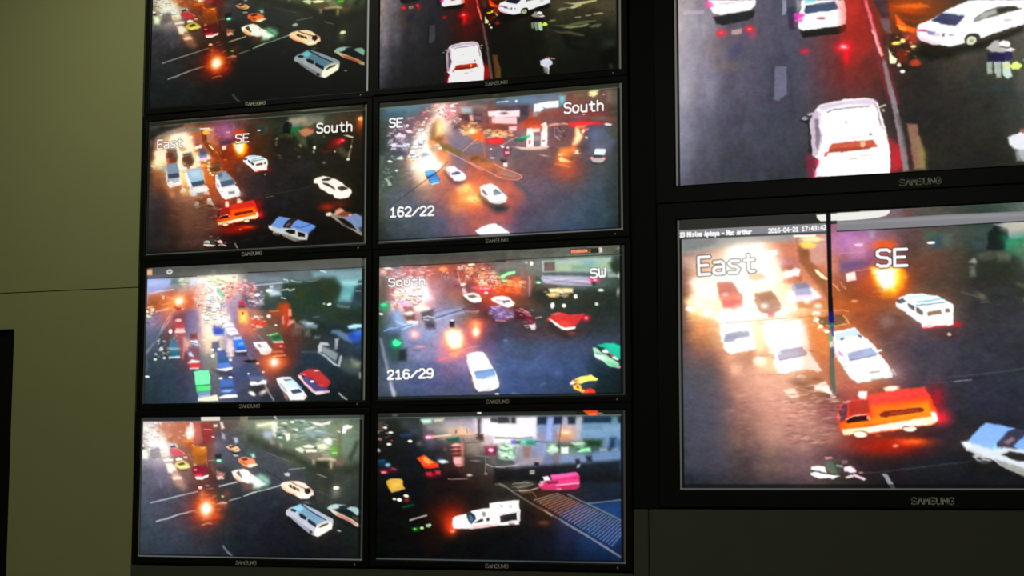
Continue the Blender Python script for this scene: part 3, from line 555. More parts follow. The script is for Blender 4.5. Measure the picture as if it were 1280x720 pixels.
FEEDS['crossing'] = [
('F', (0, 100, 200, 300, 400, 500, 620, 740, 860, 1024), (0, 80, 160, 240, 330, 420, 500, 576), 'b0a8a0 c09080 a86858 8a5848 6a5048 7a7868 707c6a 5a6a5a 647060 404a40', 'a8a4a0 d8c8c0 a06850 80443c 504850 505850 5c6458 6a7c68 74806a 4c584c', '8a8890 b0a8b0 8a6050 70443c 50505c 40444c 44484a 5a6450 6a705c 4c5448', '5a5a66 6c6878 745c58 503430 343438 3c4048 3c4048 34383a 34382f 30342e', '4c4e5a 4c4c5a 4c4a54 403438 2c3034 282c32 262a32 24282e 30342f 2a2e2c', '3c4450 40444e 443a44 4a3030 2a2a2e 20242a 1c1e26 1a1c22 1a1e20 1c2020', '333c46 343c46 343a44 302c34 22262c 1a1e24 16181e 14161a 131518 161a1a', '303438 2c343c 2a323a 262a32 1e2228 16181e 121418 101216 0f1112 121516'),
('N', 0.06, 60, 50, 3),
'P e8e4e0 0.75 18 1.5 23.2 65.2 23.8 111.8 71.5 140.8 142.4 136.8 158.1 100.8 157.9 90.8 126.4 45.8 134.1 22.1 102.4 7 54.9',
('S', 'ffffff f8f8f0 e0e0e8 a8a0a0', 0.9, 62.1, 75.1, 55.3, 63.8, 55.7, 60, 6, 14.5, 1.6, 21),
('K', 'f0f0f0 d8d8e0 c8c0c8 fff8f0 a8a4b0', 0.9, 62.4, 83, 38.3, 72.3, -29.3, 24, 11.1, 26.4, 0.9, 155),
('K', 'f8e0d0 e8b8a8 d09080', 0.9, 232.7, 64.6, 17, 34, 0.7, 8, 11.1, 19.6, 0.7, 156),
('S', '6a6468 504a50 a08878', 0.6, 62.5, 86.9, 59.5, 63.8, 55.7, 22, 3.4, 8.5, 2.4, 22),
'P ffffff 0.6 14.4 25.7 70.8 48.3 67.1 112.9 110.8 136.1 134.5 134.4 154.1 100.6 154 86.3 126.4 41.2 134.1',
'P 8a8690 0.9 7.2 45.8 134.1 86.2 122.5 101 165.8 60.6 173.5 46.6 161.7',
'P f8ffe8 0.9 10.8 4.9 133.9 27.6 134 39.6 153.8 33.4 173.4 10.5 169.4',
'P ffffff 0.9 3.6 -0.4 112.1 15.6 114.2 15.8 120.1 2.2 121.2',
'P 30343c 0.8 5.4 2.2 122 18.2 124.1 16.2 132 2.5 129.9',
'P b07058 0.75 18 69.9 31.7 200.3 23.2 229.1 95.9 193.8 111.3 112 79.4',
('S', 'ffd0b0 f8b090 c86850 fff0e0', 0.8, 156.3, 52.2, 72.3, 34, 10.7, 26, 4.3, 11.1, 2.4, 23),
'P c06860 0.7 18 209.3 25.2 285.2 26 300.3 96.4 265.2 111.7 219.7 76.3',
'P 8a3030 0.7 18 289.7 29.9 334 30.4 340.3 104.4 300.6 108',
('S', 'fff8f0 ffe8d8 f8c0b0', 0.95, 234.8, 56.8, 19.6, 34, 10.7, 18, 7.7, 12.8, 1.8, 24),
'P fff8f0 0.75 10.8 218.7 41 245.4 37.3 254.7 53.1 251.1 84.3 228.9 86.1 214.9 64.5',
'P a86a40 0.8 7.2 125.7 83.4 157.2 83.6 153.2 103.2 130.6 99.2',
'P e08840 0.8 7.2 202.3 93.7 246.8 92.1 251.6 103.8 202.5 103.5',
'P b85020 0.7 10.8 211.6 107.5 247.3 107.7 247.8 127.2 220.9 123.2',
'P 503038 0.4 7.2 285.2 26 294 26.1 305.1 112 298.5 111.9',
'P f8f0d8 1 4.3 342.9 32.4 360.5 30.6 360.8 40.3 345.3 41.4',
'P ffffe8 0.9 7.2 373.6 22.9 386.8 23.1 393.9 46.5 380.8 48.3',
'L f09888 0.8 2.2 3.8 299.1 51.5 334.6 51.8',
'P fff4e0 1 3.6 335.2 79.1 350.8 81.9 348.7 86.9 337.6 84.9',
'G 8a7078 0.6 362.6 116.2 25.5 17 0.7 2',
'P 606878 0.4 21.6 348.2 69.4 405.6 73.8 407.2 143.6 350.1 143.3',
'P c8ccd8 0.7 7.2 381.2 63.9 396.8 73.7 399.4 93.1 386.2 89.2',
'P d0e8f8 0.8 9 438.8 87.6 456.2 87.7 458.8 105.1 445.8 108.9',
'P c85868 0.95 5.4 136.1 134.5 153.9 126.8 176.4 130.8 212.7 150.5 204 158.3 172.8 162.1 145.6 150.2',
'P e0d8e0 0.9 5.4 131 112.9 166.9 109.2 178.4 123 167.4 128.8 140.3 124.7',
'P 34384a 0.9 4.3 140.2 119.6 162.5 115.1 169.5 124.9 144.9 126.7',
'L e8a0a0 0.9 2.2 3 176.4 130.8 212.8 152.5',
'P f0c8b0 1 3.6 204.1 162.2 222 162.3 224.4 169.3 208.8 170',
'P f0ece8 1 5.4 108 175.6 128.1 169.8 157.4 171.8 155.4 181.6 115 183.5',
'P fff8f0 1 4.3 168.6 171.9 181.9 166 199.9 170 200.1 177.8 173.3 179.7',
'P d8c880 1 4.3 162.6 197.3 173.5 185.6 204.6 177.8 231.7 193.5 238.7 205.2 223.4 213 196.6 214.9 174.1 209',
'P 3c3c28 0.9 3.6 178.2 193.4 204.8 185.6 213.9 193.5 191.8 201.2',
'P f0e498 0.9 4.3 178.5 207.1 223 199.3 236.5 205.2 218.9 213 192.2 214.9',
'P 50482c 0.8 7.2 187.8 216.8 227.9 214.9 223.6 222.7 201.4 224.6',
'P fff4e8 0.9 7.2 119.8 191.3 146.7 189.4 169.5 205.1 174.5 222.7 161 220.7 152.4 232.4 134.3 228.5',
'P e8b8a0 0.8 14.4 156.7 228.5 179.1 228.5 193 244.1 197.9 259.7 171.1 259.8 152.8 248.1',
'P fff0e8 0.8 5.4 161.8 248.1 193.1 248 196.9 255.8 162 256.6',
'P b0682c 0.95 9 243 115.5 265.4 121.5 309.8 123.7 314.9 150.9 311.5 189.8 267.3 193.6 244 150.6',
'P d88838 0.7 10.8 261 123.4 305.4 124.4 310.3 143.1 265.9 139',
'P 7a4c20 0.6 18 257.5 158.5 310.6 154.8 309.3 189.8 271.7 191.6',
'L f8c080 0.8 2.2 3.4 247.4 113.6 256.5 121.4',
'P f8c880 0.9 3.6 283.3 125.5 305.4 124.4 303.4 130.6 287.9 130.6',
'L e88850 0.7 2.2 2.1 226.1 150.6 267.4 197.5',
'L d87848 0.8 2.2 2.6 310.9 166.5 320.7 205.3',
'P f0a888 0.9 3.6 251.7 191.6 267.4 197.5 265.3 203.3 254.1 199.4',
'P 7c1c30 0.95 5.4 245.5 209.1 267.5 201.4 311.9 203.4 325.4 213.1 321.4 232.5 308.4 240.2 268.6 244.1 250.6 232.5',
'P e03860 0.95 4.3 259.6 236.3 295 234.4 297.5 248 264.3 248',
'P f8c0c0 0.9 3.6 254.6 215 270.1 215 268 220.8 255.6 220',
'P fff8f4 1 2.9 262.1 248 295.4 251.9 301.9 246 295.6 257.7 269 256.5',
'P fff0ec 1 2.9 304 242.2 323.8 240.2 324 248 308.6 249.9',
'P ffffff 0.9 3.6 262.1 248 277.5 244.9 304.2 248 302.1 255 269 256.5',
'P 18201c 0.9 7.2 353.9 155 381.1 153.1 383.8 174.4 357.4 174.4',
'G 30a078 0.9 372.1 180.2 19.6 10.2 0.7 2',
'E c8ffe8 1 2.2 372.1 180.2 10.2 5.1 0.7',
'L 706050 0.4 10.8 4.3 345.5 135.5 338.2 197.6 361 228.6',
'L c8a888 0.7 2.2 2.6 324.5 180.1 351 179',
'L d89888 0.5 3.6 3 338.5 209.2 352.3 232.5',
'P c08878 0.8 7.2 360.8 220.9 382.9 228.6 400.6 232.5 396.7 251.8 374.8 255.7 361.5 247.9',
('S', 'f8e8e0 f0c8b8 8a4038', 0.9, 381.1, 242.1, 17, 19.1, 0.7, 14, 3.4, 6, 1.8, 25),
'P 583028 0.5 18 311.7 197.5 338.2 197.6 361.7 259.5 313.3 259.6',
'P f0d0a8 1 3.6 402.4 124.2 424.1 114.6 459.3 124.5 470.4 136.1 464 141.9 446.7 145.7 424.6 137.8',
'P 5a3020 0.9 3.6 413.3 122.3 437.3 117.4 446.2 125.2 424.4 130.1',
'P 8a4828 0.8 4.3 406.9 130 442.1 136 463.8 130.3 450.8 138 437.8 139.8',
'P 28201c 0.7 7.2 424.7 143.6 464.2 147.7 460.1 159.2 438.1 155.3',
'P f8e8d8 0.8 3.6 436 155.3 460 156.1 462.3 161.2 442.7 162.3',
'P e89068 1 3.6 462.5 170.8 482 165.1 512.4 167.1 538.7 178.7 543.4 198 513.4 209.4 487.1 201.7 462.9 186.3',
'P 50281c 0.9 3.6 473.4 172.8 499.4 169 508.3 176.7 486.7 180.5',
'P fff0d8 1 3.6 500.2 201.7 513.1 196 547.6 192.2 552.1 198 522 208.7',
'P b05838 0.8 4.3 469.3 180.5 504.3 190.2 500.1 199.8 473.8 188.2',
'P f0fff0 0.9 7.2 518.7 155.6 533.8 151.8 538.4 167.2 525.5 169.1',
'G 409878 0.4 520.8 151.8 25.5 10.2 0.7 2',
'P 8a9880 0.35 34.7 503 20.4 1012.7 18.1 1014.4 150 931.6 168.5 805.7 160.5 729.1 137.3 634.7 117.7 504.1 70.7',
'P c0c4a0 0.8 10.4 537.9 24.6 589.7 21.3 624.2 21.6 633.5 56.3 590.4 52.1 542.7 47.8',
'P fffff0 0.8 6.9 542.4 34.3 611.4 25.4 620.2 33.1 546.9 42.1',
'P ffffe8 0.85 10.4 613.5 25.4 637.2 23.7 637.8 56.4 629.8 83.2 616.7 75.4',
'P b8c0d8 0.8 13.9 577.6 59.7 616.4 60 612.8 94.6 578.1 86.6',
('S', 'e8ece0 c8d0c0 a8b8b8 fffff0 90a8a0 405048', 0.7, 744.6, 57.3, 135.1, 49.1, 8.7, 90, 8.2, 28.7, 3.2, 26),
('S', 'f8fff0 e0ecd8 304038 506050', 0.7, 838.6, 111.3, 73.7, 36.8, 5.7, 30, 8.2, 24.6, 3.4, 27),
'P 50605c 0.6 13.9 736.6 80.1 812.9 84.5 817.5 107.4 745.3 95.5',
'P 90a8b8 0.6 17.3 761.6 57.4 858.8 58.3 855 84.8 783.2 80.5',
'P 304c40 0.8 6.9 633.8 71.7 659.5 68.1 655.5 83.4 638.4 85.2',
'E c8f8e0 1 2.1 651.3 87.2 11.5 4.1 5.7',
'P fffff4 1 5.2 665.9 68.9 693.8 70.2 696.4 95.1 683.6 100.8 676.8 79.7',
'E ffffff 1 2.1 705.7 24.4 10.6 4.9 0.7',
'E f0f4e8 1 2.1 725.5 57.1 9 4.1 0.7',
'P fffff8 0.9 5.2 782.2 23.3 837.3 31.4 879.3 22.4 871.1 35.6 812.1 38.8',
'P e8ecd8 0.9 5.2 720.5 131.6 745.9 126 763 137.5 754.8 152.7 724.9 139.2',
'P f8fce8 1 3.5 750 122.2 779.6 116.7 809.3 122.5 801 130.1 762.9 129.1',
'P fff8e0 1 3.5 763 137.5 788.4 134.6 820.1 139.7 813.9 147.2 771.7 148.2',
'P f0f8d8 0.9 6.9 813.5 118.8 847 111.4 876.7 126.7 851.6 136 822.1 134',
'P fffff0 0.95 8.7 846.8 96.2 871.9 88.7 884.6 100.2 880.7 119.1 855.4 111.4',
'P fffff8 1 4.2 931.9 43.7 950.6 38.2 975.7 44.2 967.5 51.6 950.8 55.3 942.8 72.2 930.2 72.1',
'P fff0e0 0.9 3.5 907.1 62.5 921.8 64.5 919.8 70.9 909.3 68.2',
'P 60a040 0.75 17.3 876.6 122.9 914.2 119.3 914.8 157.1 881.3 157',
'P a0e088 0.9 5.2 883.3 147.5 908.4 147.7 908.5 153.3 885.5 153.2',
'P 5c4c30 0.6 13.9 913.6 73.9 926.1 74 925.4 172.3 910.8 172.2',
'P 6c7c70 0.6 17.3 926.3 89.1 988.8 89.6 985.6 164.9 923.2 164.7',
'P 202c24 0.8 13.9 989 104.7 1003.5 104.8 989.5 146.1 969.2 176.2 956.6 168.6 977 138.5',
'P 786860 0.7 13.9 763.2 148.9 830.9 153 873.2 175.9 831.3 179.6 780.6 175.6',
'P e0d0b8 0.8 6.9 820.7 171.9 877.3 168.3 902.5 176 902.7 183.5 822.9 180.3',
'P b8b098 0.6 10.4 839.3 153 872.8 149.4 877.3 164.5 847.9 166.3',
'P e8c8b8 0.9 6.9 797.6 177.6 814.4 177.6 812.6 192.8 800 194.6',
'P d8b090 0.8 6.9 873.4 185.3 888.1 185.4 886.4 213.7 875.9 213.7',
'P a06858 0.6 13.9 902.7 183.5 931.9 183.6 927.9 198.7 907.1 198.6',
'P 181c14 0.7 13.9 806.1 181.4 873.4 183.5 869.7 213.7 815 209.8',
'P f0c8b0 0.6 10.4 606.5 102.2 621.6 105.4 624 115.8 611.1 115.7',
'P e0c8b0 0.6 10.4 649.6 112.1 660.4 114.1 658.5 127.4 649.9 125.5',
'P 22261c 0.6 20.8 504.4 84.2 548.1 98 635 133.1 720.8 148.8 772.2 175.6 815 213.6 874 221.2 1010.9 198.8 1011.3 228.8 891.1 247.7 806.9 228.8 747.2 198.3 678.5 167.7 592.1 136.7 504.8 101.6',
'P 3c3c30 0.6 17.3 504.1 70.7 569.7 94.3 643.5 125.4 635.1 136.9 548.3 105.7 504.5 86.1',
'P 40444c 0.5 27.7 549.1 144.2 635.7 167.5 747.6 221.2 782.1 259.1 637.5 259.2 550.2 198',
'L 8a8a80 0.7 2.8 1.6 592.3 148.2 691.6 183',
'L b8bcb8 0.8 2.8 2.5 692.2 217.3 730.5 213.5 764.3 210.5',
'P d0d8d8 0.9 4.2 671.2 234.4 688.2 228.7 701.1 234.4 692.7 244 677.8 242.1',
'L a0a4a0 0.8 3.5 3.7 821.7 234.5 840.7 242 861.8 249.6',
'P 58605c 0.25 27.7 869.4 198.6 932.5 228.8 953.7 258.9 866.2 259',
'L 181c20 0.8 3.5 2 550.5 209.5 611.3 232.5 689.1 274.4',
'L 788078 0.5 2.1 1.6 563.6 217.2 594 228.7',
'G 78807a 0.35 904.5 302.3 44.7 36.6 0 2',
'E fcfce8 1 3.1 906.4 290.3 13.8 7.3 -5',
'G a0a890 0.4 904.5 306.1 16.3 24.4 0 2',
'P 101410 0.35 20.7 870.2 249.7 882.8 249.6 879.6 317.5 863 325.1',
'P 343c38 0.3 34.5 932.5 227 1015.4 227.1 1016.6 316.9 942.2 324.7',
'L 5a6058 0.5 6.9 2.4 833.4 306.3 883.9 325 917.3 326.7',
'P fff4ec 1 3.6 431.1 226.7 452.7 217.9 487.4 213.3 509.3 221 527 238.3 553.2 251.7 557.8 267 510.5 274.7 484.3 267.1 462.3 259.4 440.2 244.1',
'P 4a3830 0.85 3.6 452.9 228.6 465.8 220.9 479.4 244 492.5 247.9 479.6 251.7 457.5 236.3',
'P 4a4440 0.9 2.9 496.8 246 522.7 239.4 524.9 244 505.6 248.6',
'P f0b8a0 0.8 5.4 440.1 240.2 453.2 240.2 484.1 259.4 480 269 453.6 259.4',
'P a8e0c8 0.75 13.8 534 246 564 234.5 598.7 249.8 609.9 268.9 595.1 284.2 534.9 288.2',
'P ffffff 0.95 6.9 481.7 234.5 507.8 238.4 534 246 586.4 276.6 560.7 284.3 534.6 276.7 499.8 269.1 482.1 253.7',
'L 507868 0.8 2.8 2 546.8 240.3 599.2 274.7',
'P e0ffe8 0.7 10.3 534.6 272.9 573.6 280.5 560.9 292 530.7 292',
'P 6a5048 0.6 13.8 482.6 273 530.2 272.9 531 309.3 483.3 303.7',
'L c8e0c8 0.9 2.8 3.7 505.3 318.9 535.4 309.3 595.4 297.6 659.3 280.3',
'L 90b0a0 0.5 3.4 2 530.8 299.7 595.3 291.9 650.8 280.3',
'P 080a0c 0.5 13.8 672.5 299.3 732.6 329.4 783.4 336.7 808.5 325.3 808.7 340.4 749.7 340.7 681.2 310.6',
'P fbe0cc 1 3.1 657.1 276.5 671.9 266.9 701.6 263.1 739.9 264.2 765.4 272.5 786.8 289.5 803.9 300.8 806.3 319.6 791.6 323.5 783.4 333 749.6 335 732.5 325.6 715.4 318.1 681.1 303 663.8 291.7',
'P f8b088 0.8 4.1 663.6 282.2 689.5 299.2 732.4 318 723.9 320 681.1 304.9 661.6 289.8',
'L 3a2c28 0.9 2.8 3.3 703.8 266.9 731.7 280.1 761.5 291.4 782.8 298.9',
'P 4a2c20 1 2.8 691.3 280.2 704 278.3 723.3 287.7 740.4 295.3 744.8 304.7 723.5 299.1 697.8 287.8',
'L fbe0cc 0.9 2.1 2.4 710.4 280.2 710.7 293.5',
'L fbe0cc 0.9 2.1 2.4 729.7 287.7 728.7 301',
'P 101418 1 2.8 765.8 295.2 786.9 291.4 793.4 306.5 778.9 317.9 766 308.5',
'P c88890 0.9 3.4 786.9 293.3 803.9 302.7 804 308.3 789.1 298.9',
'P fff4f0 0.9 4.1 740.9 321.8 783.1 316 791.6 323.5 766.5 333',
'E d8c8c8 0.8 2.1 754 299 4.9 8.1 0',
'G 707888 0.6 775.2 350 16.3 5.7 0 2',
'P 04060a 0.6 17.2 683 401.7 751.6 446.5 811.2 487.2 836.3 486.9 894.2 452.5 894.5 467.5 836.5 494.4 768.9 468.9 696.1 424.3',
'P b8bcc8 1 3.1 682.8 394.1 684.7 380.9 699.4 371.3 750 355.8 766.9 357.6 893.7 415 895.9 426.3 890.1 452.5 827.9 485.1 806.9 479.7 785.7 468.7 751.6 446.5 700 405.4 687.2 401.7',
'P 7898b0 1 3.4 710 373.1 750 355.8 766.9 359.5 864.5 419 822.9 436.3 776.2 408.5 725.1 382.5',
'P 90d0e0 0.9 6.9 712.2 373.1 745.8 357.7 762.9 370.9 750.5 386.1 725 380.6',
'P a8b0c0 1 3.4 762.7 357.6 809.3 374.3 893.7 415 889.6 420.7 868.7 419 775.5 367',
'L 18202c 1 2.8 3.3 754.2 357.7 801.1 387.6 864.5 419.8',
'P 182430 1 2.8 699.5 377 712.2 374.2 729.3 380.5 727.3 388.1 708.1 384.5',
'P 182430 1 2.8 740.1 395.6 754.9 393.6 778.3 408.5 774.3 419.8 750.9 410.6',
'P 182430 1 2.8 780.6 416 789 415.9 820.8 434.5 819.8 449.5 785 429.2',
'P fffcec 1 3.4 819 451.4 835.5 436.2 885.6 430.1 891.9 437.5 885.9 454.5 827.9 485.1 809 477.8',
'P 181c18 1 2.8 829.4 449.4 843.9 438 873 430.2 875.2 434.7 839.9 449.3',
'P d0ccc0 1 3.4 825.1 438.2 864.6 422 881.3 426.4 843.9 436.1 825.2 443.8',
'P 8a8c98 0.8 5.2 700 405.4 751.6 444.6 785.7 468.7 811.1 479.7 813 468.4 751.4 433.3 717.1 409',
'E 181818 0.8 2.1 796.2 466.7 8.1 5.7 30',
'P 04060a 0.6 13.8 876.5 385.2 935.3 422.2 1010.1 447.6 1016.3 451.2 1016.4 458.7 960.4 436.9 893.4 400',
'P b0c8c8 1 3.4 865.8 370.2 880.3 358.8 905.2 354.2 946.9 357.7 949 365.9 918 369.9 884.8 381.3 872.2 377.7',
'P 202c34 1 3.4 917.8 362.4 942.7 358.5 959.4 365.9 951.3 377.1 926.4 375.4',
'P a0b8b8 1 3.4 955.3 371.5 971.8 363.9 992.5 365.6 1015.4 380.4 1015.6 393.5 997.1 399.2 976.2 384.4',
'P 101c20 1 4.1 893.1 375.7 955.4 377.1 980.4 388.1 997.1 401.1 976.5 406.9 943.2 392.2',
'P d8c8b8 1 3.1 876.4 377.6 893.1 376.8 935 396 976.6 414.3 1016.1 436.3 1016.3 446.8 993.5 440.3 960.2 421.9 905.9 399.9 884.9 385.1',
'P b05848 0.8 5.2 905.8 392.4 935 399.7 985 423.6 1001.7 436.5 960.2 421.9 918.4 401.7',
'P 484830 0.8 5.2 976.4 399.4 1009.6 410.3 1015.9 421.4 1016 428.9 984.9 414.3',
'E b0b0a8 0.9 2.1 921.4 460.4 8.9 3.3 10',
'E 303c44 0.8 10.3 635.1 354.6 12.2 8.1 0',
'L a8a8b0 0.95 2.5 5.9 56.9 354.9 119.6 340.9 199.6 323 276.9 306',
'L a8acb4 0.95 2.5 6.8 84 431.5 139.7 416.7 201.7 398.7 276.7 383.4',
'L c8c0bc 0.95 2.5 5.5 375.6 285.6 410.4 277.8 456 268.1',
'L 90948c 0.7 2.9 3.4 314.3 297.4 349.4 292.7',
'L a0b0a8 0.9 2.5 4.2 422.9 344 455.4 335.4 477 330.7',
'L b8ccc0 0.9 2.5 4.6 489.9 324.5 545.8 308.2',
'P 787888 0.6 8.9 88.1 262.8 101.6 264.8 111.4 290.2 100.2 292.1',
'P fff0e8 0.85 5.4 155.1 251 175.1 245.2 197.6 249.1 193.3 254.9 162.1 258.8',
'P d0a088 0.6 17.9 162.1 258.8 202.2 254.9 225.4 289.9 207.9 301.6 176.2 282.2',
'P fff8f8 1 3.2 264.3 249 295.3 247.1 326 237.4 321.8 247 295.5 256.7 271.2 256.8',
'E fff0e8 1 2.1 287.6 290.5 10.1 5.9 0',
'E b08878 0.7 2.1 321.4 281.9 11 4.2 0',
'P f8e0d8 0.8 5.4 363.6 245.1 387.7 243.1 394.5 252.8 370.5 256.7',
'G a03828 0.75 316.1 370.8 92.9 84.5 0 2',
'G e05020 0.95 318.4 374.7 54.9 54.9 0 2',
('S', 'ff9040 ffc080 d04818 f87030', 0.55, 320.5, 370.8, 63.3, 59.1, -40, 60, 2.5, 9.3, 3, 28),
'G ffb060 1 318.5 376.6 35.5 38.9 0 2',
'G fff8e0 1 318.5 378.5 26.2 30.4 0 2',
'G ffffff 1 318.5 378.5 20.3 22 0 2',
'G ff9858 0.5 297.1 316.8 16.9 16.9 0 2',
'G c84820 0.6 356.6 405.2 38 16.9 0 2',
'L f8b090 0.8 4.3 3.8 300.4 444.2 326.6 436.3 344.2 438',
'G 8a3020 0.5 361.5 428.2 25.3 16.9 0 2',
'P f8d0c0 0.9 4.3 368.5 355.1 394.6 346.5 414.4 351.7 412.3 356.7 386.1 356.9 368.6 358.9',
'P c86848 0.5 14.3 377.2 351.2 412.2 351 408.3 374.1 377.5 366.6',
'P 283830 0.6 21.5 367.1 297.2 393.5 301 398.6 331.8 377.1 347.3 363.2 320.4',
'E b8d890 0.8 2.1 393.2 327.2 7.6 5.1 0',
'G 904838 0.5 411.3 316.4 25.3 16.9 0 2',
'L 6a5a50 0.4 7.2 2.5 238.9 458.3 300.4 446.1',
'L 788088 0.7 2.9 9.4 400.4 528.6 419.2 550 444.4 569.4',
]
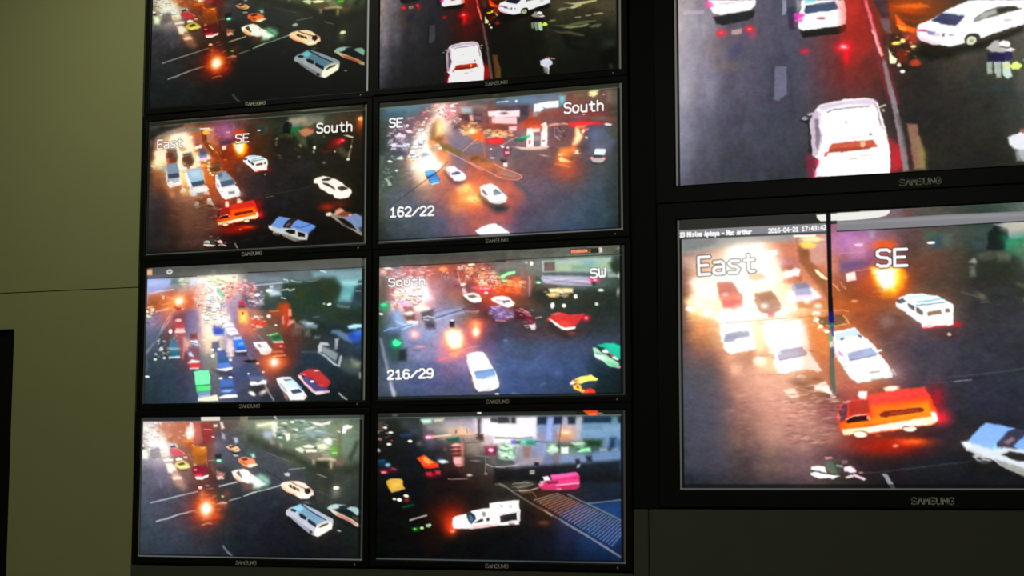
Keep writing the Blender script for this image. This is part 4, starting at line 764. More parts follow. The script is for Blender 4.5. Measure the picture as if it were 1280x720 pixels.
FEEDS['station'] = [
('F', (0, 60, 130, 200, 270, 340, 420, 520, 620, 720, 820, 920, 1024), (0, 60, 120, 180, 250, 320, 390, 450, 510, 576), '303c34 405860 50707c 707078 a87078 806068 505c60 506068 485a68 506878 604840 50443a 2c3028', '38443a 4c5c60 5a6068 806468 ffe0c0 b07870 6a5050 704840 5a5058 64606a 784840 5c4438 343830', '303a30 504a50 70586a c88a78 ffe8d0 8a6a6a 7c6870 a85038 a85040 7a5a5a 783c38 703a38 3c3c34', '2c3430 4a4c54 6a6878 ffd8a8 c88060 807080 7c7078 7a5a60 806068 705058 78504c 4a4a58 404038', '3c4640 4a524e 806e68 ffe8c8 e88858 7a6870 8a5a50 6c6068 6c585c 6c5050 74504c 4c4a54 303630', '44504a 4c544e 70645e f8c098 c87858 805868 b06050 8a5850 6c5458 684e52 6a4848 4a4c4e 303632', '485048 50565c 585860 8a7068 9c6860 a86050 c86c50 a05c50 6a5864 5c505c 54484c 404850 2c3430', '40463c 50565c 525866 5c5c6a 7c5c64 c87858 d86c4c 985050 5c4e5c 544c5a 484a58 384450 28302e', '2c322c 40464a 444e52 464e58 505060 8a5860 b0584c 7c4c58 50485a 484a58 404a58 344450 242c2c', '20262a 2c3438 343c40 3c4450 484a58 605060 784c58 605064 4c485a 424858 36445a 2c3a44 202826'),
('N', 0.05, 60, 40, 4),
'P 4c6c78 0.6 20.6 10.1 16.8 217 16.4 221.5 53.8 177.9 54.6 129.7 67.4 45.9 65.2 14.9 67',
'P 688894 0.4 20.6 27.9 22.3 177.8 23.7 169.1 41.5 36.9 43.8',
'P 2c4450 0.5 17.2 19.2 42.4 72.3 42.3 116.5 49.9 72.4 58.9 23.7 59.4',
'P 6a5058 0.5 27.5 116.6 74.7 195.3 51.8 230.2 62.7 213 123 169.5 140.4 108.1 136',
('S', 'ffe8e0 f8c0b8 ff9080 e85868 fff8f0', 0.85, 265, 53.1, 77.4, 34.4, -5.4, 70, 3.4, 9.5, 2.2, 31),
('S', 'f070b0 e03878 ffc8d8 b04060', 0.8, 299.6, 68, 25.8, 38.7, 4.6, 26, 3.4, 9.5, 2, 32),
'P ffffff 0.9 10.3 247.7 72.3 264.9 44.9 282.3 29.8 290.9 38.7 273.7 70.2 252 89 234.7 104.1 230.3 87.4',
'P a8c0c8 0.8 10.3 351.3 43.4 402.8 47.4 402.8 75.9 359.9 68.6',
'E fff0e8 1 2.1 316.9 35.8 9.5 6.9 4.6',
'E fff0e8 1 2.1 323.3 57.6 11.2 5.2 4.6',
'L f0f8f0 0.9 2.1 3 321.2 28.7 342.7 28.4',
'P a8a090 0.5 13.8 402.8 39.2 466.8 44.3 462.5 60.2 407.1 53.8',
'P ffffff 0.85 20.6 230.3 95.6 213 102.5 204.3 126.5 173.8 128.4 160.8 164.4 152.1 176.2 147.9 212.8 150.3 278.6 265.5 286.2 265.4 261.7 230.7 218.5 213.2 176.4 213.1 151.8 230.4 120.2',
'P fff0d0 0.7 13.8 152.1 176.2 178.3 178 174.3 280.2 150.3 278.6',
('S', 'ffffff ffe8d0 f8d0b0', 0.8, 173.8, 136.6, 25.8, 47.3, -5.4, 26, 6, 12.9, 2.6, 33),
('K', 'f0f0f8 d8d0e0 fff8f0 e8e8f0 c8c8d8', 0.9, 182.6, 157.8, 25.8, 94.6, 22.6, 18, 9.5, 24.1, 0.95, 157),
('K', 'b0a8c8 d8d0e8 908098 e8e0f0', 0.9, 90.6, 151.2, 47.3, 51.6, 14.6, 16, 12.9, 19.8, 0.25, 158),
('K', 'ffc0c0 f0a0b0 d86878 ffe8e8', 0.9, 291, 55.1, 38.7, 25.8, 4.6, 14, 6.9, 11.2, 0.6, 159),
'P ffb060 0.9 13.8 245.6 100.8 275.9 103.1 278.2 148.3 265.2 155.5 252.2 154.6 245.6 129.5',
'P ffe8b0 0.9 13.8 252.1 109.5 273.7 109.1 271.6 139.6 254.3 142.5',
'P 6c4c28 0.7 13.8 230.4 103.8 247.7 92.8 247.9 154.3 282.5 156.8 273.9 188.9 247.9 182.9 217.5 172.6 221.7 127.8',
'G f8a070 0.6 247.7 88.7 25.8 12.9 4.6 2',
'P 7a6038 0.5 10.3 230.7 218.5 248 211.6 282.6 218 360 235.6 377.1 228.6 351.4 218.7 317.1 200 282.5 185.4 265.2 184.2 256.6 204 230.6 194 217.6 201.3',
'P 6c5c30 0.85 10.3 265.3 188.2 299.8 194.8 360 227.4 347.2 238.7 308.5 223.9 286.9 214.2 265.3 204.6',
'P f09060 0.9 6.9 211 174.2 243.6 174.4 247.9 187 230.6 194 217.6 191',
'P c8a088 0.95 5.2 234.9 190.2 256.6 185.6 273.9 201.1 269.6 215.1 248 219.7 235 208.6',
'E fffaf0 1 2.1 265.3 204.6 8.6 3.9 4.6',
'E f8c8a8 0.9 2.1 252.3 192.2 11.2 4.3 4.6',
'P ff9868 0.6 20.6 265.4 237.2 299.9 235.5 291.3 263.4 282.7 287.3 265.5 278',
('S', 'e8d8e8 b0a8c0 806a80 d8b0c0 f8f0f0', 0.75, 90.5, 142.9, 55.9, 47.3, 9.6, 40, 4.3, 13.8, 2.6, 34),
('S', 'f8c8b8 d08880', 0.7, 134.2, 92.5, 47.3, 25.8, -5.4, 22, 3.4, 9.5, 2.2, 35),
'P 303a48 0.6 13.8 55.6 206.5 99.6 201.3 121.7 223.4 86.5 225.1 55.7 218.9',
('S', '50685c 3c4c50 e8f0e8', 0.6, 73.3, 220.1, 47.3, 21.5, 9.6, 14, 4.3, 12.9, 2.4, 36),
'E f0f8f8 1 2.1 47 245.1 10.3 3.9 9.6',
'P e8f0f8 0.9 4.1 75.6 232.6 99.7 226 106.4 238.8 95.4 240.1 77.8 237.7',
'P fff8f8 0.95 4.1 112.4 121.8 138.7 121.7 145.4 131.3 125.6 132.3',
'P e8d8e8 0.85 4.1 64 139 90.5 134.7 116.9 138.7 112.5 148.6 72.9 147.9',
'P e0d8f0 0.9 3.4 73.1 178.8 121.5 182.2 117.1 190.1 77.5 188.2',
'P e8e0f8 0.9 3.4 42.2 176.7 68.6 170.3 81.9 173.3 55.4 181.7',
'E fff0f0 0.9 2.1 123.3 102 6.9 4.3 4.6',
'P 606c60 0.6 10.3 7 219.7 24.7 220.9 11.8 269.5 5.1 269.1',
'P c8d8f8 0.4 6.9 187.2 223.7 204.6 216.7 217.7 229.9 204.7 237.2 189.4 234.1',
'P 6c8090 0.8 6.9 182.8 221.4 204.6 218.8 222 228.2 187.3 236.8',
'P 404850 0.7 3.4 174 181.8 187.1 181.9 189.3 187 178.4 188.3',
'P 6c3c34 0.5 13.8 342.8 79.5 471 89.3 475.2 122.1 377.1 110.7 347.1 104.3',
'P 4a3034 0.8 10.3 351.3 72 445.5 79.2 445.5 111.7 385.7 107.2 355.7 92.7',
'P 786068 0.9 5.2 411.4 84.7 441.2 86.2 443.3 103.4 415.6 101.3',
'P e8b8a8 0.9 6.9 392.1 79.2 407.1 80.3 409.2 104.9 394.2 103',
'P f4d8d8 1 3.4 471 71 543 70.5 542.9 92.7 473.1 91.5',
'P f0c0c0 1 3.4 488 94.6 542.9 96.8 542.9 123.1 487.9 119',
'P 584044 0.8 5.2 462.5 90.7 473.1 91.5 473.1 117.8 464.6 117.2',
'L 303030 0.8 2.1 3 524 83.2 543 86.7',
'P 703828 0.6 17.2 355.7 113.1 542.9 127.1 542.8 155.4 360 142',
('S', 'ffe0a0 ffb060 ff7830 fff4d0', 0.9, 394.2, 132.3, 47.3, 25.8, 4.6, 36, 5.2, 14.6, 2.2, 37),
'G ffe890 0.9 402.8 145.1 25.8 17.2 4.6 2',
'G fff8d8 1 404.9 146.1 11.2 9.5 4.6 2',
'P ffc090 0.95 5.2 353.5 147.6 385.7 148.8 390 159.6 364.3 160.6',
('S', 'fff0c0 ffd090 f8a860', 0.9, 496.3, 162.1, 51.6, 17.2, 4.6, 40, 5.2, 14.6, 2, 38),
'P f07030 0.8 13.8 390 164.5 453.9 165.1 453.9 189.4 419.8 182.9',
'G ff6a28 0.7 432.6 167.6 25.8 25.8 4.6 2',
'P c82c2c 0.95 6.9 458.1 185.6 496.3 178.3 534.3 187 542.7 199.7 525.8 206.6 466.6 203.2',
'E e85048 0.6 6.9 496.3 192.4 30.1 8.6 4.6',
'L ffb8a0 0.9 2.8 2.6 424.1 179.2 394.2 201.4 364.3 224.5',
'L ff9878 0.6 2.8 2.2 445.4 192.8 402.8 197.9',
'L ff8858 0.6 3.4 2.6 443.3 160.3 445.4 200.9 456 213.8 458 262.5',
'P 6c7088 0.5 17.2 407 198.2 449.6 201.2 449.6 241.7 390 237.6 377.1 228.6',
'E e0d8e8 0.9 2.1 483.5 224.6 5.2 3.9 4.6',
'E d0c8e0 0.9 2.1 489.8 259.4 9.5 3 4.6',
'E 503038 0.7 2.1 532 275.5 8.6 3.4 4.6',
'P 7c7688 0.5 34.4 286.8 148.9 360 162.4 377.1 196.1 360 219.3 299.8 186.6',
'P 303034 0.5 10.3 316.9 102.1 347.1 108.4 351.4 133.2 321.3 135.1',
('S', 'f0c0c8 e07890 fff', 0.9, 329.9, 99, 25.8, 25.8, 4.6, 20, 3.4, 7.7, 1.8, 39),
'P b07048 0.6 13.8 368.6 252.4 402.8 246.6 445.3 249.5 466.5 267.1 542.4 292.3 542.4 312.4 441 305.8',
'P 5c3c28 0.7 10.3 394.2 254.1 411.3 247.2 436.8 250.9 428.3 264.5 398.5 264.5',
'P 6a4430 0.6 10.3 436.8 257 462.3 258.7 462.3 274.9 441.1 273.4',
'P d07040 0.7 10.3 432.6 281 496.1 285.2 491.8 301 445.3 298',
'L e8a0a8 0.9 2.8 3.4 291.2 218.6 334.3 241.9 377.2 265.1 441 305.8',
'L e89a90 0.9 2.7 3.6 389.4 269.6 443.3 298.7 488 322.9 532.4 346.1',
'P e87048 0.35 47.8 362.4 336.2 443.3 332.8 538 398.1 537.9 457.2 487.8 462.7 398.4 457.6 335.4 402.8',
'G f09050 0.6 371.4 413.5 63 40.5 3.8 2',
'G f8b868 0.7 393.9 402.1 49.5 40.5 3.8 2',
'G ffe080 0.9 380.4 371.4 22.5 18 3.8 2',
'G ffe090 0.8 407.4 419.9 36 16.2 3.8 2',
'G ffd890 0.6 353.4 378.3 22.5 18 3.8 2',
('S', 'ffd888 f8b070 fff0b0', 0.5, 384.9, 401.5, 49.5, 40.5, -16.2, 26, 4.5, 15.3, 2.4, 40),
'L 604030 0.7 3.4 2.3 411.9 424.4 436.5 439.4',
'G ffc870 0.7 429.8 425.4 22.5 22.5 3.8 2',
'P fff4e0 0.7 27.3 129.4 260.8 280.7 270.9 280.8 283.8 244.3 294.3 203.1 300.2 189.5 325.2 161.9 314.8 138.7 287.4',
'P ffffff 0.9 13.7 180.1 259.9 271.6 266 262.6 286.9 226 290.9 184.7 286.1',
('S', 'e8c0a0 f8e0c8', 0.5, 161.8, 310.5, 40.5, 27, 8.8, 14, 3.6, 12.6, 3, 41),
'P 4a6ea8 1 3.4 200.8 295.8 237.5 291.7 248.9 303.2 264.9 330 267.2 345.1 253.6 348.6 226.2 351.2 214.7 331.1 203.2 313.1',
'P 50a8e0 1 4.1 200.8 297.9 235.2 291.5 246.6 305.2 216.9 314 205.5 311.1',
'P 50a0d8 0.9 4.1 221.5 322.9 253.5 322.8 264.9 340.7 235.3 345.3 223.9 338.1',
'P b8dcf8 1 2.7 223.9 346.7 265 342 262.7 347 230.8 352.7',
'L 282c40 1 2.7 3.2 207.8 322 244.4 309.3 248.9 305.3',
'L 304870 0.7 2 2.3 221.6 331.5 258.1 329.5',
'L 303438 0.75 3.4 3.2 298.9 263.5 262.6 295.5 226.1 316.8 189.5 340.3 125.3 381.6 46.8 428.7',
'P 201c20 0.6 13.7 280.8 300.9 308.1 328.4 330.8 344.8 371.4 347.4 353.4 359.1 326.3 355.3 299 327.9',
'P f8f4fa 1 3.1 289.9 286.5 303.5 281.8 326.2 281.6 344.3 296.5 366.9 313 379.5 328.7 371.4 341 348.9 344.7 326.3 342.4 317.2 329 301.3 313 292.2 297.4',
'P 484c68 1 2.7 314.9 309.6 339.8 303.9 353.4 309.9 348.8 316.1 317.2 318.3',
'P c8c8d8 0.6 3.4 292.2 295.3 303.5 291.7 314.9 309.6 303.5 308.9',
'L a0a0b0 0.8 2 1.8 324 342.3 371.4 341',
'P 6a5a60 0.7 3.4 296.7 302 308.1 309.1 313.5 318.1 303.5 313.1',
'L 808090 0.6 2 1.8 344.3 335 366.9 333',
'P 18242c 0.75 20.5 434.3 404.5 478.9 441 537.9 448.7 537.9 469.8 514.3 485.3 478.8 466.4 443.2 430.5',
'P f8fafc 1 3.1 436.5 374.9 452.2 366.5 483.5 364.2 504.4 372.7 531 398.5 550.8 421.2 544.1 439.8 522 445.7 501.1 444.5 478.9 436.8 465.5 419.1 443.2 405',
'P 4c6c80 1 2.7 473.6 401.8 492.3 393.2 519 389.3 536.7 398.8 532.3 408.3 501.2 413.6 478.9 413.5',
'P 404850 0.9 3.1 443.3 379.5 452.2 386.5 470 406.6 461.1 410.3 445.5 392.4',
'P c8ccd8 0.8 3.4 443.2 396.5 470 415.1 476.7 430.3 461.1 420.9',
'L 909ca8 0.8 2 2.3 487.8 438.2 538 434',
'P ffffff 1 3.1 416.3 548.4 443.1 535.5 478.8 524.7 501 523.4 523.1 536.4 554 559.1 571.6 572.6 571.5 578.4 443.1 570.9 427.5 560.8',
'P dcdce4 0.5 5.1 418.5 550.2 443.1 570.1 469.8 572.3 436.4 561.3',
'P 585c68 0.3 47.8 308.3 460.9 537.9 474 537.7 524.6 478.8 512.9 398.4 533.9 308.4 546.1',
('S', 'a8b8a8 606c5c d8e8d8 384438', 0.7, 32.1, 306.5, 27, 49.5, 23.8, 30, 3.6, 10.8, 1.8, 42),
'P e8f4e8 0.9 4.1 21.9 313.7 32.2 313 50.9 331.6 55.6 342.7 39.4 343.9 34.6 328.4',
'E f0f8f0 0.9 2 76.2 284.2 7.2 4.1 3.8',
'P 404a3c 0.4 27.3 6.3 278.8 55.3 282 60.5 377.6 7 378.7',
'P 5a7890 0.7 13.3 505.1 18.8 664.9 23.5 668.9 56.1 639.6 57.8 505 51.3',
'P 6a8098 0.5 13.3 547.4 22.2 772.7 28.2 772.6 48.2 664.7 47.7 555.8 31',
'L f8fff0 1 2.7 3.7 509.3 36.2 530.4 35 555.8 35.8',
'E ffffff 1 2 590.7 38.2 5 4.6 4.8',
'P 203040 0.6 9.9 505.1 22.9 530.5 18.8 543.1 32 505 33',
'P 443c48 0.85 9.9 505 47.2 639.6 59.8 641.5 118.4 589.1 130.5 589.3 86.2 505 63.5',
'P 303038 0.6 9.9 606.2 57.2 641.7 62 641.6 98.2 608.1 99.7',
'P f8d8dc 1 3 500.7 75.3 604 74.4 605.1 101.5 500.7 96.4',
'P f0c0c4 1 3 500.7 97.6 592.6 101.8 592.5 131.6 500.6 120.7',
'E 3c3038 0.9 3.3 538.8 83.5 17.4 5.4 4.8',
'L f8d0d0 0.8 2 1.7 521.9 81 555.6 86.8',
'P 5c3838 0.7 9.9 504.9 124.3 589.1 132.6 589.1 146.7 559.6 160.6 504.8 136.4',
'P f4c0c4 0.95 4 558.8 138.4 591.2 138.8 591.1 156.9 559.6 155.8',
'P e8fcff 1 3.3 663.9 56.5 723 50.3 767.7 49.8 766.2 76.5 739.4 77.7 706.2 77.1 689.5 87.8 664.6 87.9',
'L 405860 0.9 2 3.3 702.1 71.5 714.5 77.7',
'P 60b8c0 0.8 9.9 767.8 33.8 793.3 33 793.1 65.8 772.5 72.2',
'P a8d8e0 0.5 9.9 772.7 32.2 797.4 34.2 793.2 49.8 776.7 52.5',
'P a89898 0.7 6.6 660.4 87.6 693.7 88.2 677 105 660.3 105.7',
'P 7a4038 0.75 13.3 681.2 93.2 739.4 77.7 780.5 96.9 919.5 115.5 1000.2 137.5 1000 157.2 878.6 140.2 796.8 122.1 693.6 114.3',
'P a04028 0.9 9.9 622.6 125 647.8 108.8 689.4 113.9 701.8 134.9 680.9 149.4 626.7 149.4',
'P 6a4444 0.6 13.3 693.6 110.2 878.7 124.3 919.3 139.3 878.5 144.2 739 133.7 697.6 138.6',
'G 5c7484 0.6 858.3 122.8 45.6 8.3 4.8 2',
'G b02838 0.5 870.5 127.7 24.9 11.6 4.8 2',
'P 5c7878 0.5 9.9 903.1 128.1 951.8 127.9 955.7 142 903 138.1',
'P 50584c 0.5 9.9 951.8 129.9 1004.2 133.8 1004.1 145.7 955.7 142',
'P e03038 0.95 6.6 804.9 142.6 862.3 139.8 943.5 151 951.5 157.6 902.9 157.9 862.1 160.8 813 159.2',
'P ff4850 0.5 6.6 813.1 147.2 878.5 146.2 911 152.6 862.1 156.9',
'P f8b0a0 0.95 4 718.3 148.2 734.9 141.4 772 139.4 804.9 144.6 804.9 149.8 763.7 145.6 730.7 151.1',
'P f8ece8 0.9 4 951.5 157.6 963.7 154.5 983.8 160 979.7 166 959.6 164.1',
'P 5a4850 0.6 16.6 722.4 152.5 804.8 152.6 833.4 172.6 820.8 211.5 738.6 205.6 722.2 180.5',
'L b8a0a0 0.6 3.3 2.5 749.3 150.5 749 194.4',
('S', 'd8b0a0 805848 40343a', 0.9, 771.8, 172.1, 45.6, 20.7, 84.8, 22, 3.3, 9.9, 2, 43),
'P 585c70 0.85 19.9 878.3 168 943.3 168.8 975.5 183.1 991.2 223.6 974.7 269.8 893.8 264.2 878 215.6',
'G 70789a 0.35 918.7 202.6 24.9 33.1 4.8 2',
'P 38442c 0.4 16.6 955.3 181.6 999.6 188.8 999.4 216.3 967.1 214',
'P fff4e8 1 3.3 635.1 152.1 655.9 150.8 664.1 184.3 661.8 228.2 632.7 227 632.9 182',
'P fff4e8 0.95 5 649.7 153.1 689.2 154 689.1 168.1 660 168',
'P fff0e8 1 3.3 693.4 138.3 714.2 131.9 720.3 152.3 718.6 232.2 690.9 231 693.2 186.4',
'P a02c30 0.8 3.3 641.1 198.7 649.5 198.5 649.4 215.3 641.1 214.7',
'P 404040 0.8 3.3 697.2 202.7 709.7 203.6 708.8 209.5 698 208.7',
'P c02c30 0.9 5 691.3 146.2 699.6 144.8 697.4 170.7 690 168.1',
'P a8a8a8 0.6 6.6 664.1 184.3 689 186.1 688.9 206.1 664 204.3',
'P 606870 0.6 6.6 661.9 202.2 691 204.2 690.9 226.2 663.1 224.3',
'P f0b8b0 0.95 3.3 588.8 223.1 630.6 226.8 726.1 226.7 724 233.3 688.8 237.3 613.9 232.9',
'G f86848 0.6 672.6 148.8 41.4 12.4 4.8 2',
'P f89058 0.9 9.9 837.6 157 878.4 158.1 874.3 167.7 865.9 198.8 845.2 233.1 824.7 235.6 820.7 227.4 833.2 196.5',
'P fff0c0 0.95 9.9 837.5 165 862 174.7 859.7 206.3 832.9 232.2 826.8 227.8 837.3 196.8',
'P 8a3424 0.9 6.6 849.8 165.9 882.4 168.3 878.2 187.8 853.7 186',
'P ff8090 0.95 4 866.1 171.1 888.5 169.5 886.4 176.5 870.1 181.3',
'E ffe8c0 1 2 866 179 6.6 6.6 4.8',
'E f8b090 0.9 2 880.1 205.8 6.6 5 4.8',
'P f88848 0.8 13.3 771.3 243.8 828.8 235.9 849.1 249.2 844.9 268.8 771.2 263.7',
'P 38a878 0.95 4 591 191.1 614.1 182.7 647.5 177.1 649.5 185.2 622.4 193.3 595.2 200.2',
'P 1c5c44 0.7 6.6 580.5 190.3 643.3 188.8 609.8 204.5 584.7 200.7',
('S', 'fff0c8 ffc878 f87838', 0.9, 538.5, 167.2, 45.6, 14.9, 4.8, 40, 3.3, 9.9, 1.8, 44),
'P d03838 0.95 6.6 500.5 180.6 530.1 182.7 538.5 195.4 513.1 205.7 500.5 200.8',
'P fff4f0 1 2.7 522.4 212.4 534.2 211.2 540.5 219.7 532.1 223.2',
'P fff0f0 1 2.7 548.9 221.1 559.4 219 559.4 229.1 553.1 228.7',
'L f0c8b0 0.6 3.3 2.9 534.2 209.2 567.9 193.5 593.1 183.2',
'P 503038 0.6 9.9 538.4 227.6 567.8 229.7 563.5 249.5 542.5 248.1',
'P 6c5048 0.5 19.9 797.5 22.1 1017.5 24.1 1016.9 83.4 919.9 75.8 838.3 65.4 797.3 50.2',
('S', 'fff8b0 f8e880 b8b870', 0.95, 910.1, 31.2, 20.7, 12.4, -5.2, 16, 5, 10.8, 2, 45),
'P fff8c0 0.9 6.6 891.8 25.8 928.5 22.8 920.2 42 905.9 46.8 903.9 38.7',
'E c09080 0.9 2 950.6 39.7 5.8 3.3 4.8',
'P 8a7068 0.6 13.3 960.9 27.4 981.2 25.1 980.7 72.6 964.5 71.4',
'P 606858 0.5 16.6 985.2 29.4 1005.3 31 1004.9 74.6 988.7 73.3',
'P 6c7848 0.6 9.9 830.3 32.8 879.5 32.8 871.2 40.1 834.4 39.1',
'E f8c0c0 0.9 2 869.8 112.5 5.8 2.5 4.8',
'G ff7838 0.9 789.9 291.5 39 26 4 2',
'G ff9850 0.8 785.8 266 26 21.7 4 2',
'P ffe8a0 0.95 4.9 764 281.3 777 277.2 820.1 296.8 789.9 297.7 772.6 294.5',
'P ffd080 0.9 4.9 761.9 262.3 785.8 261.8 781.4 270.8 764.1 269.6',
'G c85838 0.55 794 333.6 69.4 43.4 4 2',
'L ffc080 0.5 6.6 3.5 750.8 301.4 776.8 307.4 807.1 315.6',
'P 503834 0.5 9.9 785.7 276.5 828.9 281.5 820.2 295.6 794.3 285.5',
'P e8dcc0 0.95 3.3 831.2 264.9 837.7 252.8 846.3 253.4 846.3 263.9 859.1 267.7 837.6 267.5',
'P 383838 0.5 16.4 842.2 236.4 889.6 223 876.4 259.7 854.9 262.4',
'E fff0f0 0.5 4.9 705.3 264.7 13 2.6 14',
'P 202024 0.6 9.9 897.5 302.8 957.2 302.7 948.6 314.6 910.2 314.1',
'P d8e8f4 1 3.3 914.1 258.1 919.3 252.2 955.6 256.8 956.7 269.4 953.2 281.6 908.4 276.5',
'P fafcff 0.6 4.9 917.2 254.2 955.6 257.7 954.2 267.1 914.9 263.2',
'P 30343c 1 3 908.4 275.2 953.2 280.8 952.3 289.1 910.5 285',
'P b8b0ac 1 3.9 897.6 288.3 955.2 292.2 948.7 306.3 935.9 309.6 906 305.5 899.7 296.7',
'G ff6878 1 901.9 289 10.4 6.1 4 2',
'G ff6878 1 948.8 293 8.7 6.1 4 2',
'E ffc8d0 0.9 2 902.7 288.6 3.9 3.5 4',
'E ffc8d0 0.9 2 948.8 292.6 3.9 3.5 4',
'P a01c34 0.8 6.6 535.8 227.7 553.6 228.9 555.7 258.8 542.4 260',
'P f8b0c0 0.95 3.3 542.4 238.8 560.2 238.7 561.5 246.4 544.6 249.5',
'P 301c20 0.7 6.6 522.4 269.3 549 271.1 544.5 287.7 531.2 282.6',
'P fff4f0 1 3.3 535.7 283.7 552.5 284.9 552.5 300.1 536.5 299.1',
'L d8b0a0 0.8 2 1.7 542.3 299.4 542.3 310.9',
'P b06c58 0.75 6.6 504.5 289.3 548.9 311.3 593.1 329 612.9 342.1 597.4 354.6 557.6 352.1 504.4 340.3',
'P 9a7c74 0.8 6.6 522.3 313.8 557.7 318.3 593 335.3 584.2 343.2 540 340.4',
'L f0b0a0 0.9 2.6 2.6 495.6 284.5 531.2 303.8 566.6 316.7 610.7 338.6 612.8 345 593 355.2 566.5 352.7',
'L f8a088 0.6 2.6 2.2 500 331.5 531.1 344.1 566.5 352.7',
'P e08050 0.6 6.6 517.8 322 548.9 324 540 331.9 517.8 328.4',
'L 604038 0.7 2.6 1.7 526.7 333.2 570.9 346.6 593 345.9',
'P 404c4c 0.6 19.7 570.9 357.2 619.3 381.3 671.7 430.7 649.8 425.2 610.4 397.6',
'P f8fafc 1 3 477.7 364 504.4 378.4 530.9 401.2 550.8 421.4 544.1 440 522 447.1 495.3 443.4 477.6 436.1',
'P 5c7884 1 2.6 491 394.5 504.3 384.7 528.7 404.4 517.6 408.8 495.4 411.7',
'L a0b0b8 0.8 2 2.2 490.9 441.1 530.9 437.1 546.4 431.7',
'P 202c30 0.75 16.4 486.4 449.3 530.8 445.5 557.3 461.8 544 482.1 504.2 479.9',
'P e86850 0.5 23 553.2 351.8 592.9 388.1 619.1 423.4 592.8 413.4 544.3 393.5',
'G d86048 0.4 583.9 438.1 39 39 4 2',
'G c85848 0.5 521.8 501.9 60.7 26 4 2',
'P e0d8c0 0.5 4.9 571.3 219.5 624.3 227.5 690.1 234.2 725.1 230.3 716.3 239.4 681.4 242 611.1 236.3',
('T', 'SE', 'ffffff', '30302c', 0.5, 41.7, 103, 104.4, 104.7, 34.4, 6),
'E ffffff 1 2.1 123.7 100.8 3.4 3.4 4.6',
('T', 'South', 'ffffff', '30302c', 0.5, 787.9, 102.2, 954.1, 102.3, 39.3, 5.8),
('T', '162/22', 'ffffff', '30302c', 0.35, 46.2, 471.9, 242.9, 475.2, 36, 6.3),
]
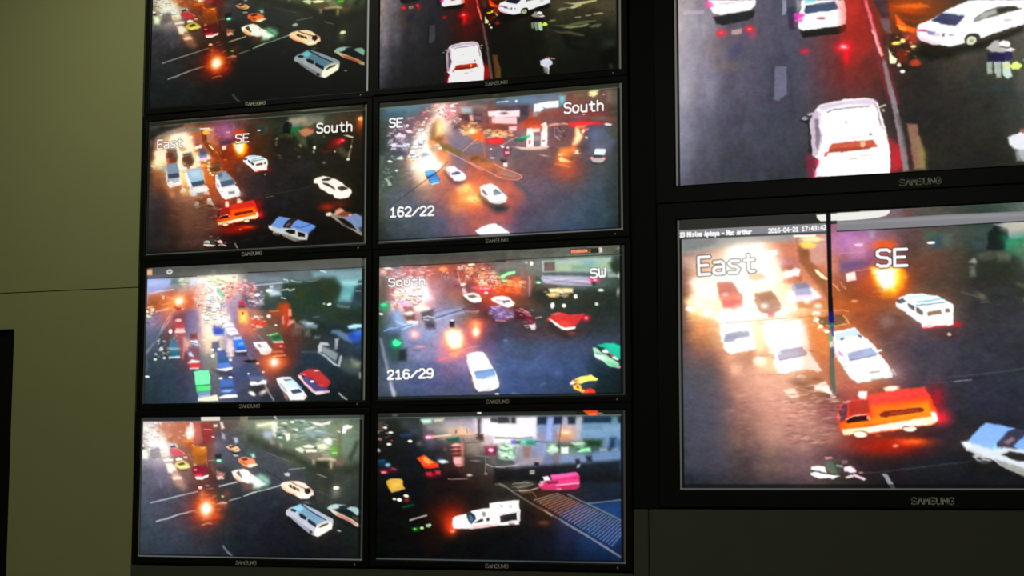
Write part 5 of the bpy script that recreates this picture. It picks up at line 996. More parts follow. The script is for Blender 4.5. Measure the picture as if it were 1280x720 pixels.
FEEDS['gridlock'] = [
('F', (0, 60, 120, 200, 280, 340, 420, 500, 580, 680, 780, 880, 1024), (0, 70, 120, 170, 220, 280, 340, 400, 470, 576), '404040 404240 484844 484a48 484a48 484a48 4c4c48 4c4c48 4c4c48 484a44 4a4a44 4c4c46 4c4c46', '9098b0 9098b8 808898 a09890 c8c0b8 e8e0d8 d0c8c0 706c70 606468 586468 607478 586c70 405458', 'a0a0c0 b08088 a86858 b88878 f8e8e0 fff4f0 e0b0a8 886a70 50605c 384438 283028 486464 3c5458', '8a5840 9a5038 d88858 b06048 e8c0b0 fff8f0 c89898 7a6070 50584c 24302a 1e2820 40605c 384c50', '807890 8a7088 a86058 6a5060 f0c8b8 ffe8e0 907888 c07858 5a5048 3c2c20 1e2820 24302c 283430', '585c70 60647c 7c4c50 706880 c8a0a0 f0e0d0 7c7090 a86860 64584c 583428 202a24 20282a 202c30', '485060 50586c 604a58 605a74 a09090 d0c0b0 6a6888 705868 584440 54302a 2c2c2c 283034 283c50', '38424c 384450 3c4450 503e48 6c6870 8a8480 585c78 5c506a 60484c 3c2c30 26303a 28303a 202c34', '28343c 2c3844 323c50 3c3c4c 504c5c 606068 444868 444458 503a3c 2c2a30 1e2830 1c242a 182024', '202a2c 242e34 283440 303848 3c4450 484c58 3c4454 383c4c 282c34 1c2228 161c20 121a1c 101614'),
('N', 0.05, 60, 50, 5),
'P a8b4e0 0.8 14.6 7.1 47.6 128.3 48.4 124.6 80.4 79.5 94.7 11 104.2',
'P 8890b8 0.6 14.6 10.3 80 110.9 75.8 84.1 98.9 11.2 108.3',
'P 5c706c 0.8 11 123.9 52.2 164.7 49.8 160.9 77.7 120 76.2',
('S', 'd8e0b8 808c80 f0f0d8', 0.8, 187.7, 62.8, 25.9, 17.3, 2.4, 16, 6.9, 17.3, 4, 51),
'P c8d8ec 0.9 11 214.5 51.8 241.5 52.9 242.3 84.9 215.3 83.8',
'L f0d8e8 0.8 5.5 3.9 11.3 112.3 66 102.2 134.2 96.8',
'P a05c38 0.85 14.6 11.3 112.3 80 114.8 112.8 148.1 95.3 171.5 13.1 176.8',
'P 6c4028 0.5 18.3 21.2 136.8 67 138.4 58.5 162.2 17.4 164.8',
'L e0e0f8 0.8 5.5 3 54.7 188.2 113.6 176.1 95.6 183.5',
'G f07838 0.85 162.7 145.8 73.4 30.2 2.4 2',
'P b85840 0.6 18.3 171.3 130.2 247.1 97 249 172.8 186.2 182.6 149.9 177.4',
'L ffb898 0.6 3.7 2.6 75.6 118.7 121.5 132.4 158.1 145.7',
'L ffb898 0.7 3.7 2.6 85.8 159.2 158.1 145.7',
'L ffc8a8 0.7 4.4 2.6 167.3 150 114.6 212.2 79.7 267.1',
'L d89890 0.6 4.4 2.6 189.2 122.8 171.6 142.2',
'E ffc098 0.8 2.2 89.5 129.2 9.5 6.9 2.4',
'E 40302c 0.8 2.2 98.6 128.3 3.5 4.3 2.4',
'G ffe8a0 1 164.9 145.9 30.2 22.5 2.4 2',
'G ffffff 1 165 146.7 15.5 13.8 2.4 2',
'P 6c6488 0.7 22 204.2 179.2 249.2 180.7 268.1 217.1 269.6 280.6 193.2 278.4 200.6 214.9',
'P c08878 0.55 22 228.8 84.4 291.5 74.8 301.7 126.9 289.7 186.1 267.3 185.3 248.7 160.8 238.5 112.7',
'P ffffff 0.75 29.3 246.2 61.1 326.8 56.3 371.8 77.9 381.6 118 364.6 149 374.4 188.9 401.7 221.4 411.2 253.2 385.4 284 292 281.2 286 217.7 302.5 162.7 292.4 114.7 264.7 81.7',
('S', 'ffffff fffaf0 fff0e0', 0.85, 328.9, 147.8, 56.2, 129.6, 2.4, 110, 7.8, 19, 2, 52),
('S', '806860 5c5450 a88878 a09c98 4c4858', 0.75, 333.8, 163.8, 51.8, 112.3, 2.4, 70, 3.5, 13, 3, 53),
('K', 'f8f0e8 e8e0d8 fff8f0 b8b0c0 c8a8a0 908ca0 fff', 0.9, 333.8, 163.8, 51.8, 112.3, -5.6, 46, 11.2, 26.8, 0.9, 152),
('K', 'd8c0b8 f0d8d0 a06860 c8c0d0', 0.9, 265.8, 125.6, 25.9, 47.5, 2.4, 12, 8.6, 14.7, 0.7, 153),
('S', 'ffd8c0 f8b098 c87060 fff0e0', 0.8, 270, 113.8, 34.6, 47.5, 12.4, 36, 4.3, 13, 2.4, 54),
'P e8f0c8 0.8 11 255.1 57.4 335.6 52.7 437.7 48.8 438.3 76.6 353.9 73.3 291.2 62.9',
('S', 'c0d090 88a868 f0f8e0 606c50', 0.8, 344.8, 65, 69.1, 17.3, 12.4, 30, 5.2, 17.3, 3.4, 55),
'P 68c098 0.9 7.3 345.7 100.8 376.8 101.9 377.7 141.6 355.3 132.8',
'P 389068 0.6 7.3 345.7 101.5 372.4 102.6 363.7 111.3 345.8 106.7',
('S', 'ffe8d8 f89878 ffc0a8 a04848 fff', 0.85, 407.9, 103.1, 47.5, 51.8, -2.6, 60, 4.3, 14.7, 2, 56),
'P d86c58 0.5 18.3 380.9 86.2 411.8 79.5 425.9 119.6 409.1 158.5 391.4 157.9 386.1 118.1',
('S', 'ffe8e0 e89890 c85860 90708a f8f0f0', 0.85, 482.9, 102, 47.5, 38.9, 7.4, 54, 5.2, 13, 2, 57),
('K', 'e0a090 c86860 f0d8d0 8878a0 fff0e8', 0.9, 412.4, 107.2, 47.5, 38.9, 2.4, 18, 8.6, 14.7, 0.5, 154),
'P 9088a8 0.6 22 382.7 165.5 443.6 120.3 454 191.6 441.4 222.7 410.7 229.6',
'P 4c4454 0.6 14.6 461.5 132.8 544.6 120.1 546.1 194.7 493.4 185.1 470.9 160.7',
('S', 'e0e0f0 8a8898 40404c c0c8d0 a05060', 0.8, 510.1, 146.3, 38.9, 34.6, 2.4, 26, 5.2, 13.8, 1.8, 58),
'E ffffff 1 2.2 531.8 133.3 12.1 6 2.4',
'P a03850 0.9 7.3 444.5 159.7 461.9 152.5 479.7 161 475.6 176.6 453.6 175.8',
'L e07890 0.7 3.7 2.6 448.8 157.9 475.3 160.8 475.6 172.7',
'P 401c20 0.7 7.3 447 173.6 475.6 176.6 475.9 188.4 449.5 187.5',
'P ff9848 0.9 14.6 445.1 191.3 489.2 192.8 494.2 224.4 486 251.6 455.2 250.7 445.8 222.8',
'P ffe088 0.9 18.3 454.3 207.4 485.1 208.4 485.9 247.7 455.1 246.7',
'E 703c20 0.8 2.2 465.3 209.7 5.2 6.9 2.4',
'P d86c58 0.6 29.3 446.4 250.4 494.8 251.9 508.6 287.6 438.4 285.5',
('S', 'f89880 ffd0b0 b04030', 0.85, 534.1, 249.2, 21.6, 30.2, 22.4, 22, 5.2, 13, 2, 59),
'P 7c7080 0.6 14.6 484.8 192.6 546.7 226.1 547.2 249.6 498.6 224.5',
('S', 'f8ffe8 c8d0a8 fff8e0', 0.9, 25, 189.2, 19.9, 25.9, 2.4, 20, 6.9, 14.7, 1.8, 60),
('S', 'e8e8f0 384050', 0.7, 37.7, 233.8, 25.9, 30.2, 2.4, 10, 3.5, 9.5, 2, 61),
'L a8b0c8 0.8 4.4 5.2 141.5 201.1 106.3 243.9 71 282.8',
'L f0b0a0 0.7 5.5 3.9 150 181.4 114.8 220.2',
'P 60343c 0.6 22 132.3 196.8 191.2 198.7 197.7 278.5 139 276.8',
'E ffb8b0 1 4.4 164 228.5 14.7 6.9 2.4',
'P ffd0c0 0.95 5.5 152.2 261.2 192.8 260.9 195.4 275.2 152.5 275.6',
'P c04848 0.7 11 147 237.2 187.7 238.4 192.8 262.5 152.2 261.2',
('S', 'e88878 802c34 fff0e0', 0.9, 167.9, 174, 25.9, 13, 2.4, 10, 5.2, 13, 1.8, 62),
'P 5060b0 0.9 7.3 327.1 258.6 362.6 257.7 367.8 291.3 323.4 290.1',
'P e8e8ff 0.95 5.5 386.8 248.5 419.9 247.6 433.6 269.7 438.4 285.5 403.1 284.5 385 268.2',
'L 4c4c68 0.7 2.2 2.6 389.3 264.4 429.1 264.8',
'P f8d8d8 0.9 7.3 370.5 212.5 405.9 213.7 410.8 233.5 379.8 234.5',
'P 6a5870 0.6 7.3 293.9 174.3 316.1 171.1 316.6 190.9 296.5 192.3',
'L 584c5c 0.6 2.2 3.9 290.2 209.9 326 214.2',
'L 605868 0.6 2.2 3.5 356.9 204.2 397.1 215.3',
'P a890b8 0.5 7.3 356.3 176.4 378.5 177.2 383.4 197.1 361.2 196.4',
'P 5c6468 0.8 17.6 487.6 46 782.6 42.4 787.4 77.6 680 81.2 488.4 85.5',
'P 80909c 0.5 14.1 487.7 49.9 662.5 68.8 680.1 85.1 488.4 81.5',
'L c8c8e0 0.9 4.2 4.2 515 94.4 576.1 90.9 675.8 86.9',
'L e0f0e8 0.9 3.5 3.3 654 74.3 671.4 78.9 669.3 86.6',
'L d8f0e0 0.9 3.5 3.3 688.6 79.6 706 86.9 736.2 89.3',
'P c8d8b8 0.9 3.5 761.8 86.4 791.7 83.6 808.7 76.5 825.8 79.2 808.9 86.3 783.3 91.1',
'P 7c98a0 0.85 14.1 782.7 50.2 833.8 44.5 1011.1 48 1013.8 102 919.5 109.9 876.8 81.2 791.6 73.9',
'L e8f4f0 0.9 3.5 3.3 821 45.9 842.4 51.9',
'P 7ab4b8 0.8 14.1 885.3 85.4 994.9 89.7 986.6 101 970.3 135 954 176.8 903.4 171.1 903.1 151.8 919.6 117.7',
'P a0c8c8 0.7 10.6 919.3 94.5 986.5 91.3 982.5 108.5 923.7 108.2',
'P 508c90 0.5 14.1 923.7 114 978.5 119.9 970.4 146.6 924.1 141',
'P 243034 0.8 10.6 974.3 119.7 1014 113.6 1014.7 178.9 970.8 177.4',
'P 8098a0 0.6 10.6 903.4 171.1 958.1 173.1 962.4 177.1 903.5 178.8',
'P 98a0a8 0.8 7.1 897.3 188.3 954.2 196 950.1 203.6 899.5 198',
'P 304050 0.6 10.6 899.2 174.8 1004.3 178.5 1004.5 193.9 903.6 188.5',
'L a8b0b0 0.7 3.5 2.5 978.7 135.3 999.6 136.1',
'L b8e0d8 0.8 3.5 2.9 982.5 106.6 1013.9 105.9',
'P 103028 0.7 7.1 990.7 91.5 1007.5 92.1 1007.6 101.8 990.8 101.1',
'P 25332a 1 17.6 663.9 143.1 646.2 122.9 654.3 91.9 749.1 91.7 825.7 75.3 885.2 79.6 913.2 113.6 903.1 151.8 886.5 170.5 895.3 197.8 1015.1 209.6 1015.9 278.5 946.8 268.8 819.8 249.4 734.5 246.7 699.6 214.5 686.1 182.9',
'P 1c2c20 0.6 49.4 732.4 122.2 877.1 104.4 902.9 132.5 878 166.4 793.4 194.4 733.1 165.1',
'P 32341c 0.5 42.3 817.4 86.6 876.9 88.9 886.1 143.5 843.9 157.4',
'P 3c3c20 0.5 35.3 706.6 121.3 758 115.4 750.1 154 715.9 160.6',
'G 1c2420 0.8 963.2 238.6 66.6 25 2.5 2',
'P 343c38 1 14.1 572.8 143.7 633.6 145.9 638.2 161.7 621.4 188.5 578.3 206.6 547.6 193.8 560.1 166.8',
'P 3c5048 0.5 21.2 568.5 147.5 620.6 145.5 621 169 577.6 171.3',
'L f0f8e8 0.85 5.3 5 648.3 119.1 672 116.9 680.8 122.3 702.2 116.4',
'P 2c4044 0.7 10.6 646.2 122.9 706.7 129.1 685.5 147.8 650.9 142.6',
'P c8dce8 0.85 10.6 576.6 116.4 602.6 109.5 637.5 122.6 642.1 138.4 594.5 140.6 585.5 128.5',
'E ffffff 1 2.1 585.3 117.9 13.3 6.2 2.5',
'P b8c0e0 0.95 5.3 587.1 97.2 606.6 94.8 606.9 107.7 589.5 108.3',
'P 808898 0.7 10.6 606.6 94 643.6 99.3 644 122.8 611.4 117.7',
'L e0ecf0 0.9 3.5 3.3 642.4 150.2 664 154.1',
'P c0c8d8 0.7 10.6 524.9 153.8 555.5 152.9 564.6 174.8 529.7 173.6',
('S', 'e8e8f8 a0a8b8 5c4c68 f8b8a8 fff', 0.8, 524.6, 138.1, 37.5, 45.8, 7.5, 44, 5, 14.2, 1.8, 63),
'E ffffff 1 2.1 531.1 133.6 13.3 6.2 2.5',
('S', 'ffc0a0 f08060 c83c30 ffe8d8', 0.8, 506.4, 105.9, 20.8, 33.3, 2.5, 20, 4.2, 10.8, 2, 64),
'P 9a4420 0.95 14.1 634.1 173.3 664.3 166.6 686.2 186.8 678 213.8 656.9 236.5 600.4 226.9 574 210.4 621.7 204.1',
'P c85030 0.6 17.6 656 189.7 673.2 182.5 678 213.8 666.1 267.9 653.3 275.3 656.7 228.7',
'P 6c4030 0.7 21.2 578.4 210.5 665.2 221.2 666.2 275.7 588.3 273.4',
'P b83c28 0.7 14.1 660.8 213.2 686.7 214.1 687.6 268.6 666.2 275.7',
'P f8a888 0.9 7.1 677.8 198.2 690.7 198.7 691.2 225.9 678.2 225.5',
'L f0a068 0.7 4.2 2.9 591.3 205.1 630.4 204.4',
'P e8887c 0.8 7.1 648.1 228.4 656.7 224.8 659.4 259.9 648.7 259.6',
'P f8c0b0 0.8 8.8 682.9 245.1 704.4 243.8 706.7 253.6 674.6 264.3',
'E ffe0d8 0.95 4.2 586.5 224.5 10 7.5 2.5',
'E ffffff 1 2.1 620.2 262.6 5.8 3.7 2.5',
'P c84030 0.85 7.1 517.9 239.9 579 241.8 579.4 261.4 527.1 259.8',
'P f8b088 0.9 5.3 531.5 263.8 562 264 562.2 271 533.8 271',
('S', 'ffd8c8 f87858 c03828', 0.8, 535.5, 244.4, 37.5, 25, 7.5, 26, 5, 12.5, 2, 65),
'P f0e8e0 0.9 4.2 517.5 220.3 535 220.9 539.5 228.8 522.1 230.2',
'P 1c2420 0.3 28.2 962.4 177.1 1014.7 178.9 1015.9 278.5 984.6 277.6',
'E ffffe8 1 2.1 860.5 184.3 10 5 -2.5',
'E a8b088 0.9 2.1 837.1 181.9 5.4 3.7 2.5',
'P 2c3438 0.6 21.2 733.9 215.7 836.5 226.8 836.8 250 725.9 246.5',
'P 98acb8 0.75 10.6 730.2 250.5 751.6 247.3 794.5 260.2 811.6 268.5 803.3 279.8 760.6 278.5',
'P d0dce8 0.8 5.3 760.3 257.2 790.2 258.2 786 263.8 764.7 263.2',
'L 708080 0.7 4.2 3.3 789.8 234.9 815.3 233.8',
'P b8e0ff 1 5.3 946.9 276.4 971.9 269.5 1011.6 270.8 1011.8 283 955.4 284.4',
'P 1c2a2c 0.35 72.6 11.6 383.2 185 399.9 194 563.2 9.5 560.3',
'L 9098a0 0.6 7.3 10 95 258.6 57.9 312.5 6.2 366.1',
'L 5a6668 0.5 10.9 8.2 9.2 383.1 19.8 417.2 13.1 433.9',
'P 283030 0.5 29 66.5 274.6 129 272.2 127.4 390.2 45.7 392.5 40 362.8',
('S', 'e8e8e0 708080 b0b8b0 202828', 0.8, 87.7, 342.9, 36.3, 49.9, 1.7, 36, 3.6, 10.9, 1.5, 66),
'E c8ccc8 0.9 2.2 85.4 346.2 10 8.2 1.7',
'E d8dcd8 0.9 2.2 56.2 389.8 9.1 5.4 1.7',
'E d0d4d0 0.9 2.2 99.9 384.5 8.2 5.4 1.7',
'E fff8e8 0.95 2.2 126.7 274.3 8.2 10 1.7',
'E e8f0e8 1 2.2 19.7 462.3 10.9 4.5 6.7',
'P 4c6c80 1 7.3 129.9 306 187.4 307.6 181.2 345.3 176.8 362 126.6 360.7 121.3 343.7',
'P 3c5868 0.5 10.9 139.5 306.3 182.6 307.5 185.4 324.4 140 323.2',
'L 90c8d8 0.8 3.6 3.6 121.4 345.8 178.8 344.4',
'P 286070 0.9 5.4 126.5 358.6 176.7 356.9 174.9 378.7 127.1 377.6',
'P b8d8e8 0.95 4.4 119.9 379.5 174.9 378.7 177.5 387.2 122.5 388',
'L a0d0e0 0.7 2.2 2.7 123.9 350.1 176.5 349.4',
('S', 'a8b8b8 60787c', 0.9, 163.3, 302.7, 22.7, 10.9, 1.7, 10, 4.5, 11.8, 1.8, 67),
'P a04848 0.7 10.9 145.8 272.7 200.8 274.4 199.3 308 187.5 311.8 194.2 387.6 184.9 395.8',
'P ffe0d8 0.95 5.4 148.2 272.8 196 272.1 198.6 280.6 150.8 280.5',
'L e87868 0.8 7.3 4.1 196.8 303.7 189.4 387.5',
'P ffc0a0 0.7 18.2 192.1 307.8 220.8 312.8 221.9 354.7 198.1 354.1',
'P 6c3438 0.8 9.1 220.2 287.5 253.4 284.3 256.4 309.5 220.8 310.7',
'P e8e8f8 0.95 5.4 220.9 314.9 254.1 314.5 269 341.3 249.9 334.5 225.9 325.5',
'L 404858 0.8 2.2 3.2 221 321.2 259.2 330.6 264.2 339.1',
'P 70505c 0.95 7.3 212.1 341.9 264.3 343.3 270.1 385.2 218 388.2',
'P d8d8f8 0.9 5.4 215.1 367.1 226.9 363.2 241.6 384.5 217.8 379.8',
'P 88384c 0.8 9.1 208.5 387.9 270.1 385.2 275.9 431.3 219.1 430',
'P e0f0e0 0.95 5.4 213.8 409 232.4 394.8 270.5 402 265.9 408.1 232.8 411.5',
'P c83840 0.95 5.4 228 409.3 270.7 412.4 271.1 429.1 228.5 429.4',
'P f8d0c8 0.95 3.6 221.4 430.1 266.4 429 264.2 434.4 223.9 435.2',
'P f8d8b0 0.6 21.8 286 264.3 319.1 265.3 329.6 311.6 316.9 369.7 293.4 373.3 287.1 310.4',
('S', 'fff0d8 e8d0a8 f8e8c0', 0.7, 306, 310.9, 22.7, 59, 1.7, 28, 6.4, 18.2, 3, 68),
'P 70706c 0.6 29 279.2 372.9 345.2 374.6 360.8 441.5 318.7 444.7 290.3 439.9',
'P 101c18 0.4 14.5 245.5 443.2 255 539.2 321.3 556.9 323.1 532.1 254.8 530.9',
'P 78f8a8 1 3.6 243.2 445.2 271.4 441.6 311.5 441.2 321.6 469.7 319.9 498.8 251.7 503.8 247.6 472.4',
'P 48c868 1 4.4 251.7 505 322.3 500.9 322.9 525.8 257.1 530.9',
'P 70e890 0.5 10.9 263.7 510.2 320.1 507.1 320.5 521.6 268.8 524.9',
'P 7090b0 0.95 5.4 257.1 531.8 320.6 525.8 323.4 544.5 269.5 554',
'P f4f0c8 1 4.4 264.9 558.1 293 552.3 353.8 544.2 361.4 567.9 321.6 569.4 265.1 568.5',
'L 18301c 0.8 2.2 1.8 249.4 504.5 322.3 500.9',
'P b0d8f8 0.8 3.6 264.7 551.8 321 542.4 321.1 546.6 269.5 555.2',
'P 485068 0.9 7.3 325.2 324 358 320.7 363.6 358.4 335.7 370.2 323.4 349',
'P 485c8c 1 5.4 347.3 362.1 387 356.9 404 388.5 406.9 413.5 423.7 434.6 393.6 444.3 351.4 439.2 355.4 408.1',
'P 5878c8 0.9 5.4 353.1 412.2 406.8 409.3 421.3 432.4 393.4 436 353.6 433',
'P 2c5c7c 0.9 4.4 355.1 397.7 404.2 394.7 406.8 409.3 355.5 413.1',
'P f0f4ff 1 3.6 348.9 435 379.4 435.7 423.6 430.4 421.5 438.7 393.7 448.4 365.6 443.7',
'E fff 0.95 2.2 328.3 356.6 9.1 5 1.7',
'E fff 1 2.2 359.8 355.4 9.1 5 1.7',
'E fff 0.95 2.2 331.3 382.6 8.2 6.4 1.7',
'E e8f0ff 0.9 2.2 413.7 401.2 7.3 3.6 1.7',
'P 141820 0.6 14.5 327.9 436.6 346.8 445.3 412.4 450.9 422 463.5 366 462.3',
'P 40588c 1 5.4 359.3 478.8 427 478.1 437.2 521.7 442.3 538.3 367.8 541.1 367.2 516.3',
'P 5070b0 0.6 9.1 366.5 483.1 422.4 482.1 427.6 505 371.8 512.2',
'P 90b8d8 0.9 4.4 372.2 530.9 395.4 523 428 523.6 414.3 533.7 391 533.2',
'P f8f8ff 1 3.6 363.4 553.5 400.5 543.7 447 544.5 449.6 554.9 414.8 558.4 368.2 559.7',
'E f0f0f0 0.95 2.2 370 476.1 9.1 4.1 1.7',
'E f0e8e0 0.95 2.2 415.2 472.9 9.1 4.1 1.7',
'L 182438 0.6 2.2 2.7 371.9 516.4 432.4 513.3',
'P f8dcd8 0.85 14.5 395.4 313.4 423.4 314.2 427.1 376.6 411.1 388.7 394 359.1',
('S', 'fff0e8 f8d8c8', 0.9, 410.7, 372, 13.6, 31.8, 1.7, 12, 5.4, 13.6, 1.8, 69),
'P 3048a0 0.9 7.3 335.6 265.8 385 267.3 380.9 296.3 333.9 295',
'P 8898d0 0.9 4.4 333.9 291.6 380.8 292.2 381 298.4 336.4 299.2',
'P f4e8ff 1 4.4 394.5 275.9 436.5 273 450.9 294.2 413.7 299.4 399.6 292.7',
'L 706080 0.6 2.2 2.7 404 282.4 436.7 281.3',
'P 3c78d8 1 4.4 423.5 318.4 470 315.5 484.7 353.2 487.2 361.5 452.4 364 433.6 351.9',
'P b8d8ff 0.9 5.4 425.6 305.9 460.5 303.6 465.4 315.4 430.5 317.7',
'P 2050a8 0.7 5.4 438.1 347.8 479.9 346.9 484.8 359.4 447.7 361.4',
'P 88b8ff 0.8 5.4 449.4 331.5 470.3 330 470.5 338.3 451.9 339.1',
'P f0f0f0 1 3.6 431.5 365.1 487.2 360.7 489.7 367.8 447.9 370.9',
'P 101418 0.7 10.9 434 372.6 489.7 369.9 485.4 384.3 443.6 383.2',
'P 0c0e14 0.9 5.4 481.2 404.8 532 403.1 536.8 411.5 495.3 414.7',
'P 384058 1 9.1 493 419.6 550.8 425 592.7 454.7 593.7 504 515.4 494.3 496.4 469.2',
'P 586080 0.8 10.9 501 469.3 588.6 479.3 593.5 495.8 519.9 490.2',
'P 485070 0.2 21.8 224.1 442.7 243.2 447.3 248.3 555.7 217.7 563.6',
'P 3c4860 1 8.7 495.3 415.5 536.9 416.5 565.1 450 579.6 487.3 510.8 494.2 450.2 476.5 458.6 435.3',
'P 5a6488 0.7 8.7 496.4 469.2 565.5 470.6 575 487.2 506 490',
'P ffffff 1 4.2 504 502.3 510.7 492.1 529.2 492.5 543.1 498.9 565.8 487 581.9 487.4 582.2 503.8 561.6 505.4 543.3 509.2 515.7 510.7',
'E fff 0.9 2.1 498.5 459.7 5.2 3.5 1.7',
'E f8e8e0 0.9 2.1 540.6 418.6 7.9 3.5 1.7',
'E f0f0f0 0.9 2.1 567.5 454.2 7.9 4.4 1.7',
'P 101418 0.6 17.5 506.5 510.6 566.2 507.6 566.8 536.3 511.6 535.3',
'E fff8e0 1 5.2 517.3 541.6 14.9 7.9 21.7',
'E f8e8d8 0.8 8.7 569.1 536.3 15.7 7.9 -23.3',
'E 101418 0.9 5.2 504.4 408.7 26.2 5.2 1.7',
'L a09890 0.8 5.2 6.1 575.4 507.7 594.4 540.9 615.5 569.9',
'L 8a7c90 0.8 5.2 6.1 539.2 300.9 562.6 322.2',
'L 787888 0.6 7 6.1 494.5 378.3 513.4 399.4',
'P f8f0f4 1 3.5 516.7 331.3 576.6 328.8 588.3 343.5 604.8 362.5 598.2 378.8 577.7 385.3 554.6 381.8 545 363 528.6 350.2',
'P 705868 0.8 4.2 535.3 340 549.1 338.3 558.6 351 547.2 354.8',
'L 908898 0.7 2.1 2.6 554 350.9 586.1 348.4',
'P e0c0c8 0.6 5.2 521.4 337.6 535.5 348.3 545 363 535.7 360.7 521.6 345.9',
'P 3c6844 1 5.2 587.6 306.4 603.5 294.4 635.5 293.3 651.9 316.4 654.5 333 613.4 336 592.5 318.9',
'P 98c890 0.8 5.2 592.1 300.3 626.4 293 631.1 299.4 599.1 306.7',
'P 204028 0.7 7 603.8 308.9 640.4 307.9 645.1 318.3 613.2 321.5',
'P f0f0e8 0.95 3.5 606.4 329.6 654.5 328.8 656.9 336.3 618 336.9',
'L c8f0c0 0.8 2.1 2.6 580.7 304.1 599.1 304.6',
'P a03830 0.8 10.5 608.8 335.8 654.6 337.1 668.7 358 618.4 356.7',
'E f8a898 0.8 2.1 645.7 350 7.9 4.4 1.7',
'G d04820 0.8 619.4 410.1 74.3 48.1 1.7 2',
'P e06840 0.5 35 546 412.5 610 397.6 655.7 398.7 669.7 415.4 624.6 447.2 579.3 470.9',
'G ffb070 1 615.8 416.2 35 26.2 1.7 2',
'G ffffff 1 615.8 416.2 18.4 18.4 1.7 2',
'L ff8858 0.7 7 5.2 609.5 372.9 650.7 371.9',
'L ffa070 0.8 5.2 4.4 614.5 391.5 664.6 388.7',
'L 301818 0.6 5.2 2.6 605.1 381 646.3 381.2',
'L 301818 0.6 5.2 2.6 623.7 395.9 669.3 394.9',
'L c05038 0.5 7 3.5 642.2 406.6 665.3 423.5',
'P 8c4030 0.4 28 578.7 438 633.5 431 607.4 504.3 584.2 487.4',
'P 0c1014 0.6 21 725 469.8 752.8 507 798.5 552.5 869.8 541.6 816.6 565 753.4 547.7 716.6 506.3',
'P b03034 1 3.5 734 461.8 769.8 446.3 810.3 447.2 828.4 459.8 873.7 501.2 860.6 521.2 833.9 524.8 788.7 499.6 752.2 474.4',
'P c84440 0.5 21 769.9 450.4 810.3 449.2 860.2 492.8 842.6 508.7 797.4 483.5',
'P 504878 0.95 5.2 743.3 478.3 770.3 478.9 797.6 499.7 824.9 520.5 860.7 525.2 856.4 537.3 798.3 544.4 770.9 515.5',
'P f0c0d0 1 3.5 725 467.8 738.6 470.1 752.6 494.8 802.7 536.4 869.7 535.5 867.6 543.6 811.9 551.9 789.3 540.2 752.8 507 727.4 478',
'P 3c3060 0.7 7 770.3 478.9 788.4 483.3 815.7 508.2 797.8 507.9',
'E ffffff 1 2.1 788.6 497.5 8.7 4.8 1.7',
'P f8e0d0 1 3.5 794.7 452.9 814.8 450.5 819.4 455.5 801.5 457.1',
'P c86050 0.8 5.2 815.8 512.3 838.1 508.6 842.7 516.8 824.8 518.5',
'P f0a8a0 0.7 3.5 734 461.8 761.1 466.5 756.7 470.4 738.6 468',
'P f8f0f4 0.8 3.5 798.3 540.3 834.1 538.9 843.1 547.2 807.4 551.8',
'P e8ecf4 1 3.5 625.3 482.1 648 477.2 693.5 476.5 702.7 489.7 739.4 519 767.1 556 753.8 572.1 690.6 571.1 681.2 554.6 653.5 529.6 634.7 500.7',
'P a8d0f0 0.9 5.2 666.5 493.1 707.3 489.8 730.3 514.7 689.7 522.1',
'P 203040 0.9 3.5 657.3 486.8 693.6 484.7 698.2 489.7 666.5 492.3',
'P 103048 1 3.5 692.1 532.4 730.5 526.1 746.5 539.4 703.7 547.7',
'P c8e8f8 0.7 5.2 680.3 503.6 707.5 502.1 716.8 514.5 689.6 516',
'P 606878 0.5 5.2 634.7 498.6 653 503.1 680.9 538.3 667.3 538.1',
'P 2060a0 0.8 5.2 725.7 510.6 739.4 519 748.6 531.3 739.6 529.1',
'L b8b0b8 0.8 2.1 2.2 699.4 559 753.5 553.8',
'E d8a0a0 0.7 2.1 758.1 557.9 9.6 4.4 1.7',
'P d08078 0.7 7 658.2 537.9 681.3 558.7 681.5 570.9 667.7 562.5',
'P 283840 0.3 49 750.6 372.4 822.8 382.4 904.1 441.1 931.1 470 815.2 471.7 724.4 433',
'P b0b4b8 1 5.2 813.4 353.6 824.4 337.6 858 340.5 864.9 352.9 833.5 350.9 831.7 378.5 813.8 380.1',
'P 98a0a4 0.8 8.7 831.3 352 858.4 362.9 885.3 375.8 903.3 388.4 894.8 416.6 854.3 395.3 831.7 378.5',
'P c0c4c8 0.95 5.2 813.7 378.1 840.8 388.9 872.5 412 903.9 433 910.2 400.8 919 392.9 921.3 401 913 441.3 886.1 432.6 850 403.4',
'P a8acb0 0.9 7 889.1 327.1 906.9 323.6 898.6 368 887.5 371.8',
'P 30383c 0.6 10.5 867.2 355 889.4 343.4 894.2 372 871.8 367.3',
'P 7c8488 0.7 10.5 858.6 383.3 894.5 392.3 890.3 412.5 863.4 399.6',
'P 5c7088 0.95 8.7 875.2 290.1 910.9 291.2 964.7 321.1 965 345.5 929.3 332.3 893.3 306.9 870.9 302.2',
'P 2c50a0 0.95 8.7 946.7 304.4 1008.5 290 1009 330.5 973.8 345.7 951.5 328.9',
'P 4c80d0 0.6 14 973.2 297.1 1008.5 292 1008.7 310.2 982.3 313.5',
'P a0d8f0 0.95 5.2 946.4 280 986.3 281.2 982 287.2 950.9 287.5',
'P 505c54 0.7 21 917 409 965.7 406.2 1010.1 427.4 993.1 475.3 948.8 466.4 917.5 445.5',
'P 88907c 0.7 14 961.3 410.1 1005.7 425.3 997.1 447.2 970.5 438.6',
'P 909890 0.8 8.7 997.3 463.4 1010.5 463.6 1008.7 491.8 997.6 487.5',
'P 707878 0.7 8.7 794.7 312.3 821.8 313 819.7 323.2 794.9 322.5',
'P 78807c 0.6 14 751.4 286.4 776.3 283.1 776.7 311.7 754.1 311.1',
'P 64706c 0.5 14 694.6 276.5 740 277.9 735.9 302.4 695 305.3',
'L 707c74 0.5 7 3.5 741.6 376.2 813.7 377.2',
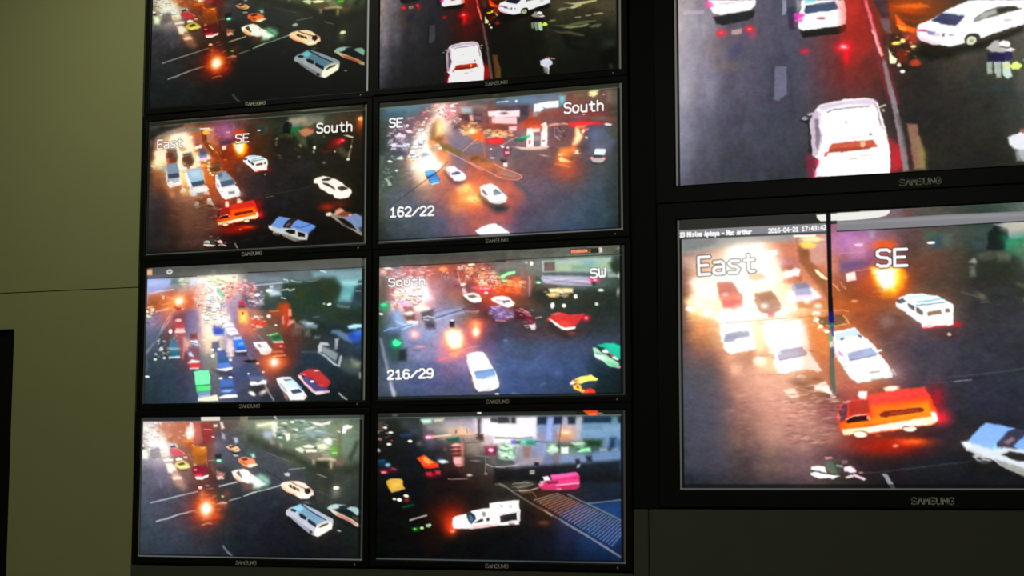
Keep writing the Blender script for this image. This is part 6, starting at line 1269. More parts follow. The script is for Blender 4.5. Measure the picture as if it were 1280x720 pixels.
'L c8ccc8 0.9 5.2 6.1 910 548.3 927.9 562.7 943.5 571.8',
'P 10181c 0.15 35 752.6 498.9 905 509.9 994.2 567.8 789.7 564.5',
'P 8a7874 0.7 10.6 704.5 253.6 734.8 266.1 752.1 278.3 709.2 277',
'G 784038 0.3 700.9 292.3 33.3 25 2.5 2',
]
FEEDS['tricycles'] = [
('F', (0, 60, 140, 220, 300, 380, 460, 540, 620, 720, 820, 920, 1024), (0, 80, 140, 200, 260, 320, 390, 460, 520, 576), '3c423e 404642 404642 40443f 44443f 44443f 484842 484a44 484a44 4c4c46 4a4c46 4a4c44 44463e', '806868 8a7078 a87070 a06058 985048 905048 a87060 6c5850 64605a 606860 7c8c7c 70887c 303a34', '6c5c50 a07878 f0d0c8 b08088 7a5a60 704048 a85840 a85038 7c5040 5c5450 808484 60706c 2c342c', '4c4c44 a8808c ffe8e8 c898a0 786c78 7c5850 983c30 88342c 5c3c30 3a3830 50504c 303830 262c28', '344438 607080 a88080 908898 888498 6c5850 4c2c30 4c3038 3c3438 303430 2a2e2a 242a28 222824', '303c40 607090 8088a8 8890b0 8888a8 8a6070 54404c 3c3c4c 40343c 44383c 3c3034 282e30 2a3038', '344048 4c5c78 70708c 7c7898 a0788c a87080 5c5070 44506c 404a60 404860 384258 343c50 2c3840', '38404c 4c5668 54607c 585c80 6c5c78 6c6080 4c5878 445478 445478 3c4a6c 384868 2c3c4c 1c2830', '38404c 444e60 485070 484c6c 4c4c68 484c6c 445078 3c4c74 384868 344260 2c3c58 1c2c34 141e20', '303842 343e48 384456 3c4458 3c4456 3c4458 384866 344466 34405c 303a54 283444 182428 10181a'),
('N', 0.06, 70, 50, 6),
'P 6c7080 0.5 20.3 42 54.2 94.4 56.3 90.3 84.5 51 82.9',
('S', 'f8e0e0 f0b0a8 d87868 b05050 fff0e8 904840', 0.8, 129.4, 69.9, 118.3, 25.3, -0.4, 90, 5.1, 14.4, 2.4, 71),
('S', 'ffffff fff0f0 f8d8d8 d0a0a8 905058', 0.8, 129.9, 134.5, 80.3, 63.4, -1.4, 110, 6.8, 18.6, 2.4, 72),
'P fff8f8 0.75 23.7 138.3 106.6 203.2 105.1 207.7 137.5 229.5 178.4 195.2 189.2 160.5 175.9 130 150.6',
'P ffffff 0.7 16.9 160.1 119.5 194.7 120.9 212.3 173.7 186.5 180.8 160.3 151.8',
('S', 'f8c8c8 a85058 6c3440 ffffff d898a0', 0.8, 99.9, 185.8, 67.6, 29.6, -1.4, 50, 5.9, 16.9, 2.4, 73),
('K', 'f8e8e8 e0c0c8 fff8f8 c8a0b0 fff f0e0d8', 0.9, 130.1, 158.7, 63.4, 67.6, -9.4, 26, 12.7, 25.3, 0.9, 160),
('K', 'c86858 e8a898 f8d8c8 a84840', 0.9, 340.1, 86.6, 63.4, 29.6, 2.6, 12, 11, 16.9, 0.5, 161),
'P f0a8e0 0.9 6.8 86.9 191.4 130.3 188.9 132.6 203 100.1 205.9',
'P ffe8d0 0.9 6.8 147.8 207.6 178 200.6 225.5 218.3 221.2 226.1 173.9 228.5 152.2 217.8',
'P 5c2c28 0.7 10.1 104.4 206.1 147.8 203.6 152.3 227.8 113.3 230.5',
'P f8f4e0 0.95 5.1 111.2 232.5 139.3 227.4 148 235.7 139.4 243.4 117.7 238.7',
'P 3c2424 0.7 10.1 109.1 246.5 156.7 240 156.9 264.1 122.3 263',
'P fff8f0 0.95 4.1 118 266.8 135.3 263.4 169.9 268.5 165.6 276.4 126.7 275.1',
'P 30343c 0.75 10.1 182.5 232.8 238.3 218.7 242.8 242.8 230 258.4 191.4 261.1',
'L f0ecf0 0.95 3.4 3.4 193.4 253.2 212.8 249.8 242.8 256.8',
'P 343038 0.7 13.5 195.7 261.3 238.6 262.6 243.1 298.7 204.4 289.5',
'L e8e4f0 0.9 3.4 2.5 195.7 261.3 217.2 264',
'P 484450 0.6 5.1 186.9 237 229.8 230.4 229.9 236.4 189.1 243.1',
'P 786c80 0.5 33.8 229.6 190.4 349.1 198.6 366.2 231 255.7 259.2 242.7 226.8',
'E ffd888 1 4.1 276.8 63.9 15.2 6.8 2.6',
'G ff7840 0.6 276.8 63.9 29.6 14.4 2.6 2',
('S', 'ffd0a0 ff9860 e06038 ffe8c8 a03c28 502c28', 0.8, 399.5, 85, 97.2, 42.2, -2.4, 110, 4.2, 15.2, 2.2, 74),
'P fff0c8 0.95 5.1 382.4 46.4 407.9 45.5 412.1 52.8 386.7 54.5',
'P 5c3430 0.5 20.3 310.2 65.3 344.3 62.8 348.7 98.9 314.6 93.5',
'P 904040 0.3 27 263.2 71.4 314.5 61.5 365.6 87.6 365.8 127.5 314.8 125.5 263.3 99.5',
'P 807078 0.5 27 254.7 83.1 331.6 90.2 348.8 118.9 289.1 120.5 246.2 102.8',
'L d8c8c8 0.6 5.1 2.5 340.1 82.6 348.8 118.9',
'P fff4d8 0.95 4.1 350.9 124.9 365.8 121.5 376.4 125.9 365.8 134.7 353.1 131.8',
'P 702c50 0.8 6.8 323.3 129.9 344.6 128.7 344.6 136.7 327.6 137.2',
'P ff8850 0.7 13.5 408.1 105.3 450.2 103 441.8 118.5 416.5 121.5',
'P c83848 0.95 6.8 408.2 137.1 433.5 134.1 483.9 144 488.1 160 458.8 170.7 425.1 161.6',
'P f07868 0.6 6.8 395.5 142.6 416.6 139.4 450.3 148.6 475.5 145.6 458.8 156.9 433.5 152',
('S', 'ffe0d0 ff9880', 0.9, 454.5, 130.9, 25.3, 25.3, 2.6, 20, 4.2, 10.1, 1.8, 75),
'P f8d0b0 0.9 5.1 441.8 124.5 462.9 123.3 462.9 133.2 446.1 132.6',
'E ffd8d0 0.9 2 458.8 164.8 8.4 5.1 2.6',
('K', 'd85848 e89880 c04838 f8c8b0', 0.9, 467, 111.6, 50.7, 33.8, 2.6, 12, 11.8, 18.6, 0.6, 162),
'P b06038 0.35 33.8 289.2 140.5 357.4 143.1 361.8 183.1 323.6 197.7 289.5 180.5',
'P 404048 0.5 27 458.5 39.7 538.1 43.1 538.2 78.8 475.4 76.2',
'P 70b080 0.7 10.1 517.3 89.8 538.2 86.7 538.2 126.3 525.7 121.8',
'P ffe8b0 0.8 6.8 500.6 99 538.2 102.5 538.2 110.4 509 109.3',
'P 201c20 0.6 16.9 366 179.3 399.9 200.4 442.1 201.8 416.8 216.8 374.5 195.5',
'P f4e8e0 1 3.4 361.7 169.2 378.6 163 408.2 162.9 429.3 169.7 439.9 185.9 437.8 199.7 412.6 202.8 391.5 196.1 374.5 183.6',
'P 58484c 0.9 4.1 380.8 171.9 408.3 169.7 420.9 177.3 399.9 184.5 385.1 180',
'P e8e0e0 0.7 6.8 357.4 143.1 370.1 141.6 378.6 159.8 366 167.3 359.6 159.1',
'L 3c3034 0.6 2 2.1 399.9 180.5 433.6 179.7',
'P fffaf4 1 3.4 479.8 187.3 500.7 179.4 538.3 183.5 538.3 213.1 504.9 208 484 195.4',
'P 603c34 0.85 4.1 500.7 188.1 521.6 186.9 538.3 197.3 538.3 205.2 513.3 200.4',
'P 504468 0.95 6.8 467.3 218.5 496.6 219.6 538.3 236.7 538.4 268.2 505 271.1 475.7 250.4',
'P c8a8d8 0.8 6.8 475.7 218.8 500.8 223.6 538.3 248.6 530 252.2 496.6 235.3',
('S', 'e8c0e0 a890c0 382c50', 0.8, 500.8, 247.3, 33.8, 25.3, 27.6, 26, 3.4, 11.8, 2.4, 76),
'P 382830 0.5 27 361.8 199 458.9 210.3 479.9 250.6 438 249.2 374.7 231.3',
'L e0a0a0 0.7 5.1 3.4 374.7 235.2 400.1 238.1 429.5 235.1',
'L 401c20 0.8 4.1 2.5 404.3 260 433.8 259',
'L d89890 0.5 4.1 2.5 400.1 248 425.3 240.9',
'G f87858 0.7 417.1 284.1 46.5 25.3 2.6 2',
'G ffc890 0.9 417.1 288.1 19.4 12.7 2.6 2',
'P a8b0d8 0.4 27 247 227 357.7 218.8 366.3 242.9 255.8 275.2 238.6 258.7',
'L 384060 0.8 3.4 3.4 247.1 256.9 306.8 240.9 374.6 223.3',
'L 485078 0.7 4.1 2.5 242.7 234.8 289.7 222.4 323.7 217.6',
'L b8c8e8 0.7 4.1 2.5 242.9 266.8 298.4 252.6 366.2 236.9',
'L c0d0f0 0.4 4.1 2.5 242.8 246.8 289.7 236.4 353.5 224.6',
'L 6878b0 0.4 2 2.5 255.8 267.2 332.4 245.7',
'P 8cb0e0 0.7 13.5 65.4 220.9 87.2 229.7 118 274.9 161.3 280.2 118.2 294.9 83.4 285.9 61.2 244.9',
'L b8d0f0 0.8 5.1 4.2 76.7 265.6 105 278.5 169.9 280.5',
'P d8d0c0 0.7 10.1 47.6 188 62.9 188.5 65.4 220.9 56.6 220.6',
'P f0f0f0 1 3.4 309.1 266.9 321.8 266.1 324 272.5 311.2 272.9',
'P 181828 0.95 5.1 304.9 272.7 326.1 273.4 326.2 301.2 309.2 300.7',
'G 30a070 0.8 23.7 203.3 25.3 21.1 2.6 2',
'P 50e0a0 0.95 5.1 6.1 194.6 21.4 189.1 36.7 195.7 34.6 203.7 12.7 202.9',
'P 2c8050 0.6 13.5 17.1 203.1 43.3 200 43.6 224.2 26.1 223.6',
'E e8f0f0 0.95 2 9.5 233.6 9.3 4.2 12.6',
'P 383c34 0.5 33.8 0.2 48.3 33.4 74.1 43.2 187.8 12.5 182.7 1.3 154',
'P f0c8b0 0.7 13.5 2.4 52.5 28.8 53.6 28.9 69.9 7 71',
'E fff0f0 0.9 2 37.5 49.1 16.9 3.4 2.6',
'P 787874 0.6 19.5 500.5 43.9 691.5 44.3 691.4 75.7 625.4 88.7 500.5 79.6',
'L 504c48 0.4 6.5 2 525.6 60.8 666.7 62.9',
'E fff8e8 0.95 3.9 648.2 56.2 6.5 8.9 2.6',
'E e8e0d0 0.7 4.9 625.4 51.2 5.7 4.1 2.6',
'L 5a5450 0.5 6.5 4.1 621.3 45.1 621.3 72.8',
'P 38604c 0.7 13 517.3 80.3 579.8 75 584 87 525.7 108.4 509 103.7',
'P b0f8b0 0.95 4.9 519.4 100.2 550.7 85.6 581.9 83.8 579.8 90.8 550.7 99.5 525.7 108.4',
'G 50a060 0.7 538.2 120.7 16.3 9.8 2.6 2',
'E a8e0b8 0.8 2 538.2 119.5 9.8 4.1 2.6',
('S', 'f87838 ffb060 c03c1c 802818 ffd090', 0.85, 538.2, 140.5, 48.8, 28.5, 7.6, 60, 4.1, 13.8, 2.4, 77),
'P b84020 0.6 16.3 500.7 147 571.5 149.7 571.5 173.3 500.7 178.6',
'P f86838 0.75 13 571.5 110.2 604.7 107.6 604.7 174.5 579.8 173.6',
('S', 'ffe0b0 ff9860 e05838', 0.85, 588.1, 142.4, 18.7, 36.6, 87.6, 30, 5.7, 12.2, 2, 78),
'E ffd8b0 1 3.9 613 128.4 13.8 5.7 2.6',
'P 905048 0.6 13 613 72.4 629.6 84.9 633.6 183.4 604.7 182.4',
'P a07070 0.8 6.5 633.7 104.8 646.1 105.3 646 183.9 635.7 183.5',
'P 7c6c68 0.8 9.8 604.7 76 617.1 76.5 621.3 108.2 600.6 107.4',
'L c8a8a0 0.7 3.3 2.4 639.9 109 639.8 183.7',
'P 584840 0.5 13 650.2 109.4 666.7 110.1 666.6 188.6 646 187.8',
'P 204030 0.7 9.8 666.7 110.1 691.3 111.1 687.2 142.3 666.6 145.4',
'G 50c080 0.9 676.9 132.1 13.8 6.5 2.6 2',
'E c8ffd8 1 2 676.9 132.5 8.1 3.7 2.6',
'P 94a498 0.95 6.5 691.5 48.2 805.9 45.3 971.2 46.7 972.9 103 870.5 100.7 748.7 93.8 693.4 95.4',
'P 98b0a8 0.6 13 748.9 50.7 971.2 48.7 971.1 68.1 870.7 59.9 789.6 64.2 748.8 62.4',
'P 5c90a0 0.5 19.5 854.6 55.3 894.9 53.1 910.9 73.3 870.6 75.4',
'P 5c8460 0.6 13 814 73 894.8 76.5 886.7 87.8 813.9 84.8',
'P 98a880 0.6 13 748.8 62.4 814 73 805.8 92.2 748.7 91.8',
'P 88a870 0.5 13 911 65.5 971.1 68.1 971 83.6 918.9 81.4',
'P 605450 1 3.9 698.8 54.4 744.8 54.4 744.7 91.7 699.6 91',
'P a8a4a0 0.8 3.9 693.5 48.3 699.7 48.5 700.4 93.8 693.8 93.5',
'L c8c4b8 0.9 3.3 2 700.4 91 744.7 91.7',
'P 706058 0.5 13 707.9 56.8 736.6 58 736.5 85.4 707.8 84.3',
'P 404850 0.8 9.8 693.4 93.5 890.7 99.6 892.6 119.1 691.4 105.2',
'P a8a4b8 0.95 6.5 693.4 105.3 890.6 119.1 892.4 154.1 797.5 146.5 699.5 134.9 687.2 114.8',
'L 605c70 0.7 3.9 2 695.4 115.1 748.6 129 890.4 148.2',
'L d8d4e0 0.6 4.9 2.4 699.5 123.2 789.4 122.8 886.5 138.3',
'L 706c80 0.5 4.9 2 732.3 136.2 789.4 126.7 890.5 126.8',
'L c8c4d8 0.6 3.9 2.4 707.7 135.2 797.5 144.6 890.4 152.1',
'P 202820 0.85 13 963.1 67.7 991.2 53.4 1011.1 54.3 1010.7 112.3 990.8 107.6 967 87.3',
'P 303c34 0.6 19.5 910.8 104.3 994.7 119.4 998.4 158.1 918.5 151.2',
'P a0a8a0 0.7 6.5 954.9 106.1 986.8 107.5 1002.6 123.6 958.8 123.7',
'E c8d0c8 0.8 4.9 1000.7 117.7 4.1 8.9 2.6',
'E ff5880 1 4.9 904.6 130.5 13.8 8.9 2.6',
'G ff3068 0.7 904.6 131.3 24.4 12.2 2.6 2',
'E ffd0e0 1 2 906.6 131.3 5.7 3.3 2.6',
'P 302028 0.8 6.5 894.5 138.6 910.6 139.3 910.5 152.8 896.5 151.1',
'P 1e241f 0.75 26 658.4 153 910.5 156.7 1002.3 166 1005.7 258.6 869.8 246.3 748.3 242.2 637.7 191.4',
'P f8e8b8 0.9 6.5 720 159.2 756.7 157.5 817.7 161 817.6 176.5 764.8 176.5 724 173.1',
'P e8c880 0.9 6.5 711.7 178.5 760.7 177.1 760.7 192 724 191.4',
('S', 'ffe8a8 e8b868 fff8d8 a87840', 0.8, 756.7, 176.2, 56.9, 20.3, 2.6, 40, 3.3, 11.4, 2.2, 79),
'E fff8e8 0.95 3.9 827.7 192.5 7.3 8.1 2.6',
'P 28241c 0.5 9.8 748.5 187.6 813.5 186.1 813.5 197.8 756.6 199.6',
'E fff8f0 1 3.3 734.1 224.2 8.1 12.2 2.6',
'E fffff8 1 2 780.9 226.6 8.9 6.5 2.6',
'E c8d0c0 0.95 3.9 912.9 224.6 7.3 6.1 2.6',
'E f0fff0 1 3.3 929.7 171 10.6 4.5 2.6',
'E b8b8a8 0.7 6.5 999 181.3 4.9 13 2.6',
'E 506868 0.7 2 652.1 239.8 10.6 4.9 2.6',
'P fff8f0 1 3.3 500.7 182.6 525.8 179.5 554.9 186.5 569.5 200.8 579.9 211 571.6 220.6 550.8 225.7 525.8 219 500.7 202.3',
'P 40343c 0.9 3.9 525.8 197.3 554.9 196.3 563.2 204.5 542.5 205.8 534.1 211.4',
'P 806068 0.7 6.5 500.7 190.5 521.6 195.2 525.8 203.2 500.7 198.4',
'P 6a5a80 0.8 9.8 500.8 210.2 525.8 219 571.6 236.3 579.9 260.1 550.8 274.9 500.9 273.3',
('S', 'f0d0e0 b080a8 382840', 0.8, 534.2, 242.9, 36.6, 24.4, 27.6, 26, 3.3, 12.2, 2.4, 80),
'P 401820 0.8 13 575.7 228.6 625.3 234.2 658.3 278.3 584 276',
('S', 'f0a0a0 c04050 701828 ffe8e8', 0.8, 617.1, 257.4, 36.6, 24.4, 37.6, 30, 3.3, 11.4, 2.8, 81),
'L e8a098 0.9 3.3 3.7 666.5 270.8 689 267.6',
'P b83838 1 4.9 711.5 278.1 732 261.2 756.5 252.2 789 257.2 821.3 275.7 829.3 291.5 715.6 287.9',
'P f08878 0.8 4.9 725.9 259 740.2 255.6 764.6 254.4 748.3 259.8',
'G ff2848 0.9 869.7 277.3 17.9 13 2.6 2',
'E ff7888 1 2 870.5 277.3 6.5 5.7 2.6',
'L 90b8e0 0.8 5 4.4 24.4 302 47.4 293 125.4 290.2 161.8 278.6',
'L c8dcf8 0.8 3.4 3.1 102.6 300.1 139 286.4 170.9 276.8',
'L 3c5078 0.8 4 2.2 84.2 293.2 143.5 280.2',
'L 4c6890 0.6 4 2.2 93.4 304.1 148.2 288.8 180 279.2',
'P 2c3c3c 0.8 16.8 19.9 312.5 88.9 310.3 103.2 374.2 121.5 378.9 119.6 425.2 57.9 436.4 34.4 380.9',
'P 1c2428 0.8 10.1 87.2 380.1 121.5 378.9 119.6 423.1 87.6 424.5',
'P 304c40 0.7 16.8 43.7 385.3 84.8 369.5 85.1 403.3 53.1 411',
'G 20c070 0.9 77.8 354.5 24.8 19.5 1.8 2',
'P 50ffa0 1 4 60.8 345.5 73.1 337.4 84.6 344.1 97.5 352.9 87.1 363.2 71 364.9 64.1 358.3',
'P 8a8c98 0.75 6.7 6.2 329.2 13.2 333.6 34.8 414.8 58.5 495.6 79.8 571.7 66.1 571.5 54.3 537.6 30.4 444.3 8.8 359',
'P b8b8c4 0.7 10.1 49.5 512.2 58.8 525.1 75 550.6 72.9 567.4 63.7 567.2 54.3 537.6',
'L 5c5c64 0.5 10.1 3.5 10.9 337.8 27.7 401.9 39.6 444.5',
'G f8a8a8 0.8 157.5 320.8 26.5 22.1 1.8 2',
'G ffd8d0 0.8 155.2 318.6 11.5 11.5 1.8 2',
'G e89898 0.7 180.6 369.9 26.5 6.2 1.8 2',
'L 603c40 0.7 4 2.2 148.9 385.9 171.6 384.4',
'G f86858 0.75 329.3 355 66.4 53.1 1.8 2',
'P ffb080 0.8 26.8 284.2 316 315.6 304.3 351.5 313.8 365 347.6 356.2 376.6 307 379.5 284.4 353.8',
'P ffffa0 0.9 20.1 293.2 320.5 315.6 308.5 347 313.7 358.3 343.2 351.7 372.3 324.9 379.9 302.4 358.4',
'P ffffff 1 16.8 297.7 324.8 315.6 314.8 344.8 319.9 353.8 343.1 345 367.9 320.4 371.5 304.6 354.3',
'G f05848 0.8 418.3 315.7 35.4 39.8 1.8 2',
'G ffe890 1 417.4 315.7 18.6 23 1.8 2',
'G ffffff 1 417.4 317.8 11.5 15 1.8 2',
'P f8a070 0.8 13.4 302.6 400.3 351.8 384.8 360.7 393.4 334 413.6 307.1 408.7',
'L a06870 0.7 3.4 3.1 298.1 396 320.5 393.2 351.7 381.5 374 375 431.7 372.3',
'G e06c70 0.6 280.3 420.6 35.4 11.5 1.8 2',
'L e0b090 0.5 3.4 2.2 378.5 379.3 436.2 372.5',
'L e08888 0.5 6.7 3.5 262.3 426.5 289.3 416.7 316.1 413.1',
'P 282028 0.9 5 306.5 281 324.5 281.6 324.5 294.1 308.8 294.9',
'P 342c38 0.7 13.4 202.7 279.9 243.4 281.2 243.5 298 207.3 299',
'P 303038 0.5 16.8 511 289.4 534.3 290.1 534.4 327.4 519.8 314.6',
'P 101418 0.7 16.8 378.7 427.2 396.7 489.9 423.4 552.5 485.1 557.7 513.6 539.7 515.8 554.1 441.1 565.2 414.6 552.4',
'P fafcff 1 3 379.5 408.4 391.9 400.4 422.9 395.8 449.5 399 462.8 416.7 489.3 462.9 502.5 483.8 513.5 517 514.9 535.6 485.1 548.7 427.8 552.6 412.3 535.8 403.3 498.3 392.1 469 382.2 435.6',
'P b8b0c0 0.9 4 374.2 427.1 383.1 423.1 404.6 485.9 403.3 494.2 392.2 477.3',
'P 6088b8 1 3 409 472.7 454.1 467.1 489.3 462.9 499 483.7 498.2 496.1 445.4 505.4 418.8 502.8',
'P a8c8e8 0.8 3.4 458.6 497.4 493.8 489.8 498.2 494.9 463 501.6',
'P 3c5c80 0.6 5 412.1 475.7 489.3 466.2 490.2 471.2 414.4 482',
'P f09090 0.6 6.7 396.7 498.2 407.8 502.5 416.8 544.1 407.9 531.5',
'P d8a8a0 0.8 4 449.9 541.4 485.1 533 493.8 537.3 467.5 547.1',
'L 706060 0.6 2 2.2 454.3 546.9 485.1 543.3',
'L e0e0e8 0.5 2 1.8 405.5 471.4 484.9 462',
'E fff4e0 1 2 505.7 563.8 8 3.5 1.8',
'E e8e8e0 0.9 2 432.3 574.2 8 2.7 1.8',
'P 201818 0.6 19.4 721.1 280.3 775.2 320.8 838.2 314.1 847.1 331.6 793.1 355.8 721 319.2',
'P b03434 1 4.8 716.6 267.2 865.3 259.1 838.3 296.9 820.3 309.3 793.3 312.8 766.3 303.3 730.1 280.6',
'P f8e0d8 1 3.2 716.5 275.8 730.1 278.4 766.3 303.3 784.3 312.5 829.3 307.4 827 315.9 793.2 323.5 775.2 318.7 748.2 302.8',
'P d85848 0.5 12.9 757.3 281.4 802.4 291.5 797.8 308.6 770.8 301.3',
'G 804040 0.7 811.2 334.8 22.4 9 1.8 2',
'P f0d8d8 0.9 4.8 639 297.3 652.8 295.5 661.9 291.5 667.3 304.6 661.9 317.5 648.2 317.1 643.6 306.1',
'L f0e0e0 0.8 3.2 2.2 618.4 298.8 643.6 297.4',
'L e8d8d8 0.7 3.2 1.8 623 306.8 645.9 304.9',
'P 802838 0.6 9.7 620.7 268.4 652.8 269.5 657.3 291.3 629.9 290.5',
'L e0a0a8 0.7 4.8 4.5 500.9 275.5 537.9 278',
'P 282428 0.4 19.4 607 289.8 620.7 320.6 675.5 326.6 684.7 305.2 639 325.5',
'P 0c1418 0.5 32.3 891.2 427 957.5 466.9 1010.3 476.5 1010.1 501.9 908.7 491.3 882.2 456.6',
'P 28a088 1 3.9 915.9 382.8 944.8 376.3 980.1 378.1 1006.5 389.4 1006.1 438.3 993 435.8 962.2 415.9 935.8 398.2',
'P 30c8a0 0.5 12.9 953.6 379.5 980.1 380.2 1002.1 391.4 997.6 404.1 971.2 394.9',
'P 18302c 0.9 4.8 920.3 389.3 944.7 394.2 935.7 408.9 918 402',
'P 98c8a8 1 3.9 896.8 392.9 909.2 393.3 935.7 415.3 975.3 437.5 1001.6 455.1 997.1 474.1 961.9 464.8 935.5 445.1 904.6 427.3 900.2 410.1',
'P d8f0d8 0.9 4.8 900.2 418.7 922.4 419.2 948.8 436.9 935.5 440.8 909 429.5',
'P f8ece0 1 3.2 933.6 402.4 949.1 400.7 962.2 413.8 949 415.6 935.7 411',
'P a05048 0.8 4.8 957.8 411.6 975.4 420.5 988.6 435.7 971 428.9',
'P f0e0c8 0.95 3.2 973.2 429 986.4 427.2 999.5 440.2 992.9 443 975.3 435.4',
'P 60b088 0.7 6.5 948.8 445.4 997.2 455 997.1 472 961.9 462.7',
'P f89098 0.95 3.9 992.8 465.5 1010.4 463.8 1012.5 472.3 997.1 474.1',
'P 405c50 0.6 4.8 909.1 410.3 935.7 417.4 926.8 421.4 909.1 418.9',
'P 0a1418 0.4 45.2 917.5 500 1010.1 493.5 1009.5 580.2 908.2 578.5 899.5 542.2',
'P f4e878 1 3.2 821.7 513 846.3 502.8 890.9 497.4 917.4 512.8 912.9 519.1 877.4 520.5 846.2 530.6 837.3 524',
'P b8c060 0.7 6.5 859.7 503.1 882 499.3 895.3 510.2 877.5 514.1',
'P f0c060 0.8 3.9 819.5 515.1 846.2 528.4 837.3 532.5 819.4 523.6',
'P f8d8b8 1 3.9 802.4 529.7 815 515 828.4 523.8 819.4 532.2 806 534.1',
'P f8b848 1 3.9 814.9 536.4 837.3 530.4 848.4 537 850.6 549.8 868.4 556.5 859.4 567 841.6 558.2 819.3 549.3',
'P 603018 0.9 3.2 830.6 536.7 839.5 536.8 839.4 547.5 831.9 546.1',
'P d83c28 0.95 4.8 863.9 554.3 886.2 547.1 903.9 555 908.2 578.5 854.9 578.9 859.4 562.8',
'P f87858 0.7 8.1 850.5 562.6 877.2 558.8 877.2 575.8 859.4 575.5',
'P 38383c 0.6 9.7 850.7 530.6 908.5 525.4 904 542.3 864 545.8',
'P c05028 0.6 4.8 819.5 515.1 837.4 511.2 841.8 517.7 823.9 523.7',
'G 5070a0 0.4 756.7 488.1 17.9 11.7 1.8 2',
'L 6888a0 0.5 8.1 3.6 684.3 533.9 707 525.8',
'L 8090a0 0.5 8.1 4.5 570.3 562 593.2 566.8 620.6 575',
'E 7088b0 0.8 4.8 540.3 354.4 6.3 2.7 1.8',
('T', 'South', 'ffffff', '30302c', 0.5, 39.1, 122.2, 203.3, 121.2, 30.4, 5.5),
('T', 'SW', 'ffffff', '30302c', 0.5, 885.7, 122, 953.2, 120, 32.5, 6.1),
('T', '216/29', 'ffffff', '30302c', 0.35, 37.4, 496, 240.2, 492.9, 33.6, 7.1),
'P 1c1c18 0.9 1.6 805.4 6.3 920.3 7.5 920.7 25 805.3 27.1',
'P f09068 0.85 1.9 809.7 10.1 877.5 10.7 877.4 23.1 809.6 23.2',
('T', 'SECTOR 2', 'f8a080', '401810', 0.3, 809.6, 22.5, 890.3, 22.6, 11, 1.5),
'P d0c0b8 0.85 3.2 923.6 5.5 935.3 5.4 936.2 24.7 924.5 26.3',
'E 70706a 0.8 3.2 1006.4 15.5 12.7 7.2 2.7',
'P a0a090 0.35 4.8 999.1 6.9 1020.2 6.9 1019.1 21.2 1000 21.4',
'E 30302c 0.8 3.2 1002.2 16.4 3.8 2.5 2.7',
]
